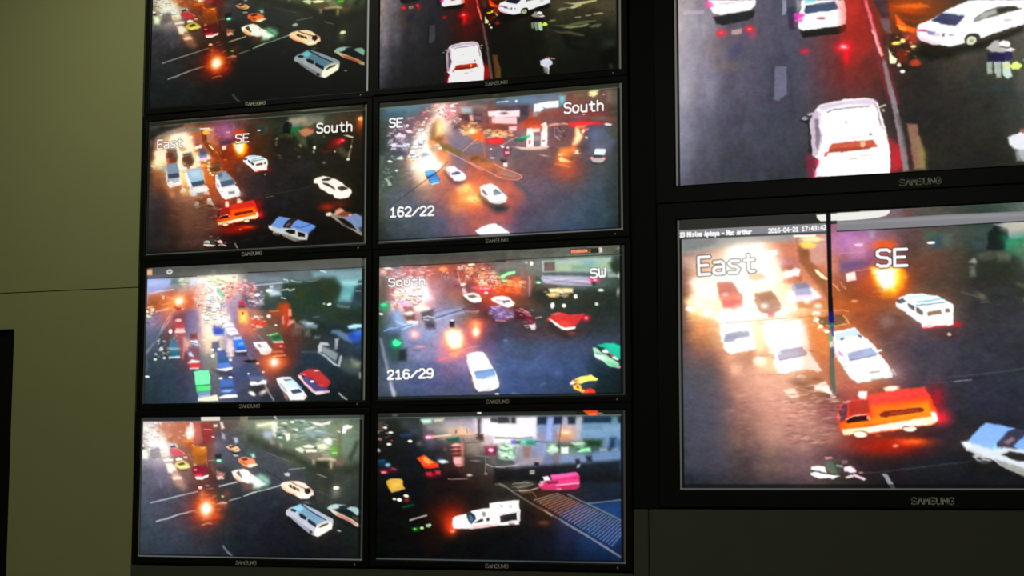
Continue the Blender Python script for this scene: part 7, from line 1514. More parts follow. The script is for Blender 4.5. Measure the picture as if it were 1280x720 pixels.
FEEDS['nightcorner'] = [
('F', (0, 80, 160, 240, 320, 400, 500, 600, 700, 800, 900, 1024), (0, 60, 110, 160, 210, 260, 330, 400, 480, 576), '303434 303434 303434 303434 303434 303434 343838 343838 343838 343838 303434 2c3030', '20241f 20241f 24282a 5a5c60 a8a098 b8a8b8 e8e0f0 e8e0f0 8090b0 c0b0b8 708ca8 60809c', '181816 181818 20222a 505460 887478 d0b0a8 d0c0c8 e8e0f0 8898b8 b89898 6c88a8 507090', '100e10 101014 12161c 1c2024 383034 605450 706868 807888 7c7c98 a098a8 506878 486888', '100e12 0c0c10 0c1016 14141a 2a1c1c 40302c 5a5450 6c6874 74748c 6c7088 607894 50749c', '0c0c10 0a0c12 0a0c12 141014 180e10 281c18 302824 30302e 242424 202428 1c242c 1a2834', '08080c 08090c 0a0a0c 140e0e 181112 161212 1a1818 201e1c 302018 2c2024 1a2030 16202c', '040506 060708 0a0a0a 1e0e0c 141010 101010 0e0e10 141010 241814 342c40 24344c 1c2c4c', '030404 040506 070707 140a08 0c0a0a 08090a 08090b 0a0b0e 0e1016 1a2034 1c3054 1c3460', '020303 030404 050505 060606 050607 050607 06080a 06080c 080c12 0a1220 0c1a30 0c1c30'),
('N', 0.05, 60, 50, 7),
'P 141818 0.4 33.2 5.7 24.5 182.8 26.4 189.1 270.2 4.3 270.4',
'P 3c4448 0.6 19.9 96.8 25.4 191.4 26.5 191.9 89.6 136.1 77.3 101.4 57.2',
'P 204870 0.8 8.3 97.4 82.9 144.7 81.3 144.8 91.2 101.8 92',
'P 3c4c58 0.5 13.3 140.3 65.5 183.1 65.8 179 85.5 144.7 85.3',
('S', 'f0e8e0 c8a898 a05050 803038 d8c0b8', 0.6, 28.2, 84.3, 29.1, 54, 0.7, 14, 5, 10, 2, 91),
'E f0e0d8 1 2 32.2 56.6 10 4.2 0.7',
'E f8f0e8 1 2 58.4 75.8 10 4.6 0.7',
'E f8f8f0 1 2 140.7 111.3 10 5 0.7',
'E f8f4f0 1 2 50.3 122.6 10 5 0.7',
'E a86060 0.8 2 11 104.1 9.1 5 10.7',
'E 983838 0.8 2 63.1 108.4 5.8 3.3 0.7',
'E c8b8b0 0.8 4 6.3 146.9 7.5 6.6 30.7',
'P 706058 0.5 13.3 1.5 36.4 23.2 32.6 19.3 64.4 6.2 64.3',
'E 787068 0.6 10 180.6 121 10.8 9.1 0.7',
'E 909078 0.7 6.6 290 145.2 7.5 6.6 0.7',
'P a8f0d8 0.9 10 187.1 26.4 234 25 234.1 38.8 200 42.3',
'P f0fff0 0.9 10 189.2 28.4 225.5 26.1 221.3 36.6 195.7 38.4',
'P fff8d8 0.9 10 238.3 25 285 23.6 276.6 35.3 246.9 36.9',
'P b8b0a8 0.55 26.6 200 42.3 411.4 32.8 420 83.5 319.2 82.7 208.9 77.9',
'P a8a0b8 0.6 19.9 285 31.4 407.2 28.8 403.1 60 302.1 55.1',
'P 584050 0.7 16.6 200.2 66 238.6 70.3 243 86 208.9 85.8',
'P e8b890 0.6 13.3 302.2 63 365.4 59.7 407.4 75.6 403.3 91.2 344.5 88.8 306.5 78.7',
'P f0c0a0 0.7 10 352.7 55.6 378 67.6 378.1 87.1 344.5 82.9',
'L 504840 0.6 4 2.1 380.1 63.7 384.4 87.2',
'P 58504c 0.7 5 331.8 69.1 340.2 69.2 340.3 80.9 331.8 82',
'P f8f0f8 0.9 10 444.8 25.3 478.1 23.7 480.3 87.9 449.2 87.7',
'P ffffff 0.95 10 478.1 41.3 540.3 49.7 540.4 96.1 478.3 87.9',
'P 343440 0.95 6.6 480.1 23.8 540.2 24.4 540.3 45.8 482.3 39.4',
'L 807c80 0.6 2 2.9 507.1 26 509.2 41.6',
'P d8d4e0 0.7 10 409.2 24.9 430.1 25.2 424.2 91.4 413.7 91.3',
'P 38302c 0.85 6.6 427.2 25.1 438.5 25.3 438.7 87.6 428.3 87.5',
'P 3c2c2c 0.95 6.6 415.8 87.4 451.2 85.7 453.4 111 436.8 114.8 420.1 106.9',
'P f8d8b0 0.9 3.3 209 93.6 268.5 88.2 319.2 83.5 378.1 83.2 424.2 90.6 424.2 95.3 369.7 91.7 319.2 91.3 277 96.1 234.6 101.7',
'P a07858 0.7 5 319.2 84.7 420 89.4 420 95.2 319.2 91.3',
'G ff5890 0.95 221.8 96.9 20.8 10.8 0.7 2',
'E ffd0e0 1 2 219.7 96.9 12.5 5.8 0.7',
'P c8c0a0 0.7 5 255.9 105.8 293.9 96.2 348.7 91.6 348.8 95.5 285.5 106',
'P 1c5c48 0.9 6.6 294 102.1 348.8 94.7 353.1 114.3 302.5 115.9',
'L c8c8d8 0.9 3.3 2.5 453.3 93.5 540.4 99.2',
'P 2c2826 0.5 26.6 251.6 105.7 361.5 114.3 366 168.9 252.1 172.4',
'P 706860 0.75 13.3 357.2 98.7 420 99.1 441 118.7 441.2 169.2 403.6 173 370.1 161.2 365.7 118.2',
'P 9a8c84 0.5 19.9 374 106.6 436.8 118.7 432.8 161.4 391 157.3',
'L 504840 0.7 4 3.3 365.6 102.6 374.1 122.2 395 118.4 453.4 114.9',
'P 50201c 0.6 13.3 315.2 121.8 369.9 122.2 374.6 223.4 320 207.8',
'E f0c0b0 0.95 4 336.3 127.8 19.1 6.2 -4.3',
'E d89890 0.8 4 336.4 143.4 18.3 5 -4.3',
'E b05850 0.8 4 338.6 159.1 17.5 5 -4.3',
'P f8b8b8 0.95 6.6 326.1 174.6 361.8 172.8 370.2 184.5 366.1 204 332.6 203.9 326.2 188.3',
'P d89088 0.7 6.6 353.1 122.1 369.9 122.2 372.4 207.9 362 207.8',
'P 904038 0.6 5 323.7 133.6 353.2 133 353.2 139.6 325.9 139.5',
'E f0a898 0.7 2 349.4 207.8 14.1 4.2 0.7',
'L 5c3828 0.7 2 2.9 366.2 207.8 365.4 231.2',
'L 604038 0.5 4 2.5 345.2 207.8 355.8 235.1',
'P 3c1420 0.7 10 453.5 134.3 503.3 134.6 503.4 165.6 461.9 165.4',
'G ff4080 1 482.6 148.1 19.1 14.1 0.7 2',
'E ffd8e8 1 2 481.8 148.1 10.8 6.2 0.7',
'P 302c2a 0.7 19.9 366 168.9 462 173.2 466.4 254.4 370.5 246.7',
'L 8a8480 0.8 4 3.7 420.3 169.1 462 173.2 474.4 177.1',
'P a8a098 0.8 5 395.4 188.5 424.6 186.6 445.4 188.6 420.4 192.4',
'P 484440 0.8 6.6 399.5 176.8 453.7 180.9 457.9 192.5 420.4 184.7',
'L 90906c 0.7 4 3.3 459.9 177 460.1 239',
'E d0c8a8 0.95 4 393.5 244.8 10 4.6 0.7',
'E b8b898 0.8 4 462.2 239 5 3.3 0.7',
'L c8a8a8 0.8 2.7 2.5 303.4 260.4 345.5 260.3 385.2 258.4',
'P 303030 0.5 10 462 196.4 495.2 208.1 540.7 215.9 540.7 223.6 495.3 219.7',
'L c8c0c8 0.9 3.3 3.3 464.1 202.2 487 211.9 540.7 216.7',
'P 18181c 0.6 10 495 134.6 528.1 134.8 540.5 154.2 503.4 161.7',
'P 180808 0.5 19.9 184.1 176.1 201.5 219.3 261 223.3 269.6 254.5 210.3 254.5 180.1 207.5',
'P e85828 0.95 5 169.1 178 201 166.3 222.4 180.1 260.8 199.8 263 211.6 235.5 217.4 205.7 215.4 192.8 203.6',
'P f8b060 0.9 6.6 196.9 180.1 209.6 172.2 239.6 197.8 222.6 203.7 205.5 195.8',
'P e03020 0.9 5 195 207.5 260.8 203.7 263 213.5 227 218.5 201.4 215.4',
'L 6c1c10 0.6 2 2.1 209.8 201.7 252.3 199.8',
'P f06070 0.85 8.3 210.1 235 231.3 233 235.7 246.7 214.4 244.8',
'P f05060 0.85 8.3 248.3 227.2 269.5 229.2 269.5 240.9 252.6 238.9',
'G c81830 0.6 235.7 242.8 33.2 12.5 0.7 2',
'P 406088 0.7 10 252.2 180.2 273.3 176.4 303 188.2 303 194.1 277.7 197.9 256.5 188.1',
'E f8ffff 1 4 281.9 192.1 19.1 6.2 3.7',
'P 143450 0.9 10 3.3 187.3 29.3 183.5 59.8 203.3 51.2 213.2 20.9 211.1 3.5 203.2',
'E a8d8e8 0.95 5 46 205.7 10.8 6.6 0.7',
'L 306080 0.8 5 2.5 7.6 187.4 29.3 186.6',
'P f05070 0.95 5 14.6 230.9 38.4 227.8 45 236.9 21.3 240.8',
'E ffc0c8 0.9 2 27.7 234.1 9.1 3.3 0.7',
'E f08888 0.85 5 69.5 220.7 11.6 5 10.7',
'G a02040 0.5 47.1 227 37.4 12.5 0.7 2',
'P 241018 0.5 13.3 20.9 207.2 81.4 211.2 81.7 238.8 38.4 223',
'P e0c060 1 5 41 268.4 60.4 258.6 94.8 258.5 112.1 270.3 103.7 286 47.7 286.2',
'P c89838 1 4.9 41.4 277.2 48.4 264.1 105.9 261.8 113.2 285.9 120.5 296.7 63.3 313.1 51.2 299.1',
'P e8c868 0.7 13.2 53.3 268.5 101.1 266.2 108.5 290.2 63.2 301.3',
'P c8a868 0.8 4.9 63.3 305.6 118.1 292.4 120.5 298.1 65.7 313.1',
'E fff8e8 1 2 125.5 326.8 11 5.5 5',
'E fffff0 1 2 97.1 342.6 11 7.3 10',
'E f0e8d8 0.95 2 75.6 339.2 8.2 4.6 0',
'G 903030 0.8 128.1 342.5 13.7 11 0 2',
'P 145038 0.85 6.6 109.3 368.7 154.3 357.6 161.5 363.2 116.5 375.2',
'L c0b8b8 0.9 3.3 6 143.1 421.5 178.5 411.6 213.8 401.8',
'E c8f0b0 0.95 2 193.9 451.3 8.2 5.5 -10',
'P e8fff0 0.95 4 211.7 437.3 230.5 433.7 235.3 439.2 225.9 447.9 211.8 445.9',
'P 208820 0.85 8.2 152.8 453 178.8 448.4 181.3 461.4 160 463.8',
'E 80d880 0.8 2 164.7 455.1 5.5 4.1 0',
'E 40a050 0.5 2 220.3 443.7 9.2 5.5 0',
'G 8c2010 0.85 324 406.1 68.7 59.5 0 2',
'G c83818 0.9 312.5 440.6 32.1 41.2 0 2',
'G e04820 0.8 324.2 453.4 18.3 22.9 0 2',
'E ffa080 0.95 4 324.3 462.9 9.2 3.7 0',
'P ff5838 0.6 13.2 324 414.7 333.5 436.1 335.9 453.3 319.6 453.5',
'P fafafc 1 3.3 324 412.6 333.3 406.1 375 395 384.3 392.8 407.4 381.9 444.3 374.4 492.5 369.8 485.6 353.6 503.9 349.2 599.6 340.2 599.8 433.6 517.9 438.7 467.5 445.5 407.7 452.6 328.9 452.5 324.1 436.2',
'P 101820 1 4 382 392.8 398.2 386.3 416.7 401.1 421.4 413.9 403 433.3 391.4 424.9 384.4 409.9',
'P 4878a8 0.8 6.6 389 401.3 398.2 397 412.1 414 403 426.9 393.7 418.4',
'P 181c24 1 3.3 414.5 429 439.8 413.8 451.3 412.8 451.4 422.2 430.7 428.8',
'P 181c24 1 3.3 463.7 411.4 492.6 406.9 495.9 419.7 465.2 423',
'P 4c4448 0.8 4.9 446.6 385.9 460.4 388 460.5 402.9 451.3 404.3',
'P f0b0a8 0.8 4 398.4 446.2 467.5 434.9 517.9 428 517.9 436.5 467.5 443.4 403.1 452.6',
'L d88070 0.8 2 2.3 412.3 444 508.7 431.1',
'P 181818 1 3.3 520.1 398.2 536.9 395.1 537 421.5 522.4 423.7',
'P d0d0d4 0.5 6.6 494.9 392 517.8 396.1 520.1 423.7 513.3 425.9',
'P a8a8a8 0.8 3.3 517.7 359.8 529.1 364 531.4 368.3 522.3 366.2',
'P d0d4dc 0.5 6.6 328.7 412.6 335.9 449 328.9 452.5 324.1 436.2',
'P 302c2c 0.4 26.4 499.1 276.5 599.6 276.4 599.6 301.9 512.9 289.4',
'L 807468 0.7 6.6 5.5 503.7 280 522 279.9 540.4 289.3',
'P 2c2e38 1 6.4 511.3 21.8 587.6 22.6 587.7 45.9 511.3 45.1',
'P e8e4f0 0.5 6.4 556.7 22.3 565 22.4 567.1 45.7 556.8 45.6',
'P f0e8f4 1 9.6 587.6 22.6 671.6 21.7 671.6 102.5 651.2 98.5 598 98.1 585.6 63.3',
'P ffffff 1 9.6 494.7 46.9 585.6 49.7 593.9 98.1 494.9 97.4',
'P 202c3c 1 6.4 673.6 21.7 716.3 22.2 710.2 51 673.6 52.5',
'P a0b0e8 0.85 9.6 716.3 22.2 738.6 22.4 732.4 118.3 708.1 114.3 708.2 64.4',
'P 1c2c44 1 6.4 739.8 22.4 775 22.1 770.9 49.6 738.6 51.2',
'P a8a8b8 0.85 9.6 777 22.9 797.2 23.1 795.1 53.7 772.9 53.5',
'P 202c38 1 6.4 797.2 22.3 829.3 22.7 827.2 50.2 797.1 49.9',
'P b0b8c0 0.8 9.6 831.3 22.7 855.4 23 847.1 115.2 829.1 115.1 829.2 65.5',
'P 1c3040 1 9.6 857.4 23 976.7 23.2 968.6 47.8 857.3 48.6',
'P 688c90 0.8 12.8 972.7 23.2 996.4 25.4 996.3 48.1 968.6 47.8',
'P 101820 0.8 6.4 996.4 23.5 1008.2 25.5 1008.1 52 998.2 48.1',
'P 7890b0 0.8 12.8 673.6 54.4 708.2 54.8 708.1 87.4 675.6 91',
'P 8098b8 0.8 12.8 736.5 53.1 764.8 53.4 764.8 76.4 732.5 76.1',
'P a08c98 0.7 12.8 671.6 87.1 708.1 87.4 708.1 106.6 671.6 106.4',
'P 888090 0.8 9.6 740.6 76.2 764.8 80.2 756.7 114.6 736.5 110.7',
'P 7c9cb8 0.85 12.8 853.3 50.5 1008.1 50.1 1007.8 105 908.9 108 849.1 103.8',
'L 98b0c8 0.6 9.6 2.4 853.2 73.4 909 75.7 1004 70.9',
'P 588098 0.5 12.8 857.3 54.3 933 53.2 932.9 72.2 861.2 71.5',
'P c8a8a0 0.6 12.8 764.8 57.2 829.2 57.9 829.1 115.1 764.7 114.7',
'G f8c890 0.95 789 84.3 28 16 0.8 2',
'G fff8e0 1 789 85 14.4 6.4 0.8 2',
'P c07850 0.6 12.8 756.7 91.7 805 93.9 797 111.1 764.7 110.9',
'P ff9858 0.6 8 770.8 87.9 807.1 90.1 805 95.9 772.8 97.5',
'P c8a078 0.5 6.4 764.8 57.2 768.9 57.3 768.8 114.7 760.7 114.6',
'L 503838 0.7 3.8 3.6 768.1 51.5 764.8 87.9 758.6 141.4',
'P 0c1c14 0.7 4.8 499 97.4 602.1 102 651.2 98.5 651.2 102.4 602.1 105.9 503.2 103.2',
'P ffffff 0.95 6.4 494.9 105.1 569.2 107.6 571.3 123 495 120.6',
'P 3838e0 0.95 8 565.1 111.4 579.5 111.5 579.6 125 567.2 124.2',
'L 8080f0 0.8 3.2 1.6 519.8 118.8 565.2 121.8',
'P 60b098 0.95 4.8 604.1 105.9 655.3 106.2 655.3 129.3 606.2 129',
'P 388070 0.9 6.4 626.7 113.8 667.5 112.1 667.5 131.3 626.7 131.1',
'P 88e0c8 0.6 8 606.2 109.8 626.7 109.9 626.7 121.5 608.3 121.3',
'P 204838 0.85 6.4 579.5 111.5 604.2 111.7 604.2 129 581.6 127',
'L 303840 0.9 3.2 2.8 667.5 115.9 708.1 120 744.5 121.4',
'P 98a0a8 0.7 12.8 585.7 132.8 602.1 129 647.1 133.1 651.2 190.8 598.1 190.6 585.8 171.3',
'P 8a6c68 0.85 9.6 614.4 132.9 647.1 133.1 643 186.9 616.5 186.8',
'P e8fff0 0.8 12.8 515.7 128.5 593.9 130.9 585.7 140.5 581.7 186.7 528.2 186.5 511.6 155.6',
('S', 'ffffff a8e8b8 50a060 305838 e0ffe8', 0.85, 548.8, 155.7, 36, 32, 30.8, 70, 4.8, 14.4, 1.8, 92),
'P 2c4438 0.6 9.6 573.4 140.4 585.7 136.6 583.7 167.5 573.5 167.4',
'P 404c48 0.85 8 503.4 182.6 577.6 186.7 581.7 202.1 503.5 200',
'L e8f0f0 0.9 3.2 2.8 503.5 213.5 544.8 211.7 581.7 207.9 598.1 202.1',
'L a8c0b0 0.7 4.8 2.4 511.7 178.8 577.6 186.7',
'P a89ca8 0.8 12.8 581.7 194.4 667.5 171.6 700 167.9 700 202.4 659.3 206.1 585.8 213.7',
'P 9098b8 0.7 16 667.5 129.4 716.2 122 700 175.6 667.5 171.6',
'P a0b0d8 0.6 9.6 700 125.8 716.2 123.9 708.1 171.8 695.9 171.7',
'P 1c3c20 0.6 16 716.2 120.1 892.9 115.5 892.8 161.1 716.2 164.2',
('S', 'e8ffe8 90e0a0 305c34 c8f8d0', 0.9, 736.4, 145.1, 20, 24, 20.8, 24, 6.4, 16, 2, 93),
'P f0fff0 0.7 12.8 720.3 124 744.5 122.2 748.6 141.4 740.5 162.3 718.2 162.2',
'P f8fff4 1 4.8 768.7 138.4 798.9 137.8 798.8 162.6 768.7 163.6',
'P d8ffe0 0.85 8 809 120.7 869 119.2 875 126.8 853 138.1 829 136.1',
'P a8f8c0 0.95 6.4 832.9 157 849 143.8 888.9 138.3 888.8 155.4 840.9 159',
'L 104020 0.7 6.4 3.2 804.9 132.1 829 134.2 869 128.7',
'P 688c80 0.8 12.8 800.9 141.6 829 141.8 828.9 164.6 800.9 164.5',
'P 183018 0.85 12.8 861.1 111.5 940.6 108.3 932.5 142.3 892.8 142.1 869 130.6',
'P 3c5048 0.6 12.8 892.8 142.1 956.3 138.7 956.2 153.8 892.8 153.5',
'P b8c4c8 0.8 9.6 924.6 144.2 952.3 142.4 952.3 155.7 926.5 156.7',
'P 708ca0 0.8 16 932.7 108.2 968.3 104.7 960.3 138.7 932.6 138.5',
'P 101c3c 0.85 12.8 968.3 104.7 986.1 104.8 976 150.1 960.2 146.3',
'P a0b0c0 0.7 9.6 972.1 144.4 995.7 144.6 995.7 154 974 153.9',
'P 7c90b0 0.9 9.6 700 166 868.9 164.8 1007.5 154.1 1007.3 188 908.5 197.2 788.7 202.6 700 206.2',
'P 686c88 0.6 12.8 704 167.9 748.5 166.2 748.5 202.5 700 202.4',
'P 7c5c60 0.7 12.8 740.5 164.3 764.7 164.4 760.6 202.5 744.4 202.5',
'P 607ca0 0.5 16 892.8 161.1 1003.5 157.8 1003.4 184.2 892.6 193.3',
'P 101418 0.85 9.6 868.8 172.4 890.7 170.6 892.6 193.3 872.7 193.3',
'L 806058 0.7 3.8 2.4 748.5 200.6 748.5 213.9',
'P 101214 0.85 12.8 495.3 217.4 585.8 217.5 700 206.2 828.8 200.8 1007.3 188 1006.8 270.8 495.4 271.4',
'P 101014 0.9 6.4 661.4 196.5 677.6 194.7 679.7 210 661.4 208',
'E c8b8b0 0.7 1.9 673.6 192.7 4.8 2.8 0.8',
'P b8b8b0 0.9 4.8 641 227.2 661.4 225.3 661.4 240.6 641 240.6',
'L 404040 0.8 1.9 2 641 232.9 661.4 232.9',
'P 181c24 0.9 6.4 824.8 185.5 840.9 183.7 846.8 202.7 828.8 206.5',
'P b8c8d8 0.9 4.8 834.8 204.6 846.8 202.7 842.8 214.1 830.8 217.9',
'P 181014 0.4 9.6 699.9 263.5 840.6 255.8 852.6 271 699.9 278.8',
'P e85098 1 3.2 724.2 245.2 828.7 233 836.7 236.8 843.8 252 840.6 255.8 784.6 263.4 732.3 265.4',
'P ff90c8 0.6 9.6 732.3 248.2 824.7 236.8 828.7 242.5 736.3 255.9',
'P ffffff 1 3.8 695.1 252.1 716.1 248.2 728.2 265.4 704 267.3',
'P c83c6c 1 4.8 678.8 280.5 699 267.8 721.5 265.6 842 246.5 841.9 288.7 828.5 297.9 757.3 302.4 699 301.7 681 293.2',
'P e8508c 0.8 6.3 726 267.7 842 259.2 841 276 757.3 280.4 721.5 280.4',
'P 401420 0.7 4.8 708 269.9 757.3 266.9 757.3 276.2 717 279.6',
'L f8d8e8 0.95 2.5 3.5 750.6 283.8 793 279.5 839.7 275.2',
'P a82850 0.6 6.3 757.3 286.7 839.7 282.3 835.2 295 761.7 300.7',
'P f0a0b8 0.9 4.8 678.8 278.4 694.5 272 699 280.5 683.3 289',
'P fff 0.9 3.2 683.3 268.6 703.5 265.6 701.3 272 685.5 273.7',
'P ffb0c0 0.7 3.8 750.6 295.2 770.7 293.9 768.4 299.4 752.8 299.8',
'P 1c3c6c 0.8 12.7 885.8 353.6 1008.5 340.4 1008.1 413.2 986.4 405 916.6 368',
'P 163458 0.7 19 766 411 863.5 431.1 1007.6 487.8 1007.5 512.7 985.8 513 863.4 464.6 774.9 427.8',
'L 707c80 0.85 3.8 6.2 797.4 318.3 846.1 341.2 916.6 372.2 1008.1 415.2',
'L 788890 0.85 3.2 4 877 352.3 934.2 346.2 1008.5 337.5',
'L 8a8478 0.85 3.8 5.3 517.5 278.7 540.4 287.2 581.4 313.9 640.4 348.5 707.9 384.1 757.1 409 797.1 431.8 863.4 468.8 933.5 509.5 1002.9 550',
'L d8b898 0.8 4.8 6.2 699 377.8 730.3 396.6',
'L 787c8c 0.75 3.8 7.1 774.9 421.5 863.4 468.8 933.5 509.5 1002.9 550.8',
'P 302420 0.5 15.9 586 306.2 658.5 327.2 721.4 390.3 757.1 402.7 685.5 369.5 617.8 335.9',
'E 7a4430 0.8 7.9 698.9 426.4 15 5.3 0',
'G 503020 0.5 703.4 428.4 26.5 13.2 0 2',
'G 4c2c20 0.5 694.5 348.3 44.1 39.7 0 2',
'L a08878 0.85 2.9 3.7 660.7 340 708.9 326.6 757.3 313.3',
'L a08878 0.85 2.9 3.7 672 346.3 720.1 332.1 768 317.9',
'L a08878 0.85 2.9 3.7 683.7 352.5 731.3 337.5 778.7 322.5',
'L b88068 0.85 2.9 3.7 695.4 358.8 742.5 342.9 789.3 327.1',
'L b88068 0.85 2.9 3.7 706.6 365.5 753.6 348.4 800 331.7',
'L b88068 0.85 2.9 3.7 718.3 371.8 764.8 354.2 810.7 336.3',
'L b88068 0.85 2.9 3.7 729.9 378 775.9 359.6 821.8 341.3',
'L b88068 0.85 2.9 3.7 741.5 384.7 787 365 832.4 345.9',
'L b88068 0.85 2.9 3.7 752.7 390.9 798.1 370.4 843 350.4',
'L 9c90b0 0.85 2.9 3.7 764.3 397.2 809.2 376.2 853.6 355',
'L 9c90b0 0.85 2.9 3.7 775.8 403.4 820.3 381.6 864.2 359.5',
'L 9c90b0 0.85 2.9 3.7 787.4 410 831.4 387 874.8 364.5',
'L 9c90b0 0.85 2.9 3.7 798.5 416.2 842.4 392.4 885.8 369',
'L 9c90b0 0.85 2.9 3.7 810 422.4 853 398.2 896.3 373.6',
'L 9c90b0 0.85 2.9 3.7 821.5 429 864 403.5 906.9 378.1',
'L 7c88ac 0.85 2.9 3.7 833 435.2 875.1 408.9 917.4 382.6',
'L 7c88ac 0.85 2.9 3.7 844 441.4 886 414.2 927.9 387.2',
'L 7c88ac 0.85 2.9 3.7 855.5 447.9 897 420 938.8 392.1',
'L 7c88ac 0.85 2.9 3.7 867 454.1 908 425.3 949.3 396.6',
'L 7c88ac 0.85 2.9 3.7 878.4 460.2 918.9 430.6 959.8 401.1',
'L 7c88ac 0.85 2.9 3.7 889.4 466.4 929.9 435.9 970.2 405.6',
'L 7c88ac 0.85 2.9 3.7 900.8 472.9 940.8 441.7 980.7 410.1',
'L 7c88ac 0.85 2.9 3.7 912.1 479 951.7 447 991.1 415',
'L 7c88ac 0.85 2.9 3.7 923.5 485.1 962.6 452.2 1002 419.5',
'L 7c88ac 0.85 2.9 3.7 934.4 491.7 971.7 459.2 1008.9 426.9',
'L 7c88ac 0.85 2.9 3.7 945.8 497.7 977.3 469.1 1008.8 440.6',
'L 7c88ac 0.85 2.9 3.7 957.1 503.8 982.9 479.4 1008.7 455.1',
'L 7c88ac 0.85 2.9 3.7 968.4 510.3 988.5 488.5 1008.6 467.1',
('S', 'c8b8a0 d8c8b0 887058', 0.7, 622.3, 289.1, 48.5, 22, -12, 16, 6.2, 17.6, 5, 94),
'L d8c8b0 0.9 3.2 4 599.6 306.2 622.3 305.3 649.4 301 676.5 294.1',
'L a89c88 0.7 3.8 3.5 572.3 279.8 617.7 272.1',
'L b0a088 0.7 3.8 3.5 590.5 293.5 626.8 288.3 653.9 280.6',
'L a8784c 0.6 4.8 3.5 608.7 312.6 653.9 310.3 667.5 327.2',
'P fafafc 1 3.2 503.9 351.4 572.4 342.9 583.8 353.1 604.2 378.5 602 420.9 563.4 427.6 504.2 438.8 476.7 434.8 476.4 353.7',
'P 141418 1 3.2 520.1 402.5 531.5 398.1 588.4 387.9 589.8 416.8 522.4 426.7',
'P e8e8ec 0.5 3.2 504 391.9 602 380.6 602 387 517.8 398.2',
'L b0b0b4 0.8 1.9 2.2 517.8 396.9 600.6 383.6',
'L c8c0c4 0.9 3.2 3.1 522.4 428 563.4 421.2 600.6 417.5',
'P 808084 0.9 2.5 517.7 358.6 529.1 361.9 532.3 370.4 524.6 368.3',
'P 808084 0.9 2.5 557.8 359.6 567.9 363.8 567.9 371 559.7 368.1',
'P d0d0d8 0.7 3.2 589.7 387 602 384.8 600.6 416.7 590.7 417.6',
'E 302020 0.8 1.9 568 431.8 13.2 4.4 0',
'E c0b8b8 0.9 1.9 568 428.8 11.5 3.5 0',
'P e8b8b0 0.7 3.2 476.7 436.9 513.3 432.3 517.9 438.7 476.7 442.5',
'P 0c1218 0.4 12.7 977.1 513.1 1007.6 496.1 1007.2 554 994.3 546',
]
EXTRA = {}
EXTRA['A2'] = [
'P 30343c 0.35 18.6 24.4 56.7 9.1 178.9 11.4 269.2 94.5 274.3 97.1 192.9 28.3 204.8',
'P 8090a8 0.95 3.7 94.6 186.6 142.8 186.9 153.6 216.9 153.2 237.2 100.5 235.9 92.9 208.9',
'P 2c3850 0.9 3.7 98.1 233.8 153 229.1 157.1 247.7 121.6 254.8 100.8 250.2',
'P b8b8c0 0.9 3.7 100.9 252.3 153.4 249.5 163 266.3 117.5 275.7 104.6 274.9',
'E fff4e0 1 2.2 115 269.5 9.7 7 4.3',
'E fff0d0 1 2.2 160.6 264.1 7 7 4.3',
'P a0c4dc 0.95 3.7 188.3 219.1 257.3 215.4 269.4 252.7 272 269 213.3 277.5 199.1 252.3',
'P d8ecf4 0.6 11.2 203.1 228.2 252.9 225.3 258.1 252 217.3 253.5',
'P 3c5468 0.9 3.7 212.4 275.9 272 269 276.9 285.5 218.1 288',
'P 503024 0.75 7.4 90.8 122.9 136.7 124 147.7 163.5 142.7 183.6 110.7 185.6 96.3 160.1',
'P 4c3020 0.75 7.4 170.3 148.7 210.3 145.3 227.1 185.1 211.5 200.3 184.2 198.5 170.8 173.2',
'P 50586a 0.8 7.4 246.4 133.5 273.5 129.3 292 148.8 285.5 160.5 256.1 162.6',
'P 5c4430 0.7 7.4 302.1 198.1 347 193 357.3 213.8 320.6 223.6',
'P 88a0b4 0.9 3.7 332.2 240.5 374.7 235.1 406.6 265.3 424.8 286.5 357.9 290.4 343.9 265.4',
'P 404858 0.6 5.6 339 244.9 356.9 242 361.7 258.5 348.4 261.7',
'P 20140e 0.5 18.6 5.6 47.1 38.2 53.5 30.5 110.5 17.5 146.6 8.2 146',
'P 3c5064 0.9 3.7 213.3 276.6 274.2 268.2 276.8 284.5 222.8 295.4',
'P fffaf4 0.9 3.7 216 297 286 291.1 299.9 310.1 277.6 320.9 228.1 330.1 218.7 313.3',
'P 484848 0.6 3.7 237 322.5 277.6 318.9 268.8 330.5 244 331',
'P 48586c 0.9 3.7 351 281 411.2 272.7 422.7 293.5 358.1 301.6',
'P fafaf8 0.95 3.7 358.2 305.6 420.6 297.3 438.6 310.5 447.9 331.1 421.3 337.5 385.9 347.4 367.7 334.3',
'P 606468 0.7 3.7 389.9 325.6 421.1 323.4 421.3 335.5 394.6 335.9',
'E ffe8c8 1 2.2 175.3 303.9 8.7 8.7 3.6',
'E ffe8d0 1 2.2 242.5 367.3 10.5 9.6 3.6',
'E fff0e8 1 2.2 300.9 353.7 10.5 7.8 3.6',
'E ffd8c0 1 2.2 385.5 373.9 8.7 8.7 3.6',
'E ffc8a0 0.9 2.2 440.9 361.5 8.7 5.2 3.6',
'P 100c0c 0.35 36.9 14.2 374.6 105.8 359.5 139.5 430.3 164.2 512.4 18.1 521.2',
'P 2c1e18 0.55 51.7 91 317.9 205.6 336.9 332.8 376.5 343.1 441.3 308.9 519.6 246.2 532.5 146.2 519.5 98.1 419.9',
('S', '7a5444 8a6450 5c4034', 0.35, 198.2, 409.2, 74.1, 65.3, -2.4, 40, 6.1, 26.1, 5, 19),
'P 24271e 1 2.2 0.3 0.5 478 7.4 1024.5 11 1024.6 22 478.2 17.5 0.7 17',
'L 80827a 0.85 1.8 2.1 207.9 16.2 478.2 20.7 741.9 22 1023.7 22.8',
'P 101210 0.7 9.3 5.4 38.8 60.6 22.2 170.9 20 171.1 30.3 93.4 45.1 47.6 58.3 6.5 80.1',
]
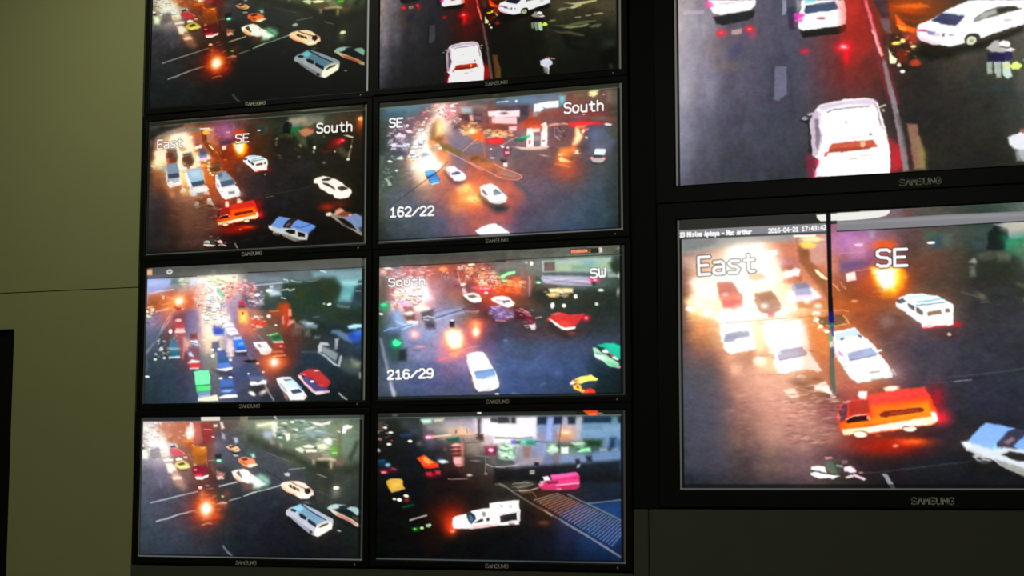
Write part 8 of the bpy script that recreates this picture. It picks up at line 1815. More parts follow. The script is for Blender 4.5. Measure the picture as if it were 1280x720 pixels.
EXTRA['A3'] = [
'P 504f4a 0.6 2.2 -1 6.9 555.5 4.3 556.2 43.8 0.1 43.3',
'P f0b890 1 4.4 -0.1 6.9 30.3 6.1 31.9 31.6 4.3 31.3',
'P c87848 0.4 3.7 -0.1 6.9 30.3 6.1 31.4 12.2 2 14.3',
'P 54544e 0.6 7.3 58.8 10.1 81.7 9.5 82.1 26.4 59.3 26.3',
'E e8e8e0 1 2.2 115.3 20.9 14.3 10.8 -2.6',
'E 50504c 1 2.2 115.3 20.5 8.6 3.9 -2.6',
'L e8e8e0 0.9 1.5 1.3 107.1 20.6 123.5 20.1',
'P 181818 0.8 2.2 0.1 43.3 245.8 43.1 245.9 45.9 0.2 47.3',
'P 585850 0.7 7.1 486.7 2.5 1023.2 4.2 1023.6 36.9 748.2 39 487.5 38.1',
'L 101010 0.9 2.5 2.5 487.5 38.9 748.2 40.2 1019.4 38.7',
'L 88887c 0.6 1.8 2.1 973.3 43.3 1019.4 42.2',
]
EXTRA['A4'] = [
'P 30343a 1 2.2 -3.8 -0.7 284.4 -2.2 284.9 16.6 -3.3 15.2',
'P e8e0d4 1 2.5 282.6 -2.2 372.9 -2.4 374.3 15.9 284.9 16.2',
'P 484c48 0.8 3.6 373.8 -2.4 465.1 -1.3 465.6 18.5 374.3 18.3',
'L 8c8c88 0.6 1.8 2.1 -3.3 17.6 155.3 17.6 539.5 16.1',
'P 3c4440 0.85 3.5 502.6 0.3 718 -1.9 1022.8 -0.7 1023 12.9 502.9 14.2',
'P b8bcb4 0.9 2.8 617.3 -3.1 628 -3 639.1 13.3 628.4 14',
'L 808480 0.9 1.7 2 503 17.3 718.3 14.9 1025.1 15.2',
]
EXTRA['B2'] = [
'P 2c2e24 1 2 -7.8 -3.4 247.5 -7.9 505.1 -1.5 1019.8 0.5 1019.6 15.5 505.1 18.8 -7.7 19.5',
'L 788070 0.85 1.7 2.1 -3.2 23.2 247.5 20.9 505.1 21.3 756.3 20.8 1019.6 17.1',
'P 4c3c30 0.8 3.3 490.2 3.4 517.8 3.6 517.8 13.7 490.2 13.6',
'P 201f18 0.3 6.6 920.5 4.2 1017.7 6.2 1017.6 14.6 920.4 12.2',
'P 48503c 0.4 5 896 8.2 1001.5 10.9 1001.4 15.6 896 13.4',
]
EXTRA['B3'] = [
'P 40443f 0.5 3.4 -2.5 3.5 542.3 7.6 542.3 45.3 -2.1 42.1',
'L 101010 0.9 2.4 2.5 0.1 43.5 245.8 42.6 538.1 43.1',
'L 101410 0.9 2.3 2.4 500.5 37.9 748.9 35.8 1013.2 35.8',
'L 888c84 0.7 1.6 1.6 911.1 40.2 1013.2 39.7',
]
EXTRA['B4'] = [
'P 1a1c1a 1 1.9 -5.4 6 502.9 -0.5 1008.4 -1 1008.3 14.9 502.9 15.1 -5.3 14.8',
'P 30383a 0.5 3.2 -3.2 6.8 502.9 2.2 829.4 2.4 829.3 15 503 15.9 -3.1 14',
'L 808c84 0.85 1.6 2 -5.2 18.8 251 17.7 503 16.6 1010.2 17.9',
'P f04818 1 3.2 854.2 -2.2 913.3 -1.5 921.2 13.8 901.3 17.4 877.4 16.4',
'P ff9848 0.8 3.2 877.4 10.7 909.3 9.1 913.2 16.8 881.4 17.2',
'P c0b8a0 0.7 3.2 917.3 7.3 933.2 8.7 941.1 15.6 921.2 14.6',
'P 6c706c 0.6 4.8 64.1 2.8 85.8 2.3 85.9 13 64.3 13.2',
'P fff8e0 1 2.6 423.8 0.1 442.6 -0.4 440.5 6.6 425.9 6.4',
]
EXTRA['C2'] = [
'P 2a2b26 1 1 -5.3 0.1 299.3 -1 389.2 -2.2 388.7 22 298.7 26.6 0.8 24',
'P f0f0e8 1 1.7 299.2 3.6 353.3 2.5 383.2 3.5 382.8 18.7 317 17.7 308 17.9 300.5 11.4',
'P f0f0e8 1 1.3 342.4 1.9 450.7 1.7 450.6 6.5 443.1 12.8 425.4 16.4 383.8 18.7 342 19',
'P 6a4038 0.5 3.3 480 2 496.1 1.1 495.6 19.1 481 19.3',
'P 505a50 0.4 5 513.5 4.5 530.9 3.9 524.7 19.5 513.1 18.8',
'P 848488 1 1.3 342 19.6 377.9 19 553.6 17.1 720.8 18.6 720.2 36.8 552.9 41 347.6 39.7 341.6 39.7',
'P 9c9ca0 0.6 3.3 341.9 23.3 377.8 22.7 553.5 21 720.6 22.7 720.5 28 553.3 26.3 347.8 26.6',
'L 181820 0.95 1 2.1 341.5 40.9 495 41 720.1 38.6',
'P 88888c 1 1.2 1.4 21.6 319.3 22.1 318.9 41.7 1.3 38.5',
'P 404848 0.9 1.2 1.3 36 318.9 39.8 318.9 44.1 1.2 41.7',
'P 0c0c10 1 1.4 319.3 -6 328.9 -5.5 328.5 208.6 320.2 208.4',
'P 0c0c10 1 1.3 320.3 178.1 329.3 178.4 330.1 226.7 320.5 227.9',
'P 12128a 0.95 2.5 320.9 208.3 329.3 208.6 330.5 232.8 321 234',
'P 1a7a70 0.9 3.3 321.3 232.5 329.9 232.7 329.1 244.8 321.3 247.5',
'P 1c3cc8 0.8 2.5 325.6 241.6 329.8 240.3 329.9 259.8 325.2 259.7',
'P 40c898 0.9 3.3 320.5 255 326.4 256.7 325.5 274.7 320.7 273.1',
'P e8f8ff 0.8 3.3 321.1 271.6 328.5 270.3 328.8 283.8 321.7 283.6',
'P 4a6a60 0.8 3.3 321.1 283.6 328.8 283.8 330.1 334.8 332.2 376.6 326.2 379.5 319.3 352.5',
'P 284880 0.5 3.3 325.9 280.7 328.9 280.8 329.6 304.8 326 304.7',
('T', '13 Mislna Aptoya - Mac Arthur', 'ffffff', '708080', 0.0, 5.3, 36.2, 162, 37.1, 9, 2.2),
('T', '2016-04-21 17:43:42', 'ffffff', '708080', 0.0, 197.1, 36.9, 319.4, 35.5, 8.6, 1.9),
]
POSE = {
  'A1': (0.5140, 0.3435, -0.0041, 1.0200, 0.5740),
  'A2': (0.5090, -0.2882, 0.0013, 1.0200, 0.5740),
  'A3': (0.5117, -0.9182, -0.0012, 1.0200, 0.5740),
  'A4': (0.5078, -1.5516, -0.0026, 1.0200, 0.5740),
  'B1': (1.5847, 0.3457, -0.0022, 1.0200, 0.5740),
  'B2': (1.5863, -0.2863, 0.0025, 1.0200, 0.5740),
  'B3': (1.5903, -0.9178, -0.0012, 1.0200, 0.5740),
  'B4': (1.5878, -1.5489, -0.0024, 1.0200, 0.5740),
  'C1': (3.2080, 0.0918, -0.0004, 1.8000, 1.0125),
  'C2': (3.2097, -1.0550, -0.0008, 1.8000, 1.0125),
}

GLYPH = {
 'A': ((.05, 0, .5, 1, .95, 0), (.2, .35, .8, .35)), 'E': ((.95, 0, .1, 0, .1, 1, .95, 1), (.1, .52, .8, .52)),
 'S': ((.05, .1, .25, 0, .75, 0, .95, .15, .95, .38, .75, .5, .25, .55, .05, .68, .05, .88, .25, 1, .75, 1, .93, .9),),
 'W': ((.05, 1, .1, .15, .3, 0, .5, .2, .5, .7), (.5, .2, .7, 0, .9, .15, .95, 1)), 'C': ((.95, .9, .7, 1, .3, 1, .05, .8, .05, .2, .3, 0, .7, 0, .95, .1),),
 'T': ((.05, 1, .95, 1), (.5, 1, .5, 0)), 'O': ((.3, 0, .05, .2, .05, .8, .3, 1, .7, 1, .95, .8, .95, .2, .7, 0, .3, 0),),
 'R': ((.1, 0, .1, 1, .7, 1, .9, .85, .9, .65, .7, .5, .1, .5), (.55, .5, .95, 0)), 'M': ((.05, 0, .05, 1, .5, .4, .95, 1, .95, 0),),
 'U': ((.05, 1, .05, .2, .3, 0, .7, 0, .95, .2, .95, 1),), 'N': ((.08, 0, .08, 1, .92, 0, .92, 1),),
 'G': ((.95, .85, .7, 1, .3, 1, .05, .8, .05, .2, .3, 0, .7, 0, .95, .15, .95, .5, .6, .5),),
 'a': ((.15, .66, .7, .68, .88, .55, .88, 0), (.88, .38, .3, .38, .1, .28, .1, .1, .3, 0, .7, 0, .88, .12)),
 's': ((.88, .66, .3, .68, .12, .55, .3, .38, .7, .33, .88, .18, .7, 0, .12, .02),), 't': ((.45, .95, .45, .15, .6, 0, .88, .02), (.15, .68, .85, .68)),
 'o': ((.3, 0, .1, .15, .1, .52, .3, .68, .7, .68, .9, .52, .9, .15, .7, 0, .3, 0),), 'u': ((.12, .68, .12, .14, .3, 0, .65, 0, .88, .15), (.88, .68, .88, 0)),
 'h': ((.12, 1, .12, 0), (.12, .5, .35, .68, .7, .68, .88, .52, .88, 0)), 'i': ((.5, .66, .5, 0), (.5, .92, .5, .97)), 'l': ((.45, 1, .45, .1, .7, 0),),
 'n': ((.12, .68, .12, 0), (.12, .5, .35, .68, .7, .68, .88, .52, .88, 0)), 'p': ((.12, .68, .12, -.3), (.12, .55, .4, .68, .88, .52, .88, .15, .4, 0, .12, .12)),
 'y': ((.12, .68, .5, .05), (.88, .68, .35, -.3)), 'c': ((.88, .6, .4, .68, .1, .5, .1, .15, .4, 0, .88, .08),), 'r': ((.2, .68, .2, 0), (.2, .48, .5, .68, .85, .64)),
 '0': ((.3, 0, .08, .2, .08, .8, .3, 1, .7, 1, .92, .8, .92, .2, .7, 0, .3, 0),), '1': ((.2, .78, .5, 1, .5, 0), (.15, 0, .85, 0)),
 '2': ((.08, .82, .28, 1, .7, 1, .9, .82, .9, .6, .1, .08, .1, 0, .92, 0),), '3': ((.1, .95, .7, 1, .9, .8, .7, .53, .4, .52), (.7, .53, .92, .25, .7, 0, .1, .05)),
 '4': ((.7, 0, .7, 1, .08, .32, .95, .32),), '6': ((.85, .93, .6, 1, .3, 1, .08, .75, .08, .2, .3, 0, .7, 0, .9, .18, .9, .42, .7, .58, .3, .58, .1, .42),),
 '7': ((.08, 1, .92, 1, .4, 0),), '9': ((.12, .05, .4, 0, .7, 0, .92, .25, .92, .8, .7, 1, .3, 1, .1, .82, .1, .58, .3, .43, .7, .43, .9, .58),),
 '/': ((.05, .1, .95, .85),), '-': ((.15, .45, .85, .45),), ':': ((.5, .6, .5, .68), (.5, .12, .5, .2)),
}


def rgb(h):
    if len(h) == 3:
        h = h[0] * 2 + h[1] * 2 + h[2] * 2
    return np.array([int(h[i:i + 2], 16) / 255. for i in (0, 2, 4)], dtype=np.float32)


class Painter:
    def __init__(self, xs, ys):
        self.xs, self.ys = xs, ys
        self.img = np.zeros((len(ys), len(xs), 3), dtype=np.float32)
        self.step = float(np.median(np.diff(ys))); self.blur = 2.0

    def win(self, x0, y0, x1, y1):
        i0, i1 = np.searchsorted(self.xs, (x0, x1)); j0, j1 = np.searchsorted(self.ys, (y0, y1))
        if i1 <= i0 or j1 <= j0:
            return None
        X, Y = np.meshgrid(self.xs[i0:i1], self.ys[j0:j1])
        return (slice(j0, j1), slice(i0, i1)), X.astype(np.float32), Y.astype(np.float32)

    def mix(self, s, col, cov):
        self.img[s] += (col - self.img[s]) * cov[..., None]

    def edge(self, sd, b):
        b = max(b, self.step * .6)
        t = np.clip(.5 - sd / (2 * b), 0, 1)
        return t * t * (3 - 2 * t)

    def poly(self, col, a, b, P):
        P = np.array(P, dtype=np.float32).reshape(-1, 2); m = b + self.step
        w = self.win(P[:, 0].min() - m, P[:, 1].min() - m, P[:, 0].max() + m, P[:, 1].max() + m)
        if w is None: return
        s, X, Y = w
        d = np.full(X.shape, 1e9, np.float32); ins = np.zeros(X.shape, bool)
        for k in range(len(P)):
            ax, ay = P[k - 1]; bx, by = P[k]; ex, ey = bx - ax, by - ay
            L2 = ex * ex + ey * ey
            if L2 < 1e-9: continue
            t = np.clip(((X - ax) * ex + (Y - ay) * ey) / L2, 0, 1)
            d = np.minimum(d, (X - ax - t * ex) ** 2 + (Y - ay - t * ey) ** 2)
            if ey != 0:
                ins ^= ((ay > Y) != (by > Y)) & (X < ex * (Y - ay) / ey + ax)
        d = np.sqrt(d)
        self.mix(s, rgb(col), a * self.edge(np.where(ins, -d, d), b))

    def line(self, col, a, b, wd, P, add=None):
        P = np.array(P, dtype=np.float32).reshape(-1, 2); m = b + wd + self.step
        w = self.win(P[:, 0].min() - m, P[:, 1].min() - m, P[:, 0].max() + m, P[:, 1].max() + m)
        if w is None: return
        s, X, Y = w
        d = np.full(X.shape, 1e9, np.float32)
        for k in range(1, len(P)):
            ax, ay = P[k - 1]; ex, ey = P[k] - P[k - 1]
            t = np.clip(((X - ax) * ex + (Y - ay) * ey) / max(ex * ex + ey * ey, 1e-6), 0, 1)
            d = np.minimum(d, (X - ax - t * ex) ** 2 + (Y - ay - t * ey) ** 2)
        self.mix(s, rgb(col), a * self.edge(np.sqrt(d) - wd / 2, b))

    def rad(self, cx, cy, rx, ry, ang, k):
        R = max(rx, ry) * k
        w = self.win(cx - R, cy - R, cx + R, cy + R)
        if w is None: return None
        s, X, Y = w
        c, n = math.cos(math.radians(ang)), math.sin(math.radians(ang))
        dx, dy = X - cx, Y - cy
        return s, np.sqrt(((dx * c + dy * n) / max(rx, .1)) ** 2 + ((-dx * n + dy * c) / max(ry, .1)) ** 2)

    def blob(self, col, a, cx, cy, rx, ry, ang, p=2, add=False):
        w = self.rad(cx, cy, rx, ry, ang, 1.9)
        if w is None: return
        s, r = w
        cov = a * np.maximum(np.exp(-1.3 * r ** p) - .012, 0)
        if add: self.img[s] += rgb(col) * cov[..., None]
        else: self.mix(s, rgb(col), cov)

    def ell(self, col, a, b, cx, cy, rx, ry, ang):
        w = self.rad(cx, cy, rx, ry, ang, 1.0 + 2 * (b + self.step) / max(min(rx, ry), .5))
        if w is None: return
        s, r = w
        self.mix(s, rgb(col), a * self.edge((r - 1) * min(rx, ry), b))

    def scatter(self, cols, a, cx, cy, rx, ry, ang, n, s0, s1, asp, seed):
        rn = random.Random(seed); cols = cols.split()
        c, q = math.cos(math.radians(ang)), math.sin(math.radians(ang))
        for _ in range(n):
            t = rn.uniform(0, 2 * math.pi); r = math.sqrt(rn.random()); x, y = rx * r * math.cos(t), ry * r * math.sin(t)
            w = rn.uniform(s0, s1) * .5
            self.ell(rn.choice(cols), a * rn.uniform(.6, 1), self.blur, cx + x * c - y * q, cy + x * q + y * c, w, w / asp * rn.uniform(.7, 1.2), rn.uniform(-14, 14) + ang * .4)

    def queue(self, cols, a, cx, cy, rx, ry, ang, n, s0, s1, lit, seed):
        """many small vehicles seen from the front, farther ones smaller; lit = strength of their lamps"""
        rn = random.Random(seed); cols = cols.split(); L = []
        for _ in range(n):
            t = rn.uniform(0, 2 * math.pi); r = math.sqrt(rn.random()); L.append((r * math.sin(t), r * math.cos(t)))
        c, q = math.cos(math.radians(ang)), math.sin(math.radians(ang))
        for v, u in sorted(L):
            s = s0 + (s1 - s0) * (v + 1) / 2; x, y = cx + rx * u * c - ry * v * q, cy + rx * u * q + ry * v * c
            s *= rn.uniform(.8, 1.15); k = rn.uniform(-.15, .15) + ang * .012; col = rn.choice(cols)
            def pt(*p): return [w for i in range(0, len(p), 2) for w in (x + s * (p[i] - k * p[i + 1]), y + s * p[i + 1] * .8)]
            self.poly('1c1818', .4 * a, 2.5, pt(-.6, -.4, .6, -.4, .62, .75, -.62, .75))
            self.poly(col, a, 1.6, pt(-.42, -.6, .42, -.6, .5, 0, .55, .5, -.55, .5, -.5, 0))
            self.poly('ffffff', .35 * a, 2.0, pt(-.34, -.52, .34, -.52, .38, -.1, -.38, -.1))
            self.poly('303848', .75 * a, 1.2, pt(-.42, -.06, .42, -.06, .47, .16, -.47, .16))
            for e in (-.42, .42):
                self.blob('fff4dc', lit, *pt(e, .45), s * .30, s * .22, 0)
                self.blob('ffc890', lit * .5, *pt(e, .95), s * .28, s * .4, 0)

    def text(self, txt, col, out, oa, x0, y0, x1, y1, h, w):
        n = len(txt); dx, dy = (x1 - x0) / n, (y1 - y0) / n
        L = math.hypot(dx, dy); ux, uy = dx / L, dy / L; segs = []
        for i, ch in enumerate(txt):
            for st in GLYPH.get(ch, ()):
                q = []
                for k in range(0, len(st), 2):
                    gx = (i + .06 + .85 * st[k]) * L; gy = st[k + 1] * h
                    q += [x0 + ux * gx + uy * gy, y0 + uy * gx - ux * gy]
                segs.append(q)
        if oa > 0:
            for q in segs: self.line(out, oa, 1.6, w * 2.2, q)
        for q in segs: self.line(col, 1, 1.0, w * 1.25, q)

    def field(self, us, vs, rows):
        g = np.array([[rgb(c) for c in r.split()] for r in rows])
        X = np.interp(self.xs, us, range(len(us))); Y = np.interp(self.ys, vs, range(len(vs)))
        i = np.clip(X.astype(int), 0, len(us) - 2); j = np.clip(Y.astype(int), 0, len(vs) - 2)
        fx = (X - i); fx = (fx * fx * (3 - 2 * fx))[None, :, None]; fy = Y - j; fy = (fy * fy * (3 - 2 * fy))[:, None, None]
        a, b = g[j][:, i], g[j][:, i + 1]; c, d = g[j + 1][:, i], g[j + 1][:, i + 1]
        self.img[:] = (a * (1 - fx) + b * fx) * (1 - fy) + (c * (1 - fx) + d * fx) * fy

    def noise(self, amp, sx, sy, seed):
        rn = np.random.RandomState(seed)
        for k in (1, .35, .12):
            nx, ny = int(1100 / (sx * k)) + 3, int(700 / (sy * k)) + 3
            g = rn.uniform(-1, 1, (ny, nx)); X = np.clip(self.xs / (sx * k), 0, nx - 1.01); Y = np.clip(self.ys / (sy * k), 0, ny - 1.01)
            i, j = X.astype(int), Y.astype(int); fx, fy = (X - i)[None], (Y - j)[:, None]
            n = (g[j][:, i] * (1 - fx) + g[j][:, i + 1] * fx) * (1 - fy) + (g[j + 1][:, i] * (1 - fx) + g[j + 1][:, i + 1] * fx) * fy
            self.img *= (1 + amp * n[..., None])

    def run(self, ops):
        for o in ops:
            if isinstance(o, str):
                t = o.split(); k, col = t[0], t[1]; v = [float(x) for x in t[2:]]
                if k == 'P': self.poly(col, v[0], v[1], v[2:])
                elif k == 'L': self.line(col, v[0], v[1], v[2], v[3:])
                elif k == 'E': self.ell(col, *v)
                else: self.blob(col, v[0], *v[1:], add=(k == 'A'))
            elif o[0] == 'F': self.field(o[1], o[2], o[3:])
            elif o[0] == 'N': self.noise(*o[1:])
            elif o[0] == 'S': self.scatter(*o[1:])
            elif o[0] == 'K': self.queue(*o[1:])
            elif o[0] == 'T': self.text(*o[1:])


GLARE, GAIN = {}, {}


def hash_seed(key):
    return sum(ord(c) * (k + 3) for k, c in enumerate(key))


def smooth_noise(rn, xs, ys, sx, sy):
    nx, ny = int(1024 / sx) + 3, int(576 / sy) + 3
    g = rn.uniform(-1, 1, (ny, nx)); X = np.clip(xs / sx, 0, nx - 1.01); Y = np.clip(ys / sy, 0, ny - 1.01)
    i, j = X.astype(int), Y.astype(int); fx, fy = (X - i)[None], (Y - j)[:, None]
    return (g[j][:, i] * (1 - fx) + g[j][:, i + 1] * fx) * (1 - fy) + (g[j + 1][:, i] * (1 - fx) + g[j + 1][:, i + 1] * fx) * fy


def blur2(a, r):
    for _ in range(2):
        for ax in (0, 1):
            p = np.pad(a, [(r + 1, r) if k == ax else (0, 0) for k in (0, 1)], mode='edge').cumsum(ax)
            n = a.shape[ax]
            hi = np.take(p, range(2 * r + 1, 2 * r + 1 + n), ax); lo = np.take(p, range(0, n), ax)
            a = (hi - lo) / (2 * r + 1)
    return a


def feed_softness(img, xs, ys, seed, big):
    """the feed's own video compression: slightly irregular edges, soft grain"""
    rn = np.random.RandomState(seed)
    k = 1.0 if big else 2.3
    amp = (1.3 if big else .55) * k
    dx = amp * (smooth_noise(rn, xs, ys, 7 * k, 6 * k) + .5 * smooth_noise(rn, xs, ys, 3.2 * k, 3 * k)); dy = amp * .8 * (smooth_noise(rn, xs, ys, 7 * k, 5 * k) + .5 * smooth_noise(rn, xs, ys, 3.2 * k, 3 * k))
    X = np.interp(np.clip(xs[None] + dx, 0, 1024), xs, np.arange(len(xs))); Y = np.interp(np.clip(ys[:, None] + dy, 0, 576), ys, np.arange(len(ys)))
    i = np.clip(X.astype(int), 0, len(xs) - 2); j = np.clip(Y.astype(int), 0, len(ys) - 2); fx, fy = (X - i)[..., None], (Y - j)[..., None]
    o = (img[j, i] * (1 - fx) + img[j, i + 1] * fx) * (1 - fy) + (img[j + 1, i] * (1 - fx) + img[j + 1, i + 1] * fx) * fy
    if big:
        b = o.copy(); b[1:-1, 1:-1] = (o[1:-1, 1:-1] * 2 + o[:-2, 1:-1] + o[2:, 1:-1] + o[1:-1, :-2] + o[1:-1, 2:]) / 6; o = b
    n = smooth_noise(rn, xs, ys, 5 * k, 3.2 * k) + .7 * smooth_noise(rn, xs, ys, 14 * k, 7 * k) + .5 * smooth_noise(rn, xs, ys, 2.4 * k, 2 * k)
    lum = o.mean(2, keepdims=True)
    hot = np.clip((lum[..., 0] - .62) / .38, 0, 1) ** 1.5            # the traffic camera's own glare around lamps
    halo = blur2(hot, int(13 if big else 6)) * .75 + blur2(hot, int(34 if big else 15)) * .55
    halo = halo[..., None] * np.array([1., .74, .50]) * GLARE.get(seed, .42)
    o = 1 - (1 - np.clip(o, 0, 1)) * (1 - np.clip(halo, 0, .9))
    grey = o.mean(2, keepdims=True); o = grey + (o - grey) * 1.14
    o = np.clip(o, 0, 1) * GAIN.get(seed, 1.04)
    o = o * (1 + .034 * n[..., None] * (1.15 - lum)) + .007 * n[..., None]
    for c in range(3):
        o[..., c] += .012 * smooth_noise(rn, xs, ys, 16 * k, 12 * k) * (1 - lum[..., 0])
    return o


def paint(key, feed, aff, tone, lines, nx_fine, step):
    """picture of one monitor -> xs, ys (0..1024, 0..576) and an sRGB array"""
    if nx_fine:   # beyond this column the picture needs less detail
        xs = np.concatenate([np.arange(0, nx_fine, step), np.arange(nx_fine, 1024, step * 4), [1024.]])
    else:
        xs = np.concatenate([np.arange(0, 1024, step), [1024.]])
    ys = np.concatenate([np.arange(0, 576, step), [576.]])
    ax, bx, ay, by = aff
    p = Painter((xs - bx) / ax, (ys - by) / ay)
    p.blur = 2.2 if nx_fine else 4.2
    p.run([o for o in FEEDS[feed] if o[0] != 'T'])
    p.img = feed_softness(p.img, xs, ys, hash_seed(key), nx_fine).astype(np.float32)
    p.run([o for o in FEEDS[feed] if o[0] == 'T'])      # captions sit on top of the video
    g, m = tone
    img = np.clip(p.img, 0, 1) ** np.array(g) * np.array(m)
    p = Painter(xs, ys); p.img = img.astype(np.float32)
    lc, rc, bc = lines
    d = '080a09'
    if rc: p.poly(d, .9, 1.2, (1006, -9, 1030, -9, 1030, 590, 1006, 590))
    if lc: p.poly(d, .9, 1.2, (-9, -9, 9, -9, 9, 590, -9, 590))
    if bc: p.poly(d, .6, 1.2, (-9, 565, 1030, 565, 1030, 590, -9, 590))
    p.run(EXTRA.get(key, []))
    w = 4.5 if key[0] == 'C' else 7.5
    if rc: p.poly(rc, .9, 1, (1024 - w, 0, 1030, 0, 1030, 590, 1024 - w, 590))
    if lc: p.poly(lc, .9, 1, (-9, 0, w, 0, w, 590, -9, 590))
    if bc: p.poly(bc, .9, 1, (-9, 577 - w * .8, 1030, 577 - w * .8, 1030, 590, -9, 590))
    return xs, ys, np.clip(p.img, 0, 1)


# ---------------------------------------------------------------- materials
def mat(name, base, rough=.6, metal=0., spec=.5, noise=None, bump=None):
    m = bpy.data.materials.new(name); m.use_nodes = True
    nt = m.node_tree; b = nt.nodes['Principled BSDF']
    b.inputs['Base Color'].default_value = (*base, 1); b.inputs['Roughness'].default_value = rough
    b.inputs['Metallic'].default_value = metal; b.inputs['Specular IOR Level'].default_value = spec
    tc = nt.nodes.new('ShaderNodeTexCoord')
    if noise:
        n = nt.nodes.new('ShaderNodeTexNoise'); n.inputs['Scale'].default_value = noise[0]; n.inputs['Detail'].default_value = 5
        r = nt.nodes.new('ShaderNodeMapRange'); r.inputs['To Min'].default_value = 1 - noise[1]; r.inputs['To Max'].default_value = 1 + noise[1]
        v = nt.nodes.new('ShaderNodeVectorMath'); v.operation = 'SCALE'; v.inputs[0].default_value = base
        nt.links.new(tc.outputs['Object'], n.inputs['Vector']); nt.links.new(n.outputs['Fac'], r.inputs['Value'])
        nt.links.new(r.outputs['Result'], v.inputs['Scale']); nt.links.new(v.outputs[0], b.inputs['Base Color'])
    if bump:
        n = nt.nodes.new('ShaderNodeTexNoise'); n.inputs['Scale'].default_value = bump[0]; n.inputs['Detail'].default_value = 6
        u = nt.nodes.new('ShaderNodeBump'); u.inputs['Strength'].default_value = bump[1]; u.inputs['Distance'].default_value = .002
        nt.links.new(tc.outputs['Object'], n.inputs['Vector']); nt.links.new(n.outputs['Fac'], u.inputs['Height']); nt.links.new(u.outputs[0], b.inputs['Normal'])
    return m


def emit(name, col, s):
    m = bpy.data.materials.new(name); m.use_nodes = True; nt = m.node_tree; nt.nodes.clear()
    e = nt.nodes.new('ShaderNodeEmission'); e.inputs[0].default_value = (*col, 1); e.inputs[1].default_value = s
    o = nt.nodes.new('ShaderNodeOutputMaterial'); nt.links.new(e.outputs[0], o.inputs[0]); return m


def screen_material():
    m = bpy.data.materials.new('lit_screen'); m.use_nodes = True; nt = m.node_tree
    b = nt.nodes['Principled BSDF']; b.inputs['Base Color'].default_value = (.004, .004, .004, 1)
    b.inputs['Roughness'].default_value = .45; b.inputs['Specular IOR Level'].default_value = .25
    a = nt.nodes.new('ShaderNodeAttribute'); a.attribute_name = 'picture'
    nt.links.new(a.outputs['Color'], b.inputs['Emission Color']); b.inputs['Emission Strength'].default_value = 1.0
    return m


M = dict(
    olive=mat('olive_wall_paint', (.47, .50, .215), .75, noise=(3, .04), bump=(60, .25)),
    dark=mat('dark_laminate', (.105, .115, .075), .6, noise=(8, .06), bump=(90, .15)),
    strip=mat('dark_laminate_edge', (.14, .15, .095), .55),
    slab=mat('unpainted_backing', (.03, .03, .025), .9),
    black=mat('black_infill_panel', (.0065, .0075, .005), .6, spec=.2),
    bezel=mat('black_bezel_plastic', (.0075, .008, .0058), .45, spec=.22),
    casing=mat('black_casing', (.01, .01, .009), .6),
    logo=mat('silver_lettering', (.80, .80, .70), .45),
    led=mat('dull_indicator', (.45, .46, .42), .3),
    door=mat('black_door_paint', (.006, .006, .004), .7, spec=.2),
    floor=mat('grey_carpet', (.10, .10, .09), .95, noise=(40, .2), bump=(200, .6)),
    ceil=mat('white_ceiling_tile', (.6, .6, .55), .9, noise=(20, .05)),
    steel=mat('brushed_steel', (.5, .5, .48), .35, metal=1),
    frame=mat('light_fixture_frame', (.7, .7, .68), .5),
    diffuser=emit('fixture_diffuser', (1., .97, .80), 1.2),
    screen=screen_material())

Z0 = 3.05   # height of the top edge of the second row of small screens above the floor


# ---------------------------------------------------------------- mesh helpers
def link(name, me, m, parent=None):
    o = bpy.data.objects.new(name, me); COL.objects.link(o)
    for x in (m if isinstance(m, (list, tuple)) else [m]): me.materials.append(x)
    if parent: o.parent = parent
    return o


def bm_mesh(bm, name):
    me = bpy.data.meshes.new(name); bmesh.ops.recalc_face_normals(bm, faces=bm.faces); bm.to_mesh(me); bm.free(); return me


def box(bm, x0, y0, z0, x1, y1, z1, bev=0.):
    r = bmesh.ops.create_cube(bm, size=1); vs = r['verts']
    for v in vs:
        v.co = Vector((x0 + (v.co.x + .5) * (x1 - x0), y0 + (v.co.y + .5) * (y1 - y0), z0 + (v.co.z + .5) * (z1 - z0)))
    if bev:
        es = {e for v in vs for e in v.link_edges}
        bmesh.ops.bevel(bm, geom=list(es), offset=bev, segments=2, affect='EDGES')


def boxes(name, lst, m, parent=None, bev=0.):
    bm = bmesh.new()
    for b in lst: box(bm, *b, bev)
    return link(name, bm_mesh(bm, name), m, parent)


def struct(o):
    o['kind'] = 'structure'; return o


# ---------------------------------------------------------------- monitors
def bezel_mesh(w, h, l, r, t, b):
    """moulded frame: loops from the outer back edge over the front to the inner lip"""
    prof = [(0, .010, 0), (0, -.0035, 0), (.0025, -.006, 0), (1, -.006, -.006), (1, -.0045, -.0022), (1, .002, 0)]
    bm = bmesh.new(); loops = []
    for k, y, off in prof:
        if k in (0, .0025):
            i = k; x0, x1, z0, z1 = -w / 2 - l + i, w / 2 + r - i, -h / 2 - b + i, h / 2 + t - i
        else:
            x0, x1, z0, z1 = -w / 2 + off, w / 2 - off, -h / 2 + off, h / 2 - off
        loops.append([bm.verts.new(c) for c in ((x0, y, z0), (x1, y, z0), (x1, y, z1), (x0, y, z1))])
    for a, c in zip(loops, loops[1:]):
        for i in range(4):
            bm.faces.new((a[i], a[(i + 1) % 4], c[(i + 1) % 4], c[i]))
    return bm_mesh(bm, 'bezel')


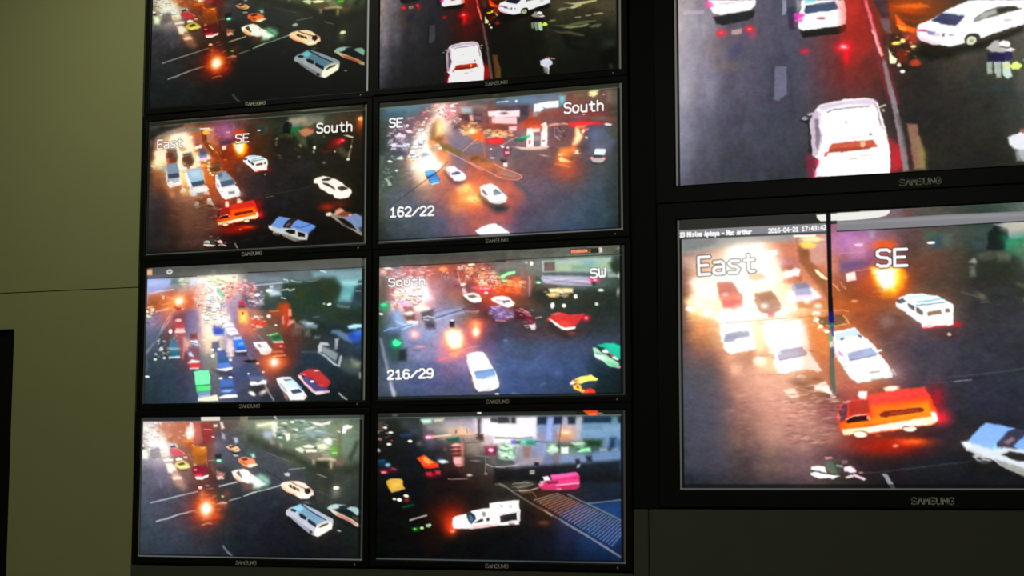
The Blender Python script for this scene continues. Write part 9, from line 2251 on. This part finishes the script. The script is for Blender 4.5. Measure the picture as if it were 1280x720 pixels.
def logo_mesh(width, height, stroke):
    """raised brand lettering made of thin bars"""
    bm = bmesh.new(); txt = 'SAMSUNG'; L = width / len(txt)
    for i, ch in enumerate(txt):
        sts = GLYPH[ch][:1] if ch == 'A' else GLYPH[ch]
        for st in sts:
            P = [Vector((-width / 2 + (i + .08 + .84 * st[k]) * L, 0, (st[k + 1] - .5) * height)) for k in range(0, len(st), 2)]
            for a, c in zip(P, P[1:]):
                d = (c - a); n = d.length
                if n < 1e-6: continue
                d /= n; s = Vector((-d.z, 0, d.x)) * stroke / 2; e = d * stroke * .3
                q = [a - e - s, c + e - s, c + e + s, a - e + s]
                f = [bm.verts.new(p + Vector((0, -.0008, 0))) for p in q]; g = [bm.verts.new(p + Vector((0, .0004, 0))) for p in q]
                bm.faces.new(f); bm.faces.new(g[::-1])
                for k in range(4): bm.faces.new((f[k], g[k], g[(k + 1) % 4], f[(k + 1) % 4]))
    return bm_mesh(bm, 'brand_logo')


def screen_mesh(w, h, xs, ys, img):
    nx, ny = len(xs), len(ys)
    X, Z = np.meshgrid((xs / 1024 - .5) * w, (.5 - ys / 576) * h)
    co = np.zeros((nx * ny, 3), np.float32); co[:, 0] = X.ravel(); co[:, 2] = Z.ravel()
    i, j = np.meshgrid(np.arange(nx - 1), np.arange(ny - 1)); a = (j * nx + i).ravel()
    F = np.stack([a, a + nx, a + nx + 1, a + 1], 1).astype(np.int32)   # faces the room (-y)
    me = bpy.data.meshes.new('screen')
    me.vertices.add(len(co)); me.vertices.foreach_set('co', co.ravel())
    me.loops.add(F.size); me.loops.foreach_set('vertex_index', F.ravel())
    me.polygons.add(len(F)); me.polygons.foreach_set('loop_start', np.arange(0, F.size, 4, dtype=np.int32))
    at = me.attributes.new('picture', 'FLOAT_COLOR', 'POINT')
    lin = np.where(img <= .04045, img / 12.92, ((img + .055) / 1.055) ** 2.4).reshape(-1, 3)
    at.data.foreach_set('color', np.concatenate([lin, np.ones((len(lin), 1))], 1).astype(np.float32).ravel())
    me.update(calc_edges=True)
    return me


def monitor(key, feed, label, group, aff=(1, 0, 1, 0), tone=((1., 1., 1.), (1, 1, 1)), lines=('', '', '')):
    cx, cz, roll, w, h = POSE[key]
    big = key[0] == 'C'
    root = bpy.data.objects.new('large_wall_monitor' if big else 'wall_monitor', None); COL.objects.link(root)
    root.location = (cx, 0, Z0 + cz); root.rotation_euler = (0, -roll, 0)
    root['label'] = label; root['category'] = 'monitor'; root['group'] = group
    l, r, t, b = (.079, .079, .0662, .0662) if big else (.0280, .0280, .0280, .0280)
    # casing: stepped housing behind the front frame
    c = boxes('casing', [(-w / 2 - l + .001, .004, -h / 2 - b + .001, w / 2 + r - .001, .050, h / 2 + t - .001),
                         (-w / 2 + .08, .045, -h / 2 + .07, w / 2 - .08, .085, h / 2 - .07)], M['casing'], root, .002)
    link('bezel', bezel_mesh(w, h, l, r, t, b), M['bezel'], root)
    xs, ys, img = paint(key, feed, aff, tone, lines, 772 if big else 0, 1.25 if big else 2.6)
    link('screen', screen_mesh(w, h, xs, ys, img), M['screen'], root)
    lg = link('brand_logo', logo_mesh(.150, .0215, .0052) if big else logo_mesh(.096, .0135, .0032), M['logo'], root)
    lg.location = (LOGO.get(key, -.002), -.0064, -h / 2 - (.040 if big else .0175))
    lg['label'] = 'silver brand lettering'
    bm = bmesh.new(); bmesh.ops.create_uvsphere(bm, u_segments=12, v_segments=8, radius=.004)
    for v in bm.verts: v.co.y *= .4
    e = link('power_light', bm_mesh(bm, 'power_light'), M['led'], root); e.location = (w / 2 - .03, -.0064, -h / 2 - b * .58)
    return root


LOGO = dict(A1=-.001, B1=-.001, C1=.006, C2=.016)
GAIN.update({hash_seed('A3'): 1.14, hash_seed('B3'): 1.20, hash_seed('B2'): 1.10, hash_seed('A4'): 1.10, hash_seed('C2'): 1.14, hash_seed('B4'): 1.08})
GLARE.update({hash_seed('C1'): .16, hash_seed('B1'): .12, hash_seed('C2'): .55, hash_seed('A2'): .35, hash_seed('B4'): .25})
GS, GL = 'small wall monitors in two columns', 'large wall monitors at the right'
G1 = '6c6e62'
monitor('A1', 'crossing', 'small black monitor, topmost of the left column, with a red glow and silver van', GS, (1, 0, .955, 43), ((1.58, 1.60, 1.78), (.96, .98, .92)), ('', '9aa093', ''))
monitor('A2', 'junction', 'small black monitor captioned East, SE and South, with red van and white saloon', GS, (1, 0, 1, 0), ((1.22, 1.30, 1.42), (1., .98, .95)), ('20231f', '62645a', '4c4e48'))
monitor('A3', 'gridlock', 'small black monitor showing jammed avenue with dark trees and a bright green truck', GS, lines=('303634', '62665a', ''))
monitor('A4', 'crossing', 'small black monitor, lowest of the left column, with a red glow and silver van', GS, lines=('3c403c', '404440', '66686a'))
monitor('B1', 'avenue', 'small black monitor, topmost of the second column, white estate car', GS, tone=((1.75, 1.75, 1.95), (.93, .93, .93)), lines=('', '6a685c', ''))
monitor('B2', 'station', 'small black monitor captioned 162/22, SE and South, with petrol station and orange road', GS, lines=('', '5c6056', '686c68'))
monitor('B3', 'tricycles', 'small black monitor captioned 216/29 and SW, with white van on a bluish wet junction', GS, lines=('', '30342f', '262b28'))
monitor('B4', 'nightcorner', 'small black monitor, lowest of the second column, white pickup and pink van', GS, lines=('', '3c3636', '4c5256'))
monitor('C1', 'avenue', 'large black monitor, upper of the two, white estate car and saloon seen from above', GL, lines=('706f68', '', ''))
monitor('C2', 'junction', 'large black monitor, lower of the two, orange van and glaring headlights captioned East and SE', GL, lines=('565850', '', '606260'))

# ---------------------------------------------------------------- the room
XL, XR, YB, H = -2.6, 7.2, -8.6, 4.25
T = .088
def zz(v): return Z0 + v
struct(boxes('wall_back', [(XL, T, 0, XR, T + .15, H)], M['slab']))
# painted boards beside the monitors: two courses with a thin open joint, cut out for the doorway
ej, xd0, xd1, zd = -.0345, -1.62, -.648, zz(-.869)
zj = zz(-.7105)
def board(bm, outline, y0, y1):
    f = [bm.verts.new((x, y0, z)) for x, z in outline]; g = [bm.verts.new((x, y1, z)) for x, z in outline]
    bm.faces.new(f); bm.faces.new(g[::-1])
    for k in range(len(f)): bm.faces.new((f[k], g[k], g[(k + 1) % len(f)], f[(k + 1) % len(f)]))
bm = bmesh.new()
board(bm, [(XL, zj + .0018), (ej, zj + .0018), (ej, H), (XL, H)], 0, T)
board(bm, [(XL, 0), (xd0, 0), (xd0, zd), (xd1, zd), (xd1, 0), (ej - .001, 0), (ej - .001, zj - .0018), (XL, zj - .0018)], .0015, T)
bmesh.ops.recalc_face_normals(bm, faces=bm.faces)
struct(link('wall_beside_monitors', bm_mesh(bm, 'wall'), M['olive']))
struct(boxes('wall_above_monitors', [(ej + .001, 0, zz(.70), 2.127, T, H), (2.127, 0, zz(.70), XR, T, H)], M['olive'], bev=.0012))
struct(boxes('wall_below_monitors', [(ej, -.004, 0, 2.126, T, zz(-1.872)), (2.1285, -.004, 0, 2.187, T, zz(-1.634))], [M['strip']], bev=.0025))
o = struct(boxes('wall_below_large_monitors', [(2.1895, -.006, 0, XR, T, zz(-1.634))], M['dark'], bev=.0025))
bpy.data.objects['wall_below_monitors'].data.materials[0] = M['dark']
struct(boxes('trim_1', [(2.1275, .001, zz(-1.632), 2.2275, T, zz(.695))], M['black'], bev=.002))
struct(boxes('trim_2', [(4.24, .001, zz(-1.632), XR, T, zz(.695))], M['black'], bev=.002))
# doorway with a black leaf
d = struct(boxes('door_1', [(xd0 + .012, .020, .008, xd1 - .006, .062, zd - .006)], M['door'], bev=.003))
hd = boxes('door_handle', [(xd0 + .07, -.012, 1.0, xd0 + .085, .012, 1.015), (xd0 + .07, -.018, 1.0, xd0 + .20, -.006, 1.015), (xd0 + .055, .010, .93, xd0 + .10, .021, 1.09)], M['steel'], d, .003)
struct(boxes('trim_3', [(xd0, .0, 0, xd0 + .010, T, zd), (xd1 - .004, .003, 0, xd1 - .0005, T, zd), (xd0, .003, zd - .004, xd1, T, zd - .0005)], M['door']))
struct(boxes('floor', [(XL - .15, YB - .15, -.15, XR + .15, T + .15, 0)], M['floor']))
struct(boxes('ceiling', [(XL - .15, YB - .15, H, XR + .15, T + .15, H + .15)], M['ceil']))
struct(boxes('wall_left', [(XL - .15, YB, 0, XL, T + .15, H)], M['olive']))
struct(boxes('wall_right', [(XR, YB, 0, XR + .15, T + .15, H)], M['olive']))
struct(boxes('wall_rear', [(XL - .15, YB - .15, 0, XR + .15, YB, H)], M['olive']))


def ceiling_light(x, y, label, power):
    r = bpy.data.objects.new('ceiling_light', None); COL.objects.link(r); r.location = (x, y, H)
    r['label'] = label; r['category'] = 'ceiling light'; r['group'] = 'ceiling light panels'
    s = .3
    boxes('frame', [(-s, -s, -.03, s, -s + .02, 0), (-s, s - .02, -.03, s, s, 0), (-s, -s + .02, -.03, -s + .02, s - .02, 0), (s - .02, -s + .02, -.03, s, s - .02, 0)], M['frame'], r)
    boxes('diffuser', [(-s + .02, -s + .02, -.022, s - .02, s - .02, -.012)], M['diffuser'], r)
    L = bpy.data.lights.new('panel_lamp', 'AREA'); L.shape = 'SQUARE'; L.size = .54; L.energy = power; L.color = (1., .97, .86)
    o = bpy.data.objects.new('panel_lamp', L); COL.objects.link(o); o.location = (x, y, H - .035)


ceiling_light(.15, -1.25, 'square ceiling light panel close to the video wall', 11)
ceiling_light(2.2, -5.2, 'added fill light panel, unseen, farther from the video wall', 40)  # unseen panel added as room fill to lift the lower walls

w = bpy.data.worlds.new('room_air'); SC.world = w; w.use_nodes = True
w.node_tree.nodes['Background'].inputs[0].default_value = (0, 0, 0, 1)

# ---------------------------------------------------------------- camera
CAM = dict(f=2119.55, pitch=0.11554, yaw=-0.33869, roll=-0.00062, x=3.8307, y=-6.2028, z=-1.5431)
cam = bpy.data.cameras.new('camera'); co = bpy.data.objects.new('camera', cam); COL.objects.link(co)
cam.sensor_width = 36; cam.lens = CAM['f'] * 36 / 1280; cam.clip_start = .05
cp, sp, cy, sy = math.cos(CAM['pitch']), math.sin(CAM['pitch']), math.cos(CAM['yaw']), math.sin(CAM['yaw'])
fw = Vector((sy * cp, cy * cp, sp)); rt = Vector((cy, -sy, 0)); up = rt.cross(fw)
cr, sr = math.cos(CAM['roll']), math.sin(CAM['roll'])
r2 = cr * rt + sr * up; u2 = -sr * rt + cr * up
co.matrix_world = Matrix(((r2.x, u2.x, -fw.x, CAM['x']), (r2.y, u2.y, -fw.y, CAM['y']), (r2.z, u2.z, -fw.z, Z0 + CAM['z']), (0, 0, 0, 1)))
SC.camera = co
vs = SC.view_settings; vs.view_transform = 'Standard'; vs.look = 'None'; vs.exposure = 0; vs.gamma = 1; vs.use_curve_mapping = False
